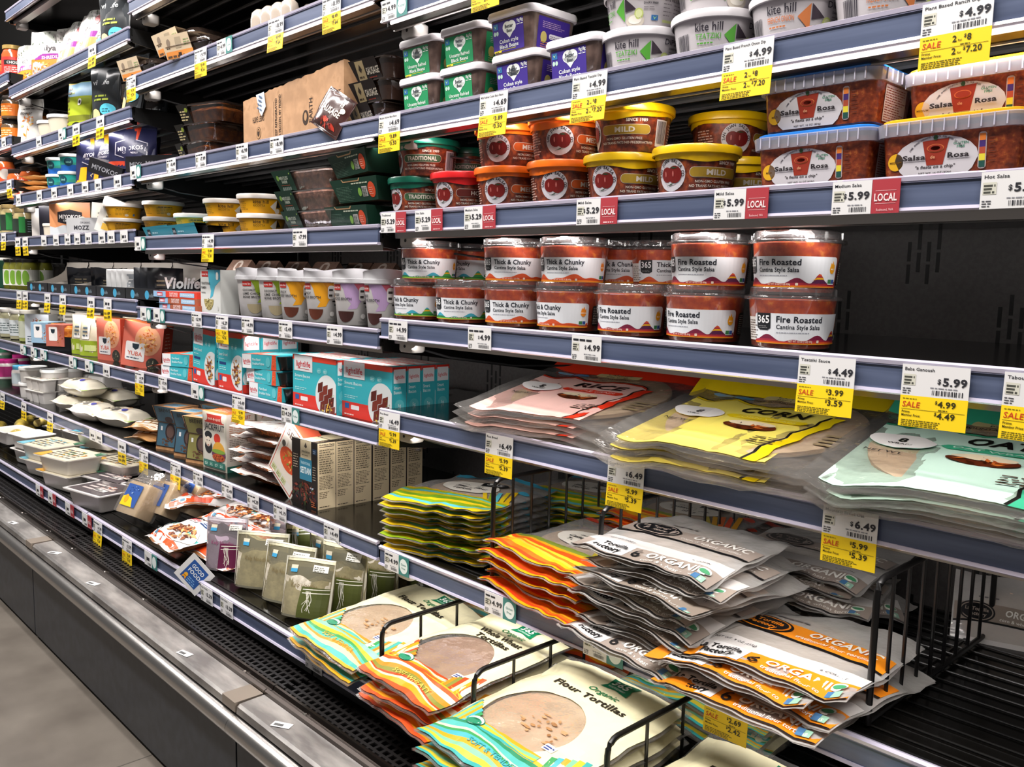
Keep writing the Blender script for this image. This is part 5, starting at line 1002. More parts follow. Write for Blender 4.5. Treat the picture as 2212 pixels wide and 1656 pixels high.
FB['c'] = flatbag('tortilla_bag', .26, .30, .022, .098, a, FILM, TORT, 9, .008, -.02)
pile(['c', 'c', 'c', 'c'], .66, .245, zF, .022, 'sky blue and cream tortilla bag in the back row, %s of that pile', 'tortilla bag', 'tortilla bags behind', mk=FB, rz=.05)
a = Art(); ringart(a, 0, -.03, .08, -.125, .125, -.14, .14, '#efe7c0', 0); band(a, .25, -.145, -.09, TEALY, 1, 1.2, .004, 3); FB['d'] = flatbag('tortilla_bag', .26, .30, .022, .098, a, FILM, TORT, 12, .008, -.02)
pile(['d', 'd'], .13, .27, zF, .022, 'cream tortilla bag behind the left pile, %s of two', 'tortilla bag', 'tortilla bags behind', mk=FB, rz=.1)
divider('a', .222, -.148, zF, .111, .33, 4, 'black wire divider between the teal and the orange striped tortilla bags'); divider('a', .458, -.148, zF, .111, .33, 4, 'black wire divider between the orange and the blue striped tortilla bags'); divider('a', .718, -.148, zF, .111, .33, 4, 'black wire divider nearest the bottom edge, right of the flour tortillas')

# stacks on the wire shelf
zE = Z['E']-.003+.0045
def almond(seed, cols, back, ell, t1, t2, g1='GRAIN FREE'):
    W, D = .25, .26; a = Art(); f0 = -D/2; band(a, W-.004, f0+.003, f0+.085, cols, 0, .8, .008, seed, 18)
    for i, c in enumerate(cols[:5]): x = W/2-.004-.012*i; a.fan([(x, f0+.08), (x-.010, f0+.08), (x-.034, f0+.155-.01*i), (x-.026, f0+.158-.01*i)], c, 1)
    a.ell(-.008, .010, .064, .040, '#ece6da', 1, 30); a.text(t1, -.008, .004, .0105, '#1f1e1e', 2, 1.2, .2, al=1, w=.085); a.text(t2, -.012, -.013, .0105, '#1f1e1e', 2, 1.2, .2, al=1, w=.056); a.text(g1, -.012, .020, .005, '#5a564e', 2, .4, 0, al=1, w=.052)
    a.poly([(.000, .030), (.050, .036), (.056, .052), (.046, .064), (-.004, .056)], '#17181a', 3); a.text('365', .026, .0425, .0130, '#e8e8e8', 4, 1, 0, al=1, w=.036)
    a.rect(-W/2+.004, D/2-.020, W/2-.004, D/2-.004, back, 0); a.ell(W/2-.02, .03, .012, .010, back, 2, 16)
    u_ = Art(); band(u_, W-.004, f0+.003, f0+.09, cols[1:]+cols[:1], 0, .8, .008, seed+1, 18)
    return flatbag('tortilla_bag', W, D, .0090, .094, a, FILM2, TORT, 21 if 'Almond' in t1 else 31, .008, .005, u_)
ALM = ['#e0b818', '#d8c020', '#58b8c8', '#8aa81c', '#e8c41e', '#6f9a24', '#c8b81c', '#4fb0b8', '#9ab020', '#e0b010']
CAS = ['#f0a818', '#e8481e', '#e86a1c', '#f0b020', '#c8b43a', '#ec7a1e', '#f4c030', '#e0521c', '#f0a41c', '#8a9a3a']
EB = {'a1': almond(21, ALM, '#3f9ab8', 0, 'Almond Flour', 'Tortillas'), 'a2': almond(24, ALM, '#3f9ab8', 0, 'Almond Flour', 'Tortillas'), 'a3': almond(27, ALM[3:]+ALM[:3], '#3f9ab8', 0, 'Almond Flour', 'Tortillas'),
      'c1': almond(31, CAS, '#d8402a', 0, 'Cassava Flour', 'Tortillas'), 'c2': almond(35, CAS, '#d8402a', 0, 'Cassava Flour', 'Tortillas')}
pile(['a1', 'a1', 'a3', 'a3', 'a1', 'a1', 'a3', 'a1', 'a1'], .105, .150, zE, .0122, 'yellow-green striped almond tortilla bag, %s of the front stack', 'tortilla bag', 'almond tortilla bags', mk=EB, rz=.20, jx=.007, jr=.035)
pile(['a1', 'a1', 'a3', 'a3', 'a1', 'a1', 'a1'], .195, .400, zE, .0130, 'yellow-green striped almond tortilla bag, %s of the back stack', 'tortilla bag', 'almond tortilla bags', mk=EB, rz=.12, jr=.05)
pile(['c1', 'c1', 'c1', 'c1', 'c1'], .432, .118, zE, .0175, 'orange striped cassava tortilla bag, %s of the front stack', 'tortilla bag', 'cassava tortilla bags', mk=EB, rz=-.14, jx=.014, jr=.06)
pile(['c1']*7, .465, .385, zE, .0145, 'orange striped cassava tortilla bag, %s of the back stack', 'tortilla bag', 'cassava tortilla bags', mk=EB, rz=.08, jr=.05)
def latort(col, tx, seed, tort):
    W, D = .236, .25; a = Art(); f0 = -D/2; IK = '#17171a'; a.rect(-W/2+.002, f0+.046, W/2-.002, f0+.078, '#d4cfcc', 0)
    a.rect(-W/2+.002, f0+.002, W/2-.002, f0+.0045, IK, 2); a.rect(-W/2+.002, f0+.0045, W/2-.002, f0+.046, col, 0); a.rect(-W/2+.018, f0+.008, -W/2+.092, f0+.046, '#e4e1e0', 1)
    a.text('La Tortilla', -W/2+.055, f0+.028, .0105, IK, 3, 1.6, .4, al=1, w=.062); a.text('Factory', -W/2+.058, f0+.0145, .0105, IK, 3, 1.6, .4, al=1, w=.048); a.text('6', -W/2+.100, f0+.014, .022, IK, 3, .4, 0)
    a.text('ORGANIC', -W/2+.122, f0+.022, .0155, '#f2efe8', 3, 1.2, .5, w=.098); a.text(tx, -W/2+.122, f0+.010, .0072, '#f2efe8', 3, .4, .3, w=.098); a.rect(W/2-.030, f0+.008, W/2-.012, f0+.020, '#9ac8b0', 3); a.rect(W/2-.030, f0+.008, W/2-.021, f0+.020, '#4a7aa8', 4); a.ell(W/2-.021, f0+.032, .009, .008, '#e6ece4', 3, 16); a.ell(W/2-.021, f0+.030, .008, .005, '#4a9a6a', 4, 14)
    n = 26; up = lambda x: .030+.030*math.cos(x*9)*.5-.008*nz(x*8, 1, seed); lo = lambda x: up(x)-.046
    for i in range(n):
        x0_, x1_ = -W/2+.004+(W-.008)*i/n, -W/2+.004+(W-.008)*(i+1)/n; a.fan([(x0_, lo(x0_)), (x1_, lo(x1_)), (x1_, up(x1_)), (x0_, up(x0_))], col, 0); a.fan([(x0_, lo(x0_)-.005), (x1_, lo(x1_)-.005), (x1_, lo(x1_)), (x0_, lo(x0_))], IK, 1)
    a.ell(-.062, .022, .042, .027, IK, 2, 28); a.ell(-.062, .022, .038, .0235, col, 3, 28); a.ell(-.062, .022, .035, .021, IK, 4, 28); a.text('La Tortilla', -.062, .023, .0090, col, 5, 1.4, .4, al=1, w=.054); a.text('Factory', -.060, .0105, .0090, col, 5, 1.4, .4, al=1, w=.042)
    a.text('ORGANIC', .002, .020, .0170, '#f2efe8', 3, 1.2, .5, w=.098, rot=-3); a.text(tx, -.010, .006, .0080, '#f2efe8', 3, .4, .3, w=.106, rot=-4); a.text('6 COUNT', .060, f0+.056, .0055, '#4a484a', 1, .3, 0); a.text('NET WT. 9 OZ (255g)', -W/2+.03, f0+.060, .0055, '#4a484a', 1, .3, 0, w=.06); a.fine(-.06, .060, .0, .066, 1, '#6a686a', 1, 3, .6)
    return flatbag('tortilla_bag', W, D, .0115, .100, a, clear('grey_film', '#efecea', .60, '#dedad6', .6, .1, .5, 26), tort, seed, .012, -.005)
EB.update(g1=latort('#a2948a', 'corn & wheat tortillas', 41, TORT), g2=latort('#a3958a', 'corn & wheat tortillas', 44, TORT), g3=latort('#988a7e', 'corn & wheat tortillas', 48, TORT), o1=latort('#ee8a1c', 'traditional flour tortillas', 52, TORT), o2=latort('#f09020', 'traditional flour tortillas', 57, TORT))
pile(['g1', 'g2', 'g3', 'g1', 'g2', 'g3', 'g2', 'g1'], .655, .085, zE, .0185, 'grey organic tortilla bag, %s of the front heap', 'tortilla bag', 'grey organic tortilla bags', mk=EB, rz=-.08, jx=.022, jr=.15)
pile(['g2', 'g3', 'g1', 'g2', 'g3', 'g1'], .70, .345, zE, .0165, 'grey organic tortilla bag, %s of the heap behind', 'tortilla bag', 'grey organic tortilla bags', mk=EB, rz=.25, jx=.05, jr=.5)
put('bag_g3', EB['g3'], (.99, .45, zE+.02), 'grey organic tortilla bag standing on edge at the back of the empty wire shelf', 'tortilla bag', 'grey organic tortilla bags', rx=.95, rz=.3, sc=(.6, .6, .6))
pile(['o1', 'o1', 'o2', 'o2'], .842, .062, zE, .0150, 'orange organic tortilla bag, %s of the orange stack', 'tortilla bag', 'orange organic tortilla bags', mk=EB, rz=-.03, jx=.022, jr=.10)
divider('b', .300, .030, zE, .180, .42, 9, 'black wire divider between the yellow-green and the orange tortilla stacks'); divider('b', .545, .030, zE, .180, .42, 9, 'black wire divider between the orange cassava and the grey tortilla bags'); divider('b', .970, .035, zE, .185, .44, 10, 'black wire divider right of the orange organic tortillas, by the empty shelf')

# mountain bread bags
def mbread(main, light, dark, word, sub, seed):
    W, D = .335, .36; a = Art(); f0 = -D/2; IK = '#171512'
    a.rect(-W/2+.004, D/2-.080, W/2-.004, D/2-.004, dark, 0)
    for i in range(8): x0_, x1_ = -W/2+.02+.030*i, -W/2+.02+.030*(i+1); x1_ = min(x1_, W*.24); x0_ = min(x0_, x1_); jag = lambda x: .055+.010*math.sin(x*60)+.006*math.sin(x*130); a.fan([(x0_, f0+.018), (x1_, f0+.018), (x1_, jag(x1_)), (x0_, jag(x0_))], light, 0); a.fan([(x0_, jag(x0_)), (x1_, jag(x1_)), (x1_, jag(x1_)+.006), (x0_, jag(x0_)+.006)], main, 1); a.fan([(x0_, jag(x0_)+.005), (x1_, jag(x1_)+.005), (x1_, jag(x1_)+.008), (x0_, jag(x0_)+.008)], IK, 2)
    P = [(W*.24+.004*math.sin(i*2.1)-.03*(1-i/9), f0+.016+i*(.20/9)) for i in range(10)]
    for p, q in zip(P, P[1:]): a.fan([p, (p[0]+.018, p[1]), (q[0]+.018, q[1]), q], main, 2); a.fan([(p[0]-.004, p[1]), p, q, (q[0]-.004, q[1])], IK, 3)
    a.text(word, .0, .012, .024, IK, 4, 1.6, .7, al=1, w=.026*len(word)); a.fan([(-.055, .000), (.058, .000), (.064, -.008), (.055, -.016), (-.052, -.016), (-.062, -.008)], main, 3); a.text(sub, .0, -.012, .007, light, 4, .8, 0, al=1, w=.095); a.text('MOUNTAIN BREAD', -.02, .078, .007, IK, 2, .6, 0, al=1, w=.085)
    a.ell(-.005, -.045, .040, .017, '#5a2410', 3, 24); food(a, -.005, -.047, .036, .013, ['#8a3a18', '#c8682a', '#3a1608', '#a84a1c'], 4, 22, 4); a.ell(-.005, -.037, .036, .010, '#ead8b8', 5, 20)
    a.ell(-.105, -.012, .040, .026, '#e8e4e2', 3, 24); a.ell(-.105, -.012, .040, .026, main, 2, 24); a.text('8', -.105, -.016, .015, IK, 4, 1.4, 0, al=1); a.text('WRAPS', -.105, -.025, .005, IK, 4, .6, 0, al=1, w=.03)
    a.rrect(-.055, .088, .035, .112, .004, '#ead89a', 4); a.text('Calories', -.01, .101, .008, '#2a241c', 5, .8, 0, al=1, w=.052); a.text('per wrap', -.01, .0905, .007, '#2a241c', 5, .8, 0, al=1, w=.044); a.ell(-.085, .085, .018, .007, '#3f9ad0', 2, 16); a.ell(-.120, .085, .018, .007, '#8fc0e0', 2, 16)
    a.fine(.025, -.110, .075, -.075, 4, '#4a3a2c', 3, 3, .35); a.fine(W*.31, -.08, W*.46, -.03, 4, '#8a7a5a', 2, 5, .4); a.text('NET WT', -.135, -.062, .008, IK, 2, .5, 0, w=.045)
    lf = lambda x, y: .15*(y+D/2)+max(0, (y-.10))**2*4.0*(1-.8*(x/W))+max(0, -x-.11)**2*3
    return flatbag('flatbread_bag', W, D, .0085, .150, a, FILM, TORT, seed, .008, -.01, None, lf, back=True)
DB = {'r': mbread('#e2381e', '#efc2b8', '#e2381e', 'RICE', 'WHOLE GRAIN', 61), 'y': mbread('#e8cc14', '#f2e06a', '#e6c81a', 'CORN', 'CORN WRAPS', 64), 'n': mbread('#3fae86', '#c9e8d8', '#3aa884', 'OAT', 'OAT WRAPS', 68)}
zD = Z['D']-.002
pile(['r', 'r', 'r'], .395, .175, zD, .0135, 'red and pink flatbread bag, %s of the red stack', 'flatbread bag', 'flatbread bags', mk=DB, rz=.10, jr=.05, jx=.012)
pile(['y', 'y', 'y'], .735, .150, zD, .0135, 'yellow corn flatbread bag, %s of the yellow stack', 'flatbread bag', 'flatbread bags', mk=DB, rz=.08, jr=.06, jx=.014)
pile(['n', 'n', 'n'], 1.06, .150, zD, .0135, 'mint green oat flatbread bag, %s of the green stack', 'flatbread bag', 'flatbread bags', mk=DB, rz=.07, jr=.04, jx=.010)
a = Art(); a.rect(-.15, -.05, -.09, .05, '#d8d0a0', 0); a.fine(-.145, -.04, -.095, .04, 5, '#6a6450', 1, 3, .4); a.ell(-.02, 0, .03, .02, '#d8d4c0', 0, 18)
DB['k'] = flatbag('flatbread_bag', .32, .26, .016, .12, a, clear('crinkled_film', '#f2f0ee', .05, '#d8d4d0', .8, .06, .9, 22), TORT, 75, .03, 0, disc=False)
pile(['k'], .66, .430, zD+.0, .012, 'clear crinkled flatbread bag behind the yellow ones, %s there', 'flatbread bag', 'flatbread bags', mk=DB, rz=.4, tilt=.25)
put('bag_k', DB['k'], (.86, .40, zD+.03), 'clear crinkled flatbread bag behind the gap of the yellow and green ones', 'flatbread bag', 'flatbread bags', rz=-.2, rx=.3); put('bag_y', DB['y'], (.98, .43, zD+.012), 'yellow corn flatbread bag lying at the back under the right sale tags', 'flatbread bag', 'flatbread bags', rz=-.1, rx=.12)
put('bag_k', DB['k'], (1.06, .33, zD+.045), 'clear crinkled flatbread bag on the back of the green stack', 'flatbread bag', 'flatbread bags', rz=.1, rx=.2)

# ------------------------------------------------------------------ bottom deck of the second bay
OLV = M('#4a5024', .45); GLASSY = noisy('kelp', '#b4aa96', '#dcd4c4', 70, .35, .4, None, .6, .35, .65)
def kelp(w_, h_, seed, panel, col='#4a5024', tint='#d4ceb0', nm='Kelp Noodles'):
    fm = clear('pouch_film'+col, tint, .22, tint, .55, .12, .3, 40); a = {}
    e = Art(); ED = '#d8d4c4' if col == '#4a5024' else '#cfc4cc'; e.rect(-w_/2, h_*.93, w_/2, h_, tint, 0); e.rect(-w_/2, .002, -w_/2+.003, h_, ED, 1); e.rect(w_/2-.003, .002, w_/2, h_, ED, 1); e.rect(-w_/2, h_-.003, w_/2, h_, ED, 1)
    e.text(nm, -.002, h_*.50, .0085, '#7a6c4c' if col == '#4a5024' else '#8a4a6a', 1, .3, 0, al=1, w=.060); e.rect(-w_*.36, h_*.74, -w_*.22, h_*.80, '#3f9ac8', 2); e.rect(-w_*.36, h_*.80, -w_*.22, h_*.86, '#d8cfb8', 2); e.rect(w_*.10, h_*.78, w_*.40, h_*.89, '#e6e4dc', 1); e.fine(w_*.12, h_*.79, w_*.38, h_*.88, 3, '#5a5a50', 2, 4, .3)
    a['print'] = e
    if panel:
        p = Art(); x0 = -w_*.06 if panel == 1 else -w_/2+.003; x1 = w_/2-.004; y1 = h_*(.52 if panel == 1 else .86)
        for i in range(8): ya, yb = .002+(y1-.002)*i/8, .002+(y1-.002)*(i+1)/8; p.rect(x0, ya, x1, yb, col, 2)
        for k in range(2): p.fan([(x0+.004, y1-.006-.007*k), (x1, y1-.003-.007*k), (x1, y1-.0015-.007*k), (x0+.004, y1-.0045-.007*k)], '#e4e0d2', 3)
        r = random.Random(seed)
        for k in range(6):
            X = x0+.012; ph = r.uniform(0, 6); A_ = r.uniform(.002, .008); L = r.uniform(.5, .95)
            for i in range(10):
                f_ = lambda q: X+.002*k+A_*math.sin(q*5+ph)*q+.004*q; q0, q1 = i/10, (i+1)/10; ya, yb = y1-.008-(y1-.012)*L*q0, y1-.008-(y1-.012)*L*q1
                p.fan([(f_(q0), ya), (f_(q0)+.0011, ya), (f_(q1)+.0011, yb), (f_(q1), yb)], '#d8d4c6', 3+k*.02)
        a['panel'] = p
    b2 = Art(); 
    for i in range(8): b2.rect(-w_/2+.002, .002+h_*.8*i/8, w_/2-.002, .002+h_*.8*(i+1)/8, col, 0)
    a['back_panel'] = b2
    return pouch('noodle_pouch', w_, h_, .050, fm, a, fill='noodles', fillm=GLASSY if col == '#4a5024' else M('#b8a4b4', .4), wr=.008, seed=seed)
KP = {0: kelp(.122, .122, 1, 0), 1: kelp(.112, .118, 2, 1), 2: kelp(.110, .130, 3, 2), 3: kelp(.118, .140, 5, 1), 'v': kelp(.112, .122, 6, 1, '#5c1a3c', '#cfc6cc')}
for k, X, y, rz, rx, n in ((0, -.350, -.072, .62, -.16, 'olive edged noodle pouch, front left one with its whole name'), (0, -.232, -.075, .40, -.20, 'olive edged noodle pouch, second from the left in front'), (1, -.130, -.088, .52, -.24, 'olive edged noodle pouch right at the rail, its olive flap in front'), (3, -.120, -.005, .30, -.06, 'olive edged noodle pouch with a tall olive flap behind the front one'), (3, -.125, .085, .25, 0, 'olive edged noodle pouch, third with a white string drawing'), (2, -.075, .165, -.45, .10, 'olive pouch turned to its back, next to the tortilla bags'), (2, -.015, .245, -.5, .12, 'darkest olive pouch under the tortilla shelf'), (0, -.25, .055, .4, 0, 'olive edged noodle pouch in the second row'), (0, -.150, .150, .5, .2, 'olive edged noodle pouch with a silver top, in the back'), (3, -.20, .235, .3, .1, 'olive edged noodle pouch in the back, below the $4.49 tag'), (2, -.36, .06, .9, 0, 'olive pouch standing edge on in the second row')):
    put('kelp%s' % k, KP[k], (X, y, zF), n, 'pouch', 'olive noodle pouches', rz=rz, rx=rx)
for X, y, n in ((-.515, -.072, 'purple noodle pouch behind the blue diamond sign'), (-.43, .045, 'purple noodle pouch in the second row'), (-.33, .17, 'purple noodle pouch at the back')): put('kelpv', KP['v'], (X, y, zF), n, 'pouch', 'purple noodle pouches', rz=.5, rx=-.08)
# teal and orange meat pouches lying down
def lpouch(seed):
    W, D = .21, .15; a = Art(); TL = '#4fb8b0'; OR = '#e8501e'
    a.rect(-W/2+.006, -D/2+.006, W/2-.006, D/2-.006, '#e8e4e2', 0); a.rect(-W/2+.010, -.010, W/2-.010, D/2-.010, TL, 1); a.poly([(-W/2+.010, -D/2+.010), (-W*.02, -D/2+.010), (-W*.20, -.015), (-W/2+.010, .012)], OR, 2); a.rect(-W/2+.010, -D/2+.010, W/2-.010, -D/2+.026, OR, 2)
    a.ell(.022, -.016, .070, .038, '#e0d8d0', 3, 26); food(a, .022, -.016, .066, .034, ['#8a4a24', '#c87a3a', '#6a3018', '#a85a2a', '#e0a86a', '#5a2a18', '#d8905a'], 4, 70, seed, .17)
    a.rect(-.004, .036, .062, .056, '#1f4a88', 3); a.fine(.0, .039, .058, .053, 2, '#d8e4f0', 4, 3, .5); a.rect(-W/2+.014, .030, -.020, .060, '#ece9e8', 3); a.text('lightlife', -.058, .040, .014, '#cf2f3a', 4, .5, 0, al=1, w=.062); a.rect(-.088, .035, -.028, .0365, '#cf2f3a', 4)
    for x, y in ((-.088, -.020), (-.084, -.044), (-.060, -.054)): a.ell(x, y, .010, .009, '#e6e6e2', 3, 14); a.rect(x-.006, y-.004, x+.006, y+.004, '#3a7a9a', 4)
    return pillow('meat_pouch', W, D, .040, M('#e4e0de', .35, 0, .2), a, flange=.012, wr=.008, seed=seed, botm=M('#8a5a34', .4))
LP = {k: lpouch(k) for k in (3, 5, 8)}
for k, X, y, z, rz, rx, n in ((3, -.70, -.085, .022, -.10, .12, 'lowest at the rail, its orange corner in front'), (5, -.93, .07, .050, 1.1, .10, 'lying with its orange end towards the tan bricks'), (8, -.70, .075, .045, .20, .14, 'in the middle of the heap, its blue bar showing'), (3, -.55, .06, .055, .05, .12, 'right of the middle, behind the purple pouch'), (5, -.80, .165, .075, .35, .1, 'topmost at the back, turned sideways'), (8, -.62, .205, .062, .15, .15, 'under the shelf edge with the $4.19 tag'), (3, -.44, .20, .050, -.1, .1, 'rightmost, partly under the olive pouches'), (5, -.58, -.03, .002, .1, .08, 'bottom one of the heap, against the rail')):
    put('lp%d' % k, LP[k], (X, y, zF+z), 'teal and orange meat pouch, '+n, 'meat pouch', 'teal and orange meat pouches', rz=rz, rx=rx)
def brick():
    t = empty('tofu_brick'); b = MB(); b.rrect([(.050, .026, 0), (.052, .028, .005), (.052, .028, .085), (.048, .024, .092)], noisy('smoked_tofu', '#c9ab80', '#d8bd94', 12, .5, .2), .008); b.build('tofu', t)
    b = MB(); b.rrect([(.054, .030, -.0005), (.055, .031, .006), (.055, .031, .088), (.050, .012, .104), (.056, .0015, .135)], FILM, .002, k=2); b.build('film', t)
    a = Art(); a.rect(-.038, .020, .034, .082, '#2c4f92', 0); a.fan([(-.038, .020), (.020, .020), (.006, .044), (-.020, .050), (-.038, .044)], '#e2bc1c', 1); a.ell(-.018, .040, .010, .012, '#c89a1c', 2, 14); food(a, 0, .066, .03, .012, ['#dfe6f0', '#8aa4cc', '#1c3468'], 1, 14, 3, .12); b = MB(); a.emit(b, flat((0, -.0312, 0), (1, 0, 0), (0, 0, 1))); b.build('label', t, smooth=0); return t
for X, y, n in ((-1.010, -.105, 'front one at the rail'), (-.985, -.045, 'middle one'), (-.955, .015, 'hindmost of the three')): put('brick', brick, (X, y, zF+.018), 'tan wrapped brick with a blue and yellow label, '+n, 'tofu brick', 'tan wrapped bricks', rz=.15, rx=-.55)
put('brick', brick, (-.90, .09, zF+.02), 'tan wrapped brick with a creased clear film, behind the other three', 'tofu brick', 'tan wrapped bricks', rz=1.0, rx=-.7)
# the blue diamond sign on the rail
o = MB().box(-.036, .036, -.0008, .0, -.036, .036, PAPER).build('shelf_sign', smooth=0); a = Art(); a.rect(-.024, -.027, .024, .027, '#28559c', 0); a.text('GOOD', 0, .010, .0095, '#eef2f6', 1, 1, 0, al=1, w=.036); a.text('FOOD', 0, -.004, .0095, '#eef2f6', 1, 1, 0, al=1, w=.036); a.ell(-.014, -.0145, .0052, .0052, '#f0b030', 1, 14); a.fan([(-.018, -.017), (-.010, -.017), (-.008, -.026), (-.014, -.022), (-.020, -.026)], '#f0a020', 1); a.fine(-.006, -.024, .020, -.009, 3, '#7fb0e0', 1, 3, .4)
b = MB(); a.emit(b, flat((0, -.0008, 0), (1, 0, 0), (0, 0, 1)), d=.0002); b.build('print', o, smooth=0); X = PY(421, 1240, -.162); o.location = (X.x, -.163, X.z); o.rotation_euler = (0, PI/4, .62)
tag(o, 'white diamond sign with a blue GOOD FOOD panel clipped to the bottom rail', 'sign')
# ------------------------------------------------------------------ third and farthest bays
def AT(u, y, z): return XU(u, y, z)
def at(key, mk, u, y, t, lab, cat, grp, dz=0, rz=.6, rx=0, ry=0, h=.05):
    z = (Z[t]-.003 if t in Z else zF)+dz; return put(key, mk, (AT(u, y, z+h), y, z), lab, cat, grp, rz=rz, rx=rx, ry=ry)
# L0: shred bags
def shred(seed, c1, c2, sub):
    W, H = .150, .175; a = Art(); a.rect(-W/2+.002, H*.72, W/2-.002, H-.002, '#b9bdb4', 0); r = random.Random(seed)
    for i in range(26): a.ell(r.uniform(-.07, .07), r.uniform(H*.72, H*.97), .0025, .0025, '#6a7868', 1, 7)
    a.rect(-W/2+.002, H*.42, W/2-.002, H*.74, '#b9b4b6', 0); a.text(sub, -.010, H*.600, .019, '#3a3236', 1, .8, 0, al=1, w=.075); a.poly([(-.055, H*.40), (.060, H*.43), (.066, H*.54), (-.048, H*.52)], c2, 1); a.text('SHREDS', .004, H*.425, .011, '#e8d8e4', 2, 1, 0, al=1, w=.06, rot=4); a.ell(.052, H*.78, .014, .017, '#cf2f3a', 2, 14)
    a.rect(-W/2+.002, .003, W/2-.002, H*.42, c1, 0); food(a, 0, H*.20, .072, H*.20, [c1, '#f0b05a', '#d8781e', '#e89a3a', '#c86a1c'], 0, 70, seed, .11)
    return pouch('shred_bag', W, H, .05, M('#b0aba8', .3, 0, .3), a, wr=.010, seed=seed)
SB = {1: shred(1, '#e8902c', '#8a2f8a', 'daiya'), 2: shred(2, '#e07a24', '#8a2f8a', 'daiya')}
for k, u, y, rz, rx, n in ((1, 62, .075, .35, -.1, 'leftmost, leaning by the red jars'), (2, 110, .075, .75, -.05, 'second in front, its purple band in full view'), (1, 84, .14, .5, 0, 'between the first two, set back'), (2, 141, .065, .1, -.25, 'tall one tilted to the front'), (1, 166, .13, .6, 0, 'set back behind the tilted ones'), (2, 182, .065, .15, -.22, 'last tilted one beside the dark bags')):
    at('shred%d' % k, SB[k], u, y, 'L0', 'white and orange shred bag, '+n, 'shred bag', 'shred bags on the shelf', rz=rz, rx=rx, h=.08)
def darkpouch(seed, oval, H=.18):
    W = .12; a = Art(); a.rect(-W/2+.002, .002, W/2-.002, H-.002, '#2c3034', 0); a.text('violife', -.01, H*.70, .015, '#d8dcdc', 1, .5, .6, al=1, w=.07); a.fine(-.05, H*.42, .04, H*.55, 2, '#9aa83a' if oval else '#c8ccd0', 1, seed, .5)
    if oval: a.ell(.02, H*.26, .030, .018, '#58bcd4', 1, 20); a.fine(.0, H*.22, .04, H*.30, 2, '#1f4a58', 2, 3, .35); a.ell(-.035, H*.16, .026, .022, '#d8c48a', 1, 14)
    else: a.fine(-.05, H*.10, .03, H*.28, 3, '#d8dcdc', 1, seed+2, .5)
    return pouch('cheese_pouch', W, H, .04, M('#26292c', .3, 0, .4), a, wr=.008, seed=seed)
DP = {1: darkpouch(1, 1), 2: darkpouch(2, 0, .12)}
at('dp1', DP[1], 213, .09, 'L0', 'charcoal pouch tilted behind the last shred bag', 'cheese pouch', 'charcoal pouches', rz=.2, rx=-.2, h=.08); at('dp1', DP[1], 250, .075, 'L0', 'charcoal pouch with a light blue oval, at the right shelf end', 'cheese pouch', 'charcoal pouches', rz=.40, h=.08)
at('dp2', DP[2], 300, .26, 'L0', 'dark pouch set deep at the shelf end, under the upper rail', 'cheese pouch', 'charcoal pouches', rz=1.0, h=.06); at('dp2', DP[2], 330, .36, 'L0', 'deepest dark pouch at the end of the shred bag shelf', 'cheese pouch', 'charcoal pouches', rz=1.0, h=.06)
def jar(r, h, lidc, glass, labc, art=None, lh=.016):
    def f():
        t = empty('jar'); b = MB(); b.lathe([(r*.9, 0), (r, .004), (r, h*.74), (r*.86, h*.84), (r*.82, h-lh)], glass, 32); b.build('glass', t)
        b = MB(); b.lathe([(r*.88, h-lh), (r*.90, h-lh+.001), (r*.90, h-.001), (r*.86, h), (0, h)], M(lidc, .3, .4 if lidc in ('#b89a5a', '#c8b078') else 0), 32, False, False); b.build('lid', t)
        a = Art(); a.rect(-r*2.2, h*.14, r*2.2, h*.66, labc, 0); (art or (lambda a: None))(a); b = MB(); a.emit(b, cyl(r+.0003, r+.0003, 0, h), .008); b.build('label', t, smooth=0); return t
    return f
def kim(a): a.rect(-.03, .062, .045, .080, '#1c1a1c', 1); a.text('CHOSE', .006, .066, .010, '#e8e0d8', 2, 1, 0, al=1, w=.045); a.fine(-.03, .035, .045, .058, 3, '#e8d0c8', 1, 3, .4); a.rect(-.01, .020, .045, .030, '#e8502c', 1)
JR = jar(.043, .140, '#b89a5a', M('#c8542a', .15, 0, .8), '#c02c26', kim)
JO = jar(.042, .092, '#2c2622', M('#5a4632', .15, 0, .8), '#e8761c', lambda a: (a.fine(-.05, .03, .02, .056, 3, '#f4c898', 1, 3, .5), a.rect(.03, .014, .085, .06, '#c8bca8', 1), a.fine(.034, .016, .08, .058, 6, '#6a5a48', 2, 4, .4)))
JF = jar(.042, .120, '#3a302c', M('#c8602c', .15, 0, .8), '#e8582a', lambda a: (a.ell(.02, .05, .022, .022, '#e8dcd2', 1, 20), a.text('firefly', -.03, .062, .011, '#f0dcd0', 1, .6, 0, al=1, w=.04), a.text('kimchi', -.03, .046, .011, '#f0dcd0', 1, .6, 0, al=1, w=.045)))
JG = jar(.046, .125, '#c8b078', M('#b8a878', .12, 0, .8), '#2c3a30', lambda a: (a.rect(-.012, .02, .012, .09, '#2f8a44', 1), a.fine(.02, .02, .07, .08, 6, '#a8bcc8', 1, 3, .4)))
JK = jar(.033, .125, '#1c1a18', M('#7a7a2c', .12, 0, .8), '#e4e4d8', lambda a: (a.ell(-.01, .05, .016, .03, '#7aa83a', 1, 16), a.fine(.0, .02, .06, .045, 2, '#5a6a4a', 1, 3, .5)), lh=.012)
for u, y, n in ((30, .075, 'front one with a gold lid'), (16, .13, 'second one behind'), (5, .17, 'third one at the picture edge')): at('jr', JR, u, y, 'Ka', 'red labelled salsa jar, '+n, 'jar', 'red jars at the left edge', rz=1.1, h=.07)
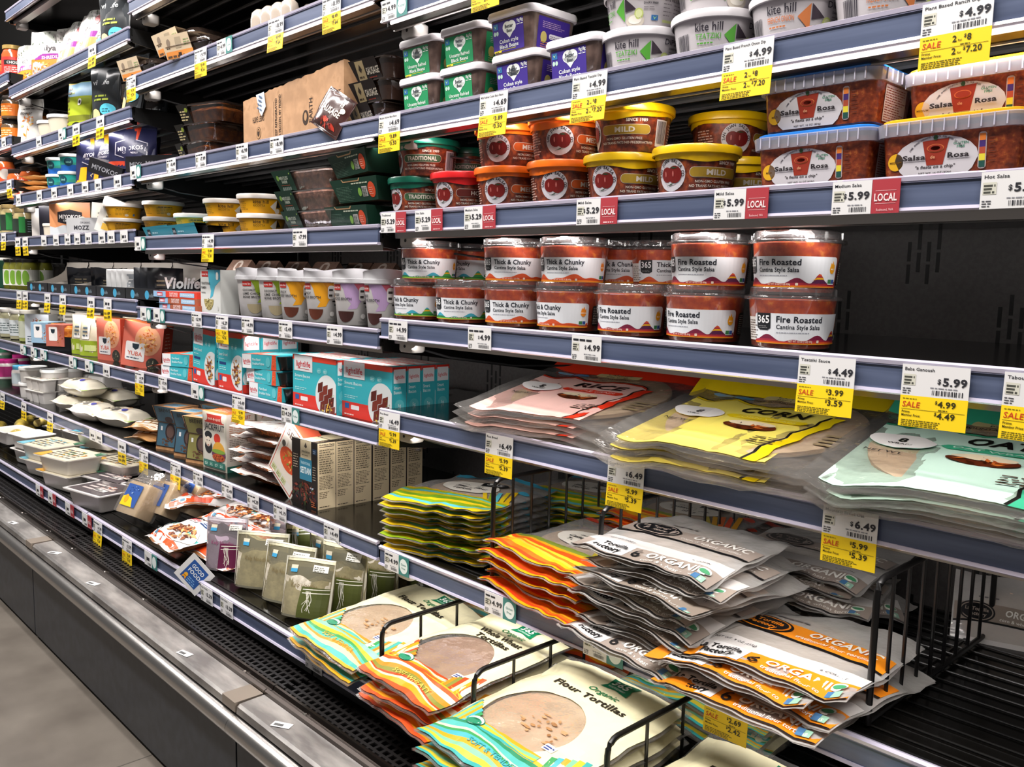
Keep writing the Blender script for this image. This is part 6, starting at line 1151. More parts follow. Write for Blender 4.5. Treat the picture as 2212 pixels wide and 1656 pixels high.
for u, y, lv, n in ((28, .075, 0, 'lower front one'), (28, .075, 1, 'upper front one'), (8, .13, 0, 'lower one at the picture edge'), (8, .13, 1, 'upper one at the picture edge')): at('jo', JO, u, y, 'Kb', 'orange jar with a black lid, '+n, 'jar', 'orange jars with black lids', dz=.093*lv, rz=1.1, h=.05)
for u, y, lv, n in ((86, .16, 0, 'lower one behind the white flower bag'), (86, .16, 1, 'upper one behind the white flower bag')): at('jo', JO, u, y, 'L1', 'orange jar with a black lid, '+n, 'jar', 'orange jars with black lids', dz=.093*lv, rz=2.6, h=.05)
for t, u, y, n in (('Kc', 10, .07, 'at the picture edge'), ('L2', 41, .075, 'left one, beside the orange cheese packs'), ('L2', 68, .085, 'right one, beside the orange cheese packs')): at('kj', JF, u, y, t, 'orange kimchi jar with a dark lid, '+n, 'jar', 'orange kimchi jars', rz=.9, h=.06)
for u, y, n in ((10, .07, 'left one at the picture edge'), (28, .08, 'second one')): at('jg', JG, u, y, 'Kd', 'gold lidded sauerkraut jar with green strips, '+n, 'jar', 'gold lidded jars', rz=1.0, h=.06)
at('jg', JG, 56, .085, 'L3', 'gold lidded sauerkraut jar, third one beside the white box', 'jar', 'gold lidded jars', rz=1.0, h=.06); at('jg', JG, 76, .15, 'L3', 'gold lidded sauerkraut jar set back behind the white box', 'jar', 'gold lidded jars', rz=1.0, h=.06)
for u, y, n in ((26, .07, 'first'), (39, .075, 'second'), (52, .08, 'third'), (66, .085, 'fourth'), (84, .12, 'fifth'), (97, .14, 'last, behind the display boxes')): at('jk', JK, u, y, 'L4', 'green olive jar with a dark lid, '+n+' from the left', 'jar', 'olive jars', rz=1.0, h=.06)
at('jw', round_tub('jar', .040, .040, .120, .036, .012, M('#1f4a38', .3), M('#e6e2da', .4)), 8, .08, 'Ke', 'dark green jar with a white lid at the picture edge', 'jar', None, h=.06)
for i, u in enumerate((92, 104, 116)): at('wl', round_tub('white_tub', .040, .043, .10, .045, .012, M('#d8d4cc', .4), M('#e8e6e2', .35)), u, .18+.03*i, 'L4', 'white tub with a white lid behind the olive jars, '+ORD[i]+' from the left', 'tub', 'white tubs behind the olive jars', h=.06)
# L1
a = Art(); a.rect(-.055, .0, .055, .18, '#d8d4cc', 0); food(a, .0, .085, .035, .05, ['#e88a1c', '#d8b87a', '#e07a18', '#c8a468'], 1, 16, 4, .3); a.text('flower', -.01, .125, .013, '#3a3230', 1, .4, .4, al=1, w=.055); a.fine(-.04, .145, .04, .165, 2, '#6a6460', 1, 3, .4); a.rect(-.002, .03, .0, .12, '#b88a3a', 1)
at('flow', pouch('flower_bag', .12, .185, .04, M('#d8d4d0', .3, 0, .3), a, wr=.008, seed=3), 64, .065, 'L1', 'white bag with orange flowers in front of the black lidded jars', 'bag', None, rz=.55, rx=-.06, h=.08)
for u, y, n in ((116, .09, 'left'), (139, .075, 'right')): at('wt', round_tub('white_tub', .043, .052, .070, .055, .008, M('#dcd2bc', .35), M('#e0dcd8', .4)), u, y, 'L1', 'cream tub with a white lid, '+n+' one beside the green pouches', 'tub', 'cream tubs', rz=1, h=.05)
a = Art(); W, H = .13, .17
for y0, y1, c in ((.12, .168, '#7aa4c0'), (.055, .12, '#9aa81c'), (.035, .055, '#6a7018'), (.002, .035, '#98a41c')): a.rect(-W/2+.002, y0, W/2-.002, y1, c, 0)
a.rect(-W/2+.002, .002, -W/2+.035, .168, '#d8a02c', 1); a.fine(-W/2+.006, .02, -W/2+.030, .16, 10, '#5a4420', 2, 3, .5); a.ell(.015, .10, .012, .012, '#e6e2d8', 1, 14); a.ell(.017, .10, .006, .006, '#1c1c18', 2, 10); a.ell(.01, .020, .022, .012, '#2c3020', 1, 14)
gp = pouch('green_pouch', W, H, .045, M('#8a9a24', .35, 0, .3), a, wr=.007, seed=5)
for u, y, n in ((172, .07, 'front one with a yellow edge'), (198, .12, 'second one behind')): at('gp', gp, u, y, 'L1', 'lime green and blue pouch, '+n, 'pouch', 'lime green pouches', rz=.3, rx=-.05, h=.08)
at('dp1', DP[1], 231, .075, 'L1', 'black pouch with a light blue oval beside the green pouches', 'cheese pouch', 'charcoal pouches', rz=.40, h=.08); at('dp1', DP[1], 285, .06, 'L1', 'charcoal pouch slumped at the very end of the green pouch shelf', 'cheese pouch', 'charcoal pouches', rz=.1, rx=-.15, h=.08)
for u, y, n in ((322, .19, 'first'), (352, .27, 'second'), (372, .34, 'third'), (395, .42, 'last')): at('dp2', DP[2], u, y, 'L1', 'small black pouch deep at the shelf end, '+n+' of the four', 'cheese pouch', 'small black pouches', rz=.9, h=.06)
# L2
def teal(a): a.rect(-.14, .002, .14, .026, '#2a6ac0', 0); a.wave(-.14, .14, .024, lambda x: .032+.004*math.sin(x*60), '#3fa08a', 1, 26); a.ell(-.02, .034, .016, .014, '#1f4a58', 2, 16); a.text('kind', -.02, .030, .007, '#9adcd0', 3, .8, 0, al=1); a.ell(.03, .040, .006, .005, '#1f3a4a', 2, 10); a.ell(.05, .045, .012, .005, '#d8ecec', 2, 12); a.rect(.062, .006, .086, .05, '#b8c8d0', 2); a.bars(.064, .01, .084, .04, '#2a3a4a', 3, 3, 9)
ta = Art(); teal(ta); mt_ = round_tub('teal_tub', .040, .046, .055, .049, .007, M('#2fb0a4', .35), M('#dcdcda', .4), ta)
for u, y, lv, n in ((131, .075, 0, 'lower left'), (158, .075, 0, 'lower right'), (131, .08, 1, 'upper left'), (160, .078, 1, 'upper right, its barcode showing')): at('tt', mt_, u, y, 'L2', 'teal yogurt tub with a white lid, '+n, 'tub', 'teal tubs', dz=.060*lv, rz=1.3 if lv and u > 150 else .9, h=.05)
a = Art(); a.fine(-.05, -.03, .05, .03, 3, '#c87a2c', 0, 3, .4)
cs = pillow('cheese_pack', .13, .10, .020, M('#e2b274', .3, 0, .4), a, flange=.012, wr=.004, seed=4)
for k, n in enumerate(('lowest', 'second', 'third', 'topmost')): at('cs', cs, 94-2*k, .085, 'L2', 'pale orange sliced cheese pack, '+n+' of the stack', 'cheese pack', 'pale orange cheese packs', dz=.020*k, rz=.5+.1*k, h=.01)
def miyo(seed, c):
    W, H = .15, .165; a = Art(); a.rect(-W/2+.002, .002, W/2-.002, H-.002, '#2a2c50', 0); a.fan([(-.02, H-.002), (.03, H-.002), (.02, H*.72), (-.01, H*.72)], c, 1); a.poly([(-.05, .075), (.0, .058), (.052, .075), (.052, .115), (.0, .128), (-.05, .115)], '#c8c4d0', 2); a.poly([(-.047, .077), (.0, .061), (.049, .077), (.049, .113), (.0, .125), (-.047, .113)], '#26284c', 3); a.text('MIYOKOS', .0, .090, .013, '#dcd8e0', 4, 1, 0, al=1, w=.080, rot=6); a.text('CREAMERY', 0, .079, .006, '#dcd8e0', 4, .6, 0, al=1, w=.05)
    a.rect(-W/2+.002, .004, -.015, .055, c, 1); food(a, .03, .03, .032, .026, ['#e8c88a', '#f0dcb0', '#d8b070'], 2, 26, seed, .25); return pouch('shred_bag', W, H, .05, M('#24264a', .3, 0, .4), a, wr=.010, seed=seed)
MY = {1: miyo(1, '#e8a41c'), 2: miyo(2, '#d8482c')}
for k, u, y, rz, n in ((1, 205, .065, .55, 'navy and yellow shred bag in front'), (1, 232, .075, .25, 'navy and yellow shred bag turned aside'), (2, 285, .085, .8, 'navy and red shred bag beside the yellow ones'), (2, 300, .20, .6, 'navy and red shred bag set back')): at('my%d' % k, MY[k], u, y, 'L2', n+' on the teal tub shelf', 'shred bag', 'navy shred bags', rz=rz, rx=-.08, h=.08)
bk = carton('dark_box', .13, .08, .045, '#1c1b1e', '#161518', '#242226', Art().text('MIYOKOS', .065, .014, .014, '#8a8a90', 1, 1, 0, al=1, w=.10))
for u, y, dz, rz, ry, n in ((243, .05, .01, .5, .3, 'tilted on the rail before the navy bags'), (330, .10, 0, .5, 0, 'lying deep in the shelf'), (365, .12, 0, .5, 0, 'beside the black sleeved food trays')): at('bk', bk, u, y, 'L2' if u < 300 else 'M1', 'black box with grey lettering, '+n, 'box', 'black boxes', dz=dz, rz=rz, ry=ry, h=.03)
at('orb', carton('orange_box', .10, .03, .07, '#b8401c', '#8a2c14', '#c84a20'), 350, .17, 'M1', 'dull orange box behind the black boxes', 'box', None, rz=.5, h=.04)
# M1: clear food trays, cardboard carton, sausage packs
ROAST = noisy('roast', '#7a3c14', '#c8742c', 60, .35, .5, '#e09a4a', .6, .4, .6)
def clamsh():
    t = empty('food_tray'); b = MB(); b.rrect([(.060, .045, .003), (.066, .052, .030), (.050, .036, .040), (0, 0, .044)], ROAST, .02, k=5); b.build('food', t)
    b = MB(); P = clear('smoky_tray', '#c8bcb4', .22, '#5a4a42', .8, .06, .2, 30); b.rrect([(.070, .052, 0), (.080, .062, .040), (.086, .068, .041), (.086, .068, .044), (.074, .056, .050)], P, .022, k=6, cap1=False); b.build('tray', t)
    b = MB(); b.add([(-.088, -.070, .046), (-.045, -.070, .046), (-.038, -.054, -.0005), (-.074, -.054, -.0005), (-.088, .07, .046), (-.045, .07, .046)], [[3, 2, 1, 0], [0, 1, 5, 4]], M('#1f1c18', .4)); a = Art(); a.fine(-.016, .008, .016, .036, 4, '#c8b88a', 0, 4, .5); a.ell(.010, .034, .006, .006, '#8a9a3a', 1); a.emit(b, flat((-.062, -.0545, 0), (1, 0, 0), (0, -.32, .947))); b.build('card_sleeve', t, smooth=0); return t
for k, (du, n) in enumerate(((0, 'lowest'), (4, 'middle'), (12, 'topmost'))): at('cl', clamsh, 462+du, .10, 'M1', 'clear tray of roasted food with a black sleeve, '+n+' of three', 'food tray', 'clear roasted food trays', dz=.046*k, rz=.12*k, h=.03)
def cbox():
    t = empty('cardboard_carton'); K = noisy('cardboard', '#a8805c', '#b88e68', 30, .75, 0, '#9c7450'); b = MB(); w_, d_ = .225, .15; R2 = random.Random(3); n = 34
    def wall(p, q, h0, h1):
        vs = []; 
        for i in range(n+1):
            f = i/n; x, y = p[0]+(q[0]-p[0])*f, p[1]+(q[1]-p[1])*f; vs += [(x, y, 0), (x, y, h0+(h1-h0)*f+R2.uniform(-.0022, .0022))]
        fs = [[2*i, 2*i+2, 2*i+3, 2*i+1] for i in range(n)]; dx, dy = q[0]-p[0], q[1]-p[1]; L = math.hypot(dx, dy); o = (-dy/L*.004, dx/L*.004)
        m = len(vs); vs2 = [(x+o[0], y+o[1], z) for x, y, z in vs]; fs2 = [[m+i for i in f[::-1]] for f in fs]+[[2*i+1, 2*i+3, m+2*i+3, m+2*i+1] for i in range(n)]; b.add(vs+vs2, fs+fs2, K)
    wall((-w_, -d_), (w_, -d_), .112, .135); wall((w_, -d_), (w_, d_), .135, .135); wall((w_, d_), (-w_, d_), .135, .118); wall((-w_, d_), (-w_, -d_), .118, .112); b.box(-w_, w_, -d_, d_, 0, .003, K); b.build('carton', t, smooth=0)
    a = Art(); I = '#3a2a20'; a.text('SWEET EARTH', .0775, .068, .0125, I, 0, .8, 0, al=1, w=.058, rot=180); a.text('BASED', .105, .088, .011, I, 0, .8, 0, al=0, w=.026, rot=180); a.text('PIECES'[2:], .098, .107, .009, I, 0, .8, 0, al=0, w=.016, rot=180); a.ell(.078, .030, .012, .014, I, 0, 20); a.ell(.078, .030, .0108, .0128, '#b08862', 1, 20); a.ell(.078, .031, .006, .009, I, 2, 12); a.ell(.078, .035, .003, .002, '#b08862', 3, 8)
    a.text('KEEP REFRIGERATED', .168, .010, .0095, I, 0, 1, 0, w=.088, rot=90); a.text('OR FROZEN, MY FRIEND', .186, .006, .0095, I, 0, 1, 0, w=.098, rot=90); a.rect(.152, .006, .153, .092, I); a.rect(.191, .006, .192, .104, I); a.text('EARTH', .325, .028, .014, I, 0, 1, 0, w=.050, rot=90); a.ell(.296, .040, .013, .016, I, 0, 18); a.ell(.296, .042, .006, .009, '#b08862', 1, 12); a.text('BASED', .355, .008, .011, I, 0, 1, 0, w=.03, rot=90); a.text('EARTH', .438, .05, .009, I, 0, 1, 0, w=.03, rot=90)
    b = MB(); a.emit(b, flat((-w_, -d_, 0), (1, 0, 0), (0, 0, 1))); b.build('print', t, smooth=0)
    b = MB(); b.add([(-.155, -d_-.002, .117), (-.115, -d_-.002, .119), (-.105, -d_-.003, .085), (-.125, -d_-.003, .066), (-.135, -d_-.003, .074)], [[4, 3, 2, 1, 0]], M('#c4d0dc', .5)); a = Art(); a.fine(-.012, -.018, .012, .018, 4, '#5a6a88', 0, 3, .4); a.emit(b, flat((-.130, -d_-.0034, .098), (.94, 0, -.34), (.34, 0, .94)), d=.0002); b.build('packing_slip', t, smooth=0); return t
put('cbox', cbox, (-.392, .185, Z['M1']-.003), 'open brown cardboard carton with upside-down print and a torn top edge', 'carton', None, rz=-.02)
def saus():
    t = empty('sausage_tray'); b = MB(); b.rrect([(.050, .060, 0), (.056, .070, .034), (.060, .076, .035), (.060, .076, .037)], clear('smoky_tray'), .02, k=5, cap1=True); b.rrect([(.04, .05, .003), (.046, .058, .028)], M('#6a4a40', .3, 0, .5), .018); b.build('tray', t)
    b = MB(); b.add([(-.062, -.078, .039), (.020, -.078, .039), (.028, -.060, -.0006), (-.050, -.060, -.0006), (-.062, .078, .039), (.020, .078, .039)], [[3, 2, 1, 0], [0, 1, 5, 4]], M('#241c1a', .4)); a = Art(); a.rect(-.033, .001, -.008, .040, '#b8a47c', 0); a.fan([(-.021, .034), (-.016, .024), (-.021, .018), (-.026, .024)], '#3a3026', 1); a.fine(-.030, .008, -.011, .013, 1, '#4a3e2e', 1, 3, .6); a.text('SAUSAGE', -.004, .012, .013, '#e6dccc', 1, 1, 0, w=.038); a.fine(-.0, .005, .03, .008, 1, '#a83a2a', 1, 4, .6); a.emit(b, flat((-.011, -.0602, 0), (1, 0, 0), (0, -.41, .91))); b.build('card_sleeve', t, smooth=0); return t
for k, (dx, n) in enumerate(((-.012, 'lowest'), (.0, 'middle'), (.0, 'topmost'))): put('saus', saus, (-.072+dx, .095, Z['M1']-.003+.041*k), 'clear sausage tray with a dark sleeve, '+n+' of three beside the bean tubs', 'food tray', 'dark sleeved sausage trays', rz=.05*k-.05)
a = Art(); a.rect(-.07, -.055, .07, .055, '#2a1614', 0); a.text('SAUSAGE', 0, -.006, .018, '#e6dccc', 1, 1.2, .5, al=1, w=.10); food(a, .0, -.034, .06, .016, ['#a83020', '#c84a2c', '#7a2018'], 1, 20, 4, .2); a.text('13', .03, .026, .014, '#e6dccc', 1, 1, 0); a.ell(.05, .018, .01, .008, '#e6dccc', 1, 12)
put('sbag', pillow('sausage_pack', .15, .12, .03, M('#3a1c18', .3, 0, .4), a, flange=.008, wr=.005, seed=8), (-.170, .014, Z['M1']+.022), 'dark red sausage pack leaning between the cardboard carton and the sausage trays', 'food pack', None, rx=1.25, ry=.45, sc=(.7, .7, .6))
# M0: sleeved burger trays
def burger():
    t = empty('burger_tray'); b = MB(); b.rrect([(.085, .062, 0), (.092, .070, .028), (.098, .076, .030), (.085, .064, .046), (.05, .04, .054), (0, 0, .055)], clear('smoky_tray'), .025, k=6); b.rrect([(.05, .045, .002), (.055, .05, .022), (0, 0, .024)], M('#6a3a30', .4), .03); b.build('tray', t)
    b = MB(); b.add([(-.095, -.080, .056), (.020, -.080, .056), (.034, -.068, -.0005), (-.080, -.068, -.0005), (-.095, .080, .056), (.020, .080, .056)], [[3, 2, 1, 0], [0, 1, 5, 4]], M('#c8b498', .45)); a = Art(); a.rect(-.055, .001, .056, .018, '#d88a44', 0); a.fine(-.050, .003, .04, .013, 1, '#5a4434', 1, 3, .5); a.ell(-.040, .040, .008, .009, '#8a7a6a', 0, 14); a.fine(-.050, .025, -.028, .029, 1, '#4a4038', 0, 3, .6); a.rect(-.012, .024, .012, .050, '#a89880', 0); a.fine(.022, .028, .046, .046, 3, '#8a9a6a', 0, 5, .4); a.fine(-.004, .004, .012, .014, 1, '#3a2a20', 2, 8, .9)
    a.emit(b, flat((-.024, -.0682, 0), (1, 0, 0), (0, -.207, .978))); b.build('card_sleeve', t, smooth=0); return t
for u, y, dz, rz, n in ((430, .085, .030, .15, 'upper one, sloping above the yellow tag'), (412, .19, 0, .1, 'one underneath in the back'), (345, .085, 0, .12, 'lower left one'), (315, .20, 0, .1, 'one at the back, left'), (452, .07, -.002, .2, 'flat one under the sloping one')):
    at('bur', burger, u, y, 'M0', 'burger tray with a cream and orange sleeve, '+n, 'burger tray', 'burger trays', dz=dz, rz=rz, ry=-.08 if dz > .01 else 0, h=.04)
a = Art(); eg = M('#a89c90', .25, 0, .6)
def eggs():
    b = MB(); b.rrect([(.085, .055, 0), (.085, .055, .008)], eg, .015)
    for i in range(4):
        for j in range(2): b.lathe([(.021, 0), (.021, .03), (.018, .045), (.010, .053), (0, .055)], eg, 20, False, False, Matrix.Translation((-.063+.042*i, -.026+.052*j, .006)))
    return b.build('vacuum_pack', smooth=50)
at('egg', eggs, 615, .075, 'M0', 'grey shrink-wrapped pack of rounded pieces at the top edge', 'food pack', None, rz=.05, h=.03); at('egg2', pillow('vacuum_pack', .17, .13, .04, clear('smoky_tray'), flange=.015, seed=9), 545, .09, 'M0', 'flat clear pack beside the sloping burger tray', 'food pack', None, rz=.1, h=.02)
# L3: mozzarella boxes
a = Art(); a.rect(0, 0, .15, .12, '#d89060', 0); a.poly([(.0, 0), (.15, 0), (.15, .03), (.05, .04), (.02, .03), (0, .035)], '#c8ccd0', 1); a.poly([(.03, .05), (.075, .04), (.12, .05), (.12, .085), (.075, .095), (.03, .085)], '#26242a', 2); a.text('MIYOKOS', .075, .062, .014, '#e8e4e0', 3, 1, 0, al=1, w=.080); a.text('CREAMERY', .075, .051, .007, '#e8e4e0', 3, .6, 0, al=1, w=.05); a.ell(.12, .045, .022, .026, '#e8e2d2', 4, 18)
at('mbox', carton('cheese_carton', .15, .10, .12, '#d89060', '#c8bcb0', '#c88050', a), 168, .10, 'L3', 'orange cheese carton with a dark shield emblem', 'carton', None, rz=.75, h=.06)
at('nbox', carton('dark_carton', .09, .10, .12, '#23222c', '#2c2a34', '#1c1b22'), 126, .11, 'L3', 'navy carton left of the orange cheese carton', 'carton', None, rz=.75, h=.06)
at('wbox', carton('white_carton', .05, .10, .115, '#d8d2cc', '#8a6a50', '#b8a898'), 98, .10, 'L3', 'white and brown carton beside the gold lidded jars', 'carton', None, rz=.75, h=.06)
a = Art(); a.text('ORGANIC', .075, .036, .006, '#5a5a5e', 1, .6, 0, al=1, w=.04); a.text('MOZZ', .060, .016, .013, '#3a3a40', 1, 1.4, 0, al=1, w=.06)
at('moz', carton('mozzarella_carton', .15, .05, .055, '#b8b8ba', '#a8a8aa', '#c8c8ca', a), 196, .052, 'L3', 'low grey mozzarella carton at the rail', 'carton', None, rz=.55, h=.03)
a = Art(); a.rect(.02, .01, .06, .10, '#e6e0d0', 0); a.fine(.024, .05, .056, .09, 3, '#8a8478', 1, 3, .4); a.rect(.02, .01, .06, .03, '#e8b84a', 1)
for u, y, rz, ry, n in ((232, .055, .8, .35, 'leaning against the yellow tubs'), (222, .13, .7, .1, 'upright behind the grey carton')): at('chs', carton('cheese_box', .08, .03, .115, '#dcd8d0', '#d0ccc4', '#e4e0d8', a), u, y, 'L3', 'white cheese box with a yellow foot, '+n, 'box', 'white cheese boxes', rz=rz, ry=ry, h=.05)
at('crm', round_tub('white_tub', .036, .038, .04, .040, .007, M('#d8cdb8', .4), M('#e0d8c8', .4)), 119, .05, 'L3', 'small cream tub at the rail before the navy carton', 'tub', None, h=.03)
for u, y, n in ((290, .17, 'left'), (340, .24, 'right')): at('wfold', pillow('paper_bag', .15, .12, .05, M('#c8bcae', .6), None, wr=.010, seed=6), u, y, 'L3' if u < 300 else 'M2', 'crumpled pale bag behind the yellow tubs, '+n+' one', 'bag', 'crumpled pale bags', dz=.06, rz=.4, rx=.3, h=.1)
# L4: black display boxes with scooped fronts
def display(last):
    def f():
        t = empty('display_box'); W, D, H = .125, .15, .115; b = MB(); K = M('#1b1c1f', .45); G = M('#c4bcb2', .6)
        b.box(-W, W, -D/2, D/2, 0, .004, K); b.box(-W, W, -D/2, -D/2+.003, 0, .036, K); b.box(-W, W, D/2-.003, D/2, 0, H, K, fm={'f': G})
        def side(x, mi, mo):
            P = [(-D/2+D*i/12, .036+(H-.036)*(1-math.sqrt(max(0, 1-(i/12)**2)))) for i in range(13)]
            for (y0, z0), (y1, z1) in zip(P, P[1:]): b.add([(x, y0, 0), (x, y1, 0), (x, y1, z1), (x, y0, z0), (x+.003, y0, 0), (x+.003, y1, 0), (x+.003, y1, z1), (x+.003, y0, z0)], [[3, 2, 1, 0], [7, 6, 2, 3]], mi); b.add([(x+.003, y0, 0), (x+.003, y1, 0), (x+.003, y1, z1), (x+.003, y0, z0)], [[0, 1, 2, 3]], mo)
        side(-W, K, G); side(W-.003, G, K); b.build('box', t, smooth=0)
        for i in range(2):
            b = MB(); a = Art().ell(-.07+.11*i, .018, .016, .013, '#3f9ac0', 0, 18).text('violife', -.040+.11*i, .012, .011, '#7a8890', 1, .6, .4, al=1, w=.035)
            a.emit(b, flat((0, -D/2, 0), (1, 0, 0), (0, 0, 1))); b.build('emblem', t, smooth=0)
        b = MB()
        if last: a = Art(); a.text('Violife', .070, .040, .030, '#e6e4e0', 0, 1.6, .6, al=1, w=.105); a.rect(.125, .07, .135, .082, '#8a8a88', 0); a.emit(b, flat((W, -D/2, 0), (0, 1, 0), (0, 0, 1))); b.build('script_lettering', t, smooth=0)
        return t
    return f
for X, k, n in ((-2.26, 0, 'first from the left'), (-2.0, 0, 'second'), (-1.745, 0, 'third'), (-1.49, 0, 'fourth'), (-1.234, 1, 'last, with big white script on its side')):
    put('disp%d' % k, display(k), (X, .096, Z['L4']-.003), 'black scooped display box, '+n, 'display box', 'black display boxes')
WP = pouch('cheese_pouch', .10, .085, .025, M('#c8c8c8', .25, 0, .5), Art().rect(-.035, .02, .035, .07, '#8a8e94', 0).fine(-.03, .03, .03, .06, 3, '#e0e0e0', 1, 3, .4), wr=.008, seed=4); BP = pouch('cheese_pouch', .10, .09, .025, M('#22242a', .3, 0, .5), Art().rect(-.03, .03, .03, .065, '#4a4a4e', 0).fine(-.025, .035, .025, .06, 2, '#c8b89a', 1, 3, .4), wr=.010, seed=7)
for i, X in enumerate((-1.57, -1.525, -1.48, -1.435)): put('wp', WP, (X, .09, Z['L4']+.003), 'silver cheese pouch standing in the fourth black display box, '+ORD[i], 'cheese pouch', 'silver cheese pouches', rz=1.15, rx=-.1)
for i, X in enumerate((-1.32, -1.27, -1.215)): put('bp', BP, (X, .085, Z['L4']+.003), 'black cheese pouch standing in the last display box, '+ORD[i], 'cheese pouch', 'black cheese pouches', rz=1.2, rx=-.1)
for i, (X, y) in enumerate(((-1.70, .10), (-1.80, .12), (-2.05, .12))): put('bp', BP, (X, y, Z['L4']+.003), 'black cheese pouch in one of the emptier display boxes, '+ORD[i]+' from the right', 'cheese pouch', 'black cheese pouches left', rz=1.2, rx=.5)
# L5
a = Art(); a.rect(0, 0, .135, .14, '#cf6a58', 0); a.ell(.085, .088, .044, .046, '#e0a07a', 1, 28); food(a, .085, .088, .038, .040, ['#e8a04a', '#d8782c', '#f0c080', '#c05a20'], 2, 60, 6, .16); a.rrect(.012, .020, .078, .078, .005, '#e6e2e0', 3); a.poly([(.034, .073), (.058, .073), (.056, .060), (.046, .054), (.036, .060)], '#26323c', 4); a.text('YUBA', .045, .036, .013, '#cf5a44', 4, .6, 0, al=1, w=.050); a.fine(.018, .026, .072, .032, 1, '#4a5a6a', 4, 3, .6); a.ell(.108, .018, .022, .020, '#3a3a34', 3, 18); food(a, .108, .018, .018, .016, ['#c8c0a0', '#6a7a4a'], 4, 10, 3)
s = Art(); s.rect(0, 0, .05, .14, '#d04a34', 0); s.fine(.012, .06, .042, .125, 6, '#e8b0a0', 1, 3, .3); s.ell(.028, .030, .018, .022, '#e8e0dc', 1, 18)
yb = carton('noodle_carton', .135, .05, .14, '#cf6a58', '#d04a34', '#e07040', a, s)
a2 = Art(); a2.rect(0, 0, .135, .14, '#c89a70', 0); food(a2, .08, .09, .04, .042, ['#6a3a1c', '#8a5a2c', '#4a2a14', '#a8743a'], 1, 46, 6, .2); a2.rrect(.012, .020, .070, .078, .005, '#e6e2e0', 3); a2.text('YUBA', .041, .036, .013, '#cf7a44', 4, .6, 0, al=1, w=.046); a2.poly([(.030, .073), (.052, .073), (.050, .060), (.041, .054), (.032, .060)], '#26323c', 4)
yb2 = carton('noodle_carton', .135, .05, .14, '#c89a70', '#a87a50', '#d88a50', a2)
at('yb', yb, 312, .075, 'L5', 'coral noodle carton nearest the teal trays, tilted', 'carton', 'noodle cartons', rz=.62, ry=.14, h=.06); at('yb', yb, 250, .085, 'L5', 'coral noodle carton in the middle of the three', 'carton', 'noodle cartons', rz=.22, h=.07); at('yb2', yb2, 222, .10, 'L5', 'tan noodle carton left of the coral ones', 'carton', 'noodle cartons', rz=.22, h=.07)
a = Art(); a.rect(-.055, .002, .055, .13, '#e0d8c0', 0); a.rect(-.055, .002, .055, .055, '#93a82c', 1); a.rrect(-.035, .06, .0, .12, .004, '#e8e6e2', 2); a.fine(-.03, .07, -.005, .11, 3, '#5a6a7a', 3, 3, .4); a.rect(-.02, .02, .03, .04, '#c8d48a', 2)
gn = pouch('noodle_bag', .115, .14, .05, M('#d8d0b4', .35, 0, .3), a, wr=.008, seed=9)
for u, y, rz, n in ((185, .075, .5, 'left one'), (203, .075, .5, 'right one'), (292, .17, .4, 'behind the coral cartons')): at('gn', gn, u, y, 'L5', 'cream and lime noodle bag, '+n, 'noodle bag', 'cream and lime bags', rz=rz, h=.07)
def hang(c):
    def f():
        t = empty('meal_tray'); b = MB(); b.box(-.06, .06, -.045, .045, 0, .055, M('#141518', .3)); b.build('tray', t, smooth=0); b = MB(); b.rrect([(.061, .046, .055), (.058, .044, .085), (.03, .03, .095)], noisy('orange_meal', '#a8501c', '#e08a30', 50, .3, .6, '#e8b060'), .02); b.build('meal', t); b = MB(); b.box(-.063, .012, -.048, .048, .02, .098, M(c, .4)); a = Art(); a.rrect(-.05, .04, -.015, .09, .004, '#e6e4e2', 0); a.poly([(-.042, .082), (-.024, .082), (-.026, .070), (-.033, .066), (-.040, .070)], '#26323c', 1); food(a, -.004, .05, .014, .03, ['#8a4a24', '#c87a3a'], 0, 18, 3, .3); a.emit(b, flat((0, -.048, 0), (1, 0, 0), (0, 0, 1))); b.build('card_sleeve', t, smooth=0); return t
    return f
at('h1', hang('#8fb0c8'), 118, .07, 'L5', 'black meal tray with a blue sleeve and orange food', 'food tray', 'sleeved meal trays', rz=.6, h=.05); at('h2', hang('#b8685a'), 152, .07, 'L5', 'black meal tray with a rosy sleeve and orange food', 'food tray', 'sleeved meal trays', rz=.6, h=.05)
a = Art(); a.rect(0, 0, .11, .12, '#ccd2da', 0); food(a, .055, .08, .03, .03, ['#c8783a', '#6a8a3a', '#a84a24', '#e0b870'], 1, 30, 4, .25); a.fine(.01, .01, .09, .04, 3, '#4a5a6a', 1, 3, .4)
at('wb', carton('white_carton', .11, .05, .12, '#ccd2da', '#d8d8d6', '#dcdcda', a), 90, .075, 'L5', 'pale blue carton with a bowl picture', 'carton', 'pale cartons', rz=.6, h=.06)
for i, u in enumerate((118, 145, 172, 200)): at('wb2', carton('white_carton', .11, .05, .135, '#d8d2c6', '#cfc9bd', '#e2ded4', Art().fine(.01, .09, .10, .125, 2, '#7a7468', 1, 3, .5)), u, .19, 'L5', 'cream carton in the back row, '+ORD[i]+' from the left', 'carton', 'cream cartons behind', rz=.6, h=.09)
JP = jar(.040, .125, '#dcd8d0', M('#a8a484', .12, 0, .8), '#d2d8da', lambda a: a.fine(-.04, .03, .05, .07, 4, '#5a6a6a', 1, 3, .4)); JH = jar(.043, .130, '#d0ccc0', M('#a0a860', .1, 0, .9), '#c8ccb8')
for t, u, k, n in (('Kf', 8, 0, 'at the picture edge'), ('Kf', 22, 0, 'second from the edge'), ('L5', 44, 0, 'with a pale label'), ('L5', 66, 1, 'greenish one beside the pale blue carton')): at('jp%d' % k, JH if k else JP, u, .08, t, 'white lidded pickle jar, '+n, 'jar', 'white lidded pickle jars', rz=1.0, h=.06)
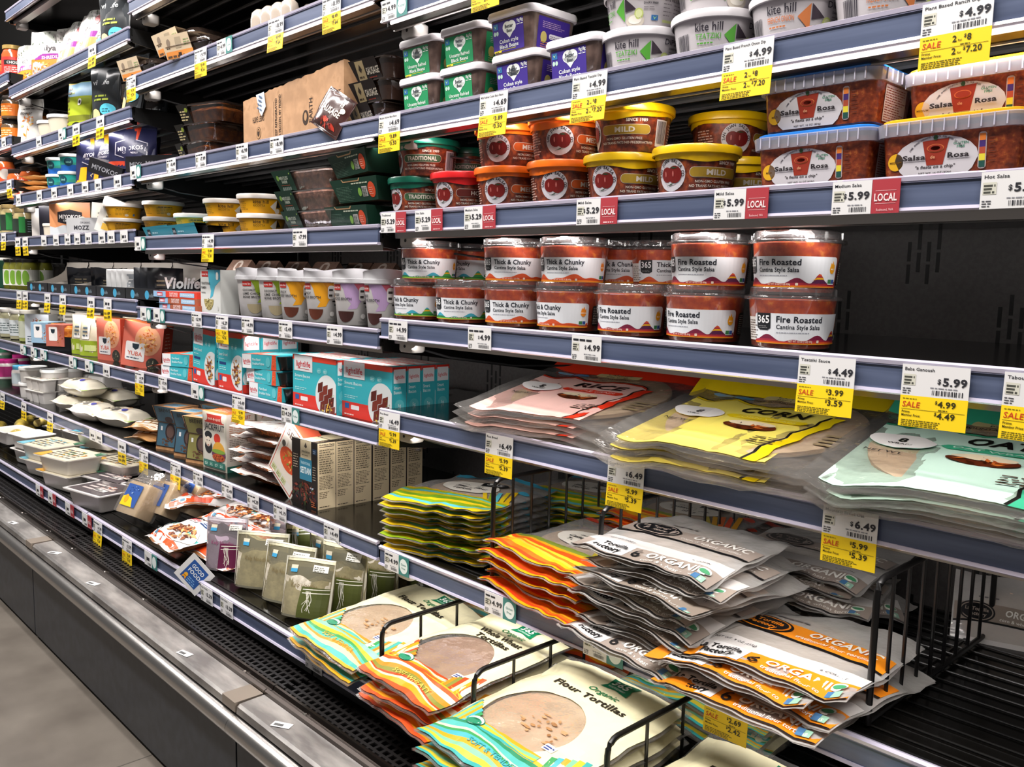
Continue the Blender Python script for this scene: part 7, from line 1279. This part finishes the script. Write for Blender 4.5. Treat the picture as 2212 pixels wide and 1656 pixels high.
# L6: coloured-lid jars, white packs
JM = {'p': jar(.040, .088, '#cf2f8a', M('#d8d0cc', .2, 0, .6), '#b8327a', None, .02), 'b': jar(.040, .088, '#58b4dc', M('#cfc8c4', .2, 0, .6), '#b8c4c8', None, .02), 'g': jar(.040, .088, '#58b88a', M('#d8d0cc', .2, 0, .6), '#6aa884', None, .02)}
for k, u, y, n in (('p', 8, .08, 'pink lidded jar at the picture edge'), ('p', 20, .10, 'pink lidded jar, second from the edge'), ('b', 48, .085, 'sky blue lidded jar in front'), ('b', 82, .10, 'sky blue lidded jar beside the white lids'), ('g', 8, .22, 'green lidded jar behind the pink lids'), ('p', 45, .22, 'pink lidded jar behind the sky blue one')): at('jm'+k, JM[k], u, y, 'Kg' if u < 30 else 'L6', n, 'jar', 'jars with coloured lids', dz=.025, rz=1, h=.06)
WL = round_tub('white_tub', .046, .050, .055, .053, .009, M('#c8c4c0', .4), M('#e2e2e0', .35))
for u, y, lv, n in ((72, .07, 1, 'front left'), (118, .11, 1, 'front right'), (150, .17, 1, 'set back'), (72, .07, 0, 'under the front left one'), (118, .11, 0, 'under the front right one')): at('wlid', WL, u, y, 'L6', 'grey tub with a white lid, '+n, 'tub', 'grey tubs with white lids', dz=.064*lv, h=.05)
def cups4(cols):
    def f():
        t = empty('cup_pack'); b = MB(); Wm = M('#d4d0cc', .4)
        for i in range(3):
            for j in range(2): b.rrect([(.022, .022, 0), (.027, .027, .044)], Wm, .007, T=Matrix.Translation((-.057+.057*i, -.029+.058*j, 0)))
        b.box(-.087, .087, -.060, .060, .044, .046, Wm); b.build('cups', t); a = Art(); a.rect(-.085, -.058, .085, .058, '#e4e0d6', 0); food(a, .02, .0, .05, .04, cols, 1, 22, 4, .22); a.fine(-.08, -.04, .0, .045, 4, '#6a6a62', 1, 3, .35); b = MB(); a.emit(b, flat((0, 0, .046), (1, 0, 0), (0, 1, 0))); b.build('sealed_film', t, smooth=0); return t
    return f
c4 = cups4(['#e89a4a', '#3a4a3a', '#c85a2a', '#7a9a3a'])
for k, (dz, n) in enumerate(((0, 'lower'), (.048, 'upper'))): at('c4', c4, 105, .085, 'L6', 'white pack of joined cups with printed film, '+n+' one', 'cup pack', 'white cup packs', dz=dz, rz=.12, h=.03)
for u, y, dz, n in ((190, .25, .05, 'stacked upside down under the green hanging tag'), (225, .27, .05, 'beside the first upside-down one'), (262, .28, 0, 'low one at the right'), (205, .25, 0, 'low one at the left')): at('wtr', lambda: (lambda t: (ribtray(MB(), .14, .10, .05, M('#d8d4d0', .4)).build('tray', t), t)[1])(empty('white_tray')), u, y, 'L6', 'ribbed white tray, '+n, 'tray', 'ribbed white trays on the tofu shelf', dz=dz+.05, rz=.2, rx=PI, h=.03)
a = Art(); a.rect(-.075, -.035, .045, .035, '#ddd2ba', 0); a.fine(-.07, -.03, .0, .03, 4, '#6a6458', 1, 3, .4); food(a, .02, .0, .022, .028, ['#e8983a', '#3a3a34', '#d8b080'], 1, 16, 4, .25); a.ell(.035, -.02, .012, .010, '#4a4a9a', 2, 14); a.rect(-.02, -.033, .015, -.018, '#5a5650', 2); a.rect(.072, -.05, .10, .05, '#9ac83a', 0)
tf = pillow('tofu_pack', .20, .115, .064, M('#e8e0cc', .25, 0, .5), a, flange=.012, puff=.35, wr=.006, seed=11)
for u, y, dz, rz, n in ((205, .07, 0, .15, 'front left one at the rail'), (182, .10, .062, .10, 'topmost one, resting on the left pack'), (268, .10, 0, .25, 'right one beside the kraft boxes'), (168, .09, 0, .2, 'under the topmost one'), (250, .20, .02, .1, 'dark banded one behind')): at('tf', tf, u, y, 'L6', 'white tofu pack with a lime green end, '+n, 'tofu pack', 'white tofu packs', dz=dz, rz=rz, h=.03)
a = Art(); a.rect(-.06, -.04, .06, .04, '#d88a3a', 0); a.fine(-.05, -.03, .05, .03, 3, '#f0e0c8', 1, 3, .5)
og = pillow('sausage_pack', .15, .11, .034, M('#b88a58', .25, 0, .6), a, flange=.014, wr=.006, seed=12)
for dz, n in ((0, 'lower'), (.033, 'upper')): put('og', og, (-1.30, .075, Z['L6']-.003+dz), 'clear pack with an orange label beside the kraft boxes, '+n+' one', 'food pack', 'orange labelled packs', rz=.3+dz*4)
# bottom deck: ribbed trays under printed film, dressing bottles
def wtray(kind, seed):
    W, D, H = .19, .13, .052
    def f():
        t = empty('tofu_tray'); b = MB(); ribtray(b, W, D, H, M('#e2dcd4' if kind != 'g' else '#c4bebc', .4)); b.build('tray', t); a = Art(); w2, d2 = W/2+.004, D/2+.004; r = random.Random(seed)
        if kind == 'g': a.rect(-w2, -d2, w2, d2, '#d4d0d0', 0); a.rect(-w2+.010, -d2+.010, w2-.010, d2-.010, '#4a4248', 1); a.fine(-.06, -.03, .07, .035, 3, '#c8bcb8', 2, seed, .45); food(a, .03, .0, .04, .03, ['#a86a5a', '#d8c4b8', '#5a7a8a'], 2, 18, seed, .25); a.rect(.0, -.03, .055, -.012, '#d8d4d0', 3); a.fine(.004, -.027, .05, -.015, 1, '#3a3a40', 4, 3, .6)
        else:
            a.rect(-w2, -d2, w2, d2, '#e2d8c0', 0); a.fine(-.075, -.045, .075, .05, 5, '#4a4a3e', 1, seed, .4); food(a, .0, .0, .09, .055, {'b': ['#8fcad8', '#5ab0c8', '#e8d8a0', '#d8c47a'], 'y': ['#e8b02c', '#d8c47a', '#5a8a4a', '#c8862a'], 'r': ['#d83a2a', '#c84a34', '#e8d8c0', '#3a7a4a']}[kind], 2, 22, seed, .14); a.fan([(-w2, -d2), (-w2+.05, -d2), (-w2+.03, -d2+.05), (-w2, -d2+.06)], {'b': '#6fbcd0', 'y': '#e8a81c', 'r': '#d8402c'}[kind], 3); a.fan([(w2, d2), (w2-.04, d2), (w2-.03, d2-.03), (w2, d2-.04)], '#3f7a5a', 3)
        b = MB(); a.emit(b, flat((0, 0, H+.0012), (1, 0, 0), (0, 1, 0)), rough=.22, coat=.4); b.build('sealed_film', t, smooth=0); return t
    return f
for k, X, y, dz, rz, n in (('y', -1.585, -.085, .054, .22, 'yellow cornered white tray, upper one at the rail'), ('y', -1.59, -.08, 0, .2, 'yellow cornered white tray, lower one at the rail'), ('y', -1.50, .055, .03, .24, 'yellow cornered white tray behind the rail ones'), ('b', -1.82, -.075, .054, .18, 'blue cornered white tray at the rail'), ('b', -1.82, -.07, 0, .18, 'blue cornered white tray under the one at the rail'), ('b', -1.72, .075, .094, .30, 'blue cornered white tray lying highest on the others'), ('b', -1.73, .09, .03, .2, 'blue cornered white tray under the highest one'),
    ('r', -2.06, -.07, .054, .15, 'red cornered white tray at the rail, upper one'), ('r', -2.06, -.065, 0, .15, 'red cornered white tray at the rail, lower one'), ('r', -2.29, -.075, .04, .1, 'red cornered white tray farthest left at the rail'), ('r', -1.98, .08, .06, .2, 'red cornered white tray in the second row'), ('r', -2.18, .08, .05, .2, 'red cornered white tray far left in the second row')):
    put('wt'+k, wtray(k, ord(k)), (X, y, zF+dz), n, 'tofu tray', 'white trays with printed film', rz=rz)
for X, y, dz, rz, n in ((-1.285, -.090, .0, .20, 'front one against the rail'), (-1.415, .0, .0, .2, 'left one, half behind the front one'), (-1.30, .065, 0, .25, 'right one behind the front one'), (-1.18, .13, 0, .3, 'right one under the sale tag'), (-1.26, .20, .054, .2, 'highest one at the back'), (-1.0, .20, 0, .3, 'rightmost one at the back')): put('wtg', wtray('g', 5), (X, y, zF+dz), 'grey ribbed tray with a dark picture film, '+n, 'tofu tray', 'grey trays with dark film', rz=rz)
def bottle():
    t = empty('dressing_bottle'); b = MB(); b.lathe([(.026, 0), (.029, .004), (.029, .105), (.024, .125), (.012, .148), (.012, .158)], noisy('dressing', '#a08c3c', '#d8bc58', 20, .12, .9), 28); b.build('bottle', t); b = MB(); b.lathe([(.014, .152), (.0145, .178), (.012, .18), (0, .18)], M('#c0a860', .3), 20, False, False); b.build('cap', t); a = Art(); a.rect(-.04, .03, .04, .09, '#d8d8d4', 0); a.fine(-.03, .04, .03, .08, 3, '#5a5a52', 1, 3, .4); b = MB(); a.emit(b, cyl(.0292, .0292, 0, .1), .008); b.build('label', t, smooth=0); return t
for i, (X, y, dz, rz) in enumerate(((-2.52, -.07, .05, .9), (-2.42, .02, .05, .8), (-2.30, .17, .06, .7), (-2.56, .06, .07, 1.0), (-2.12, .20, .07, .6), (-2.66, -.03, .04, 1.1), (-2.44, .14, .10, .8), (-1.98, .23, .07, .7))): put('btl', bottle, (X, y, zF+dz), 'golden dressing bottle lying on its side, '+ORD[i]+' in the heap at the left edge', 'bottle', 'lying dressing bottles', rx=PI/2, rz=rz)
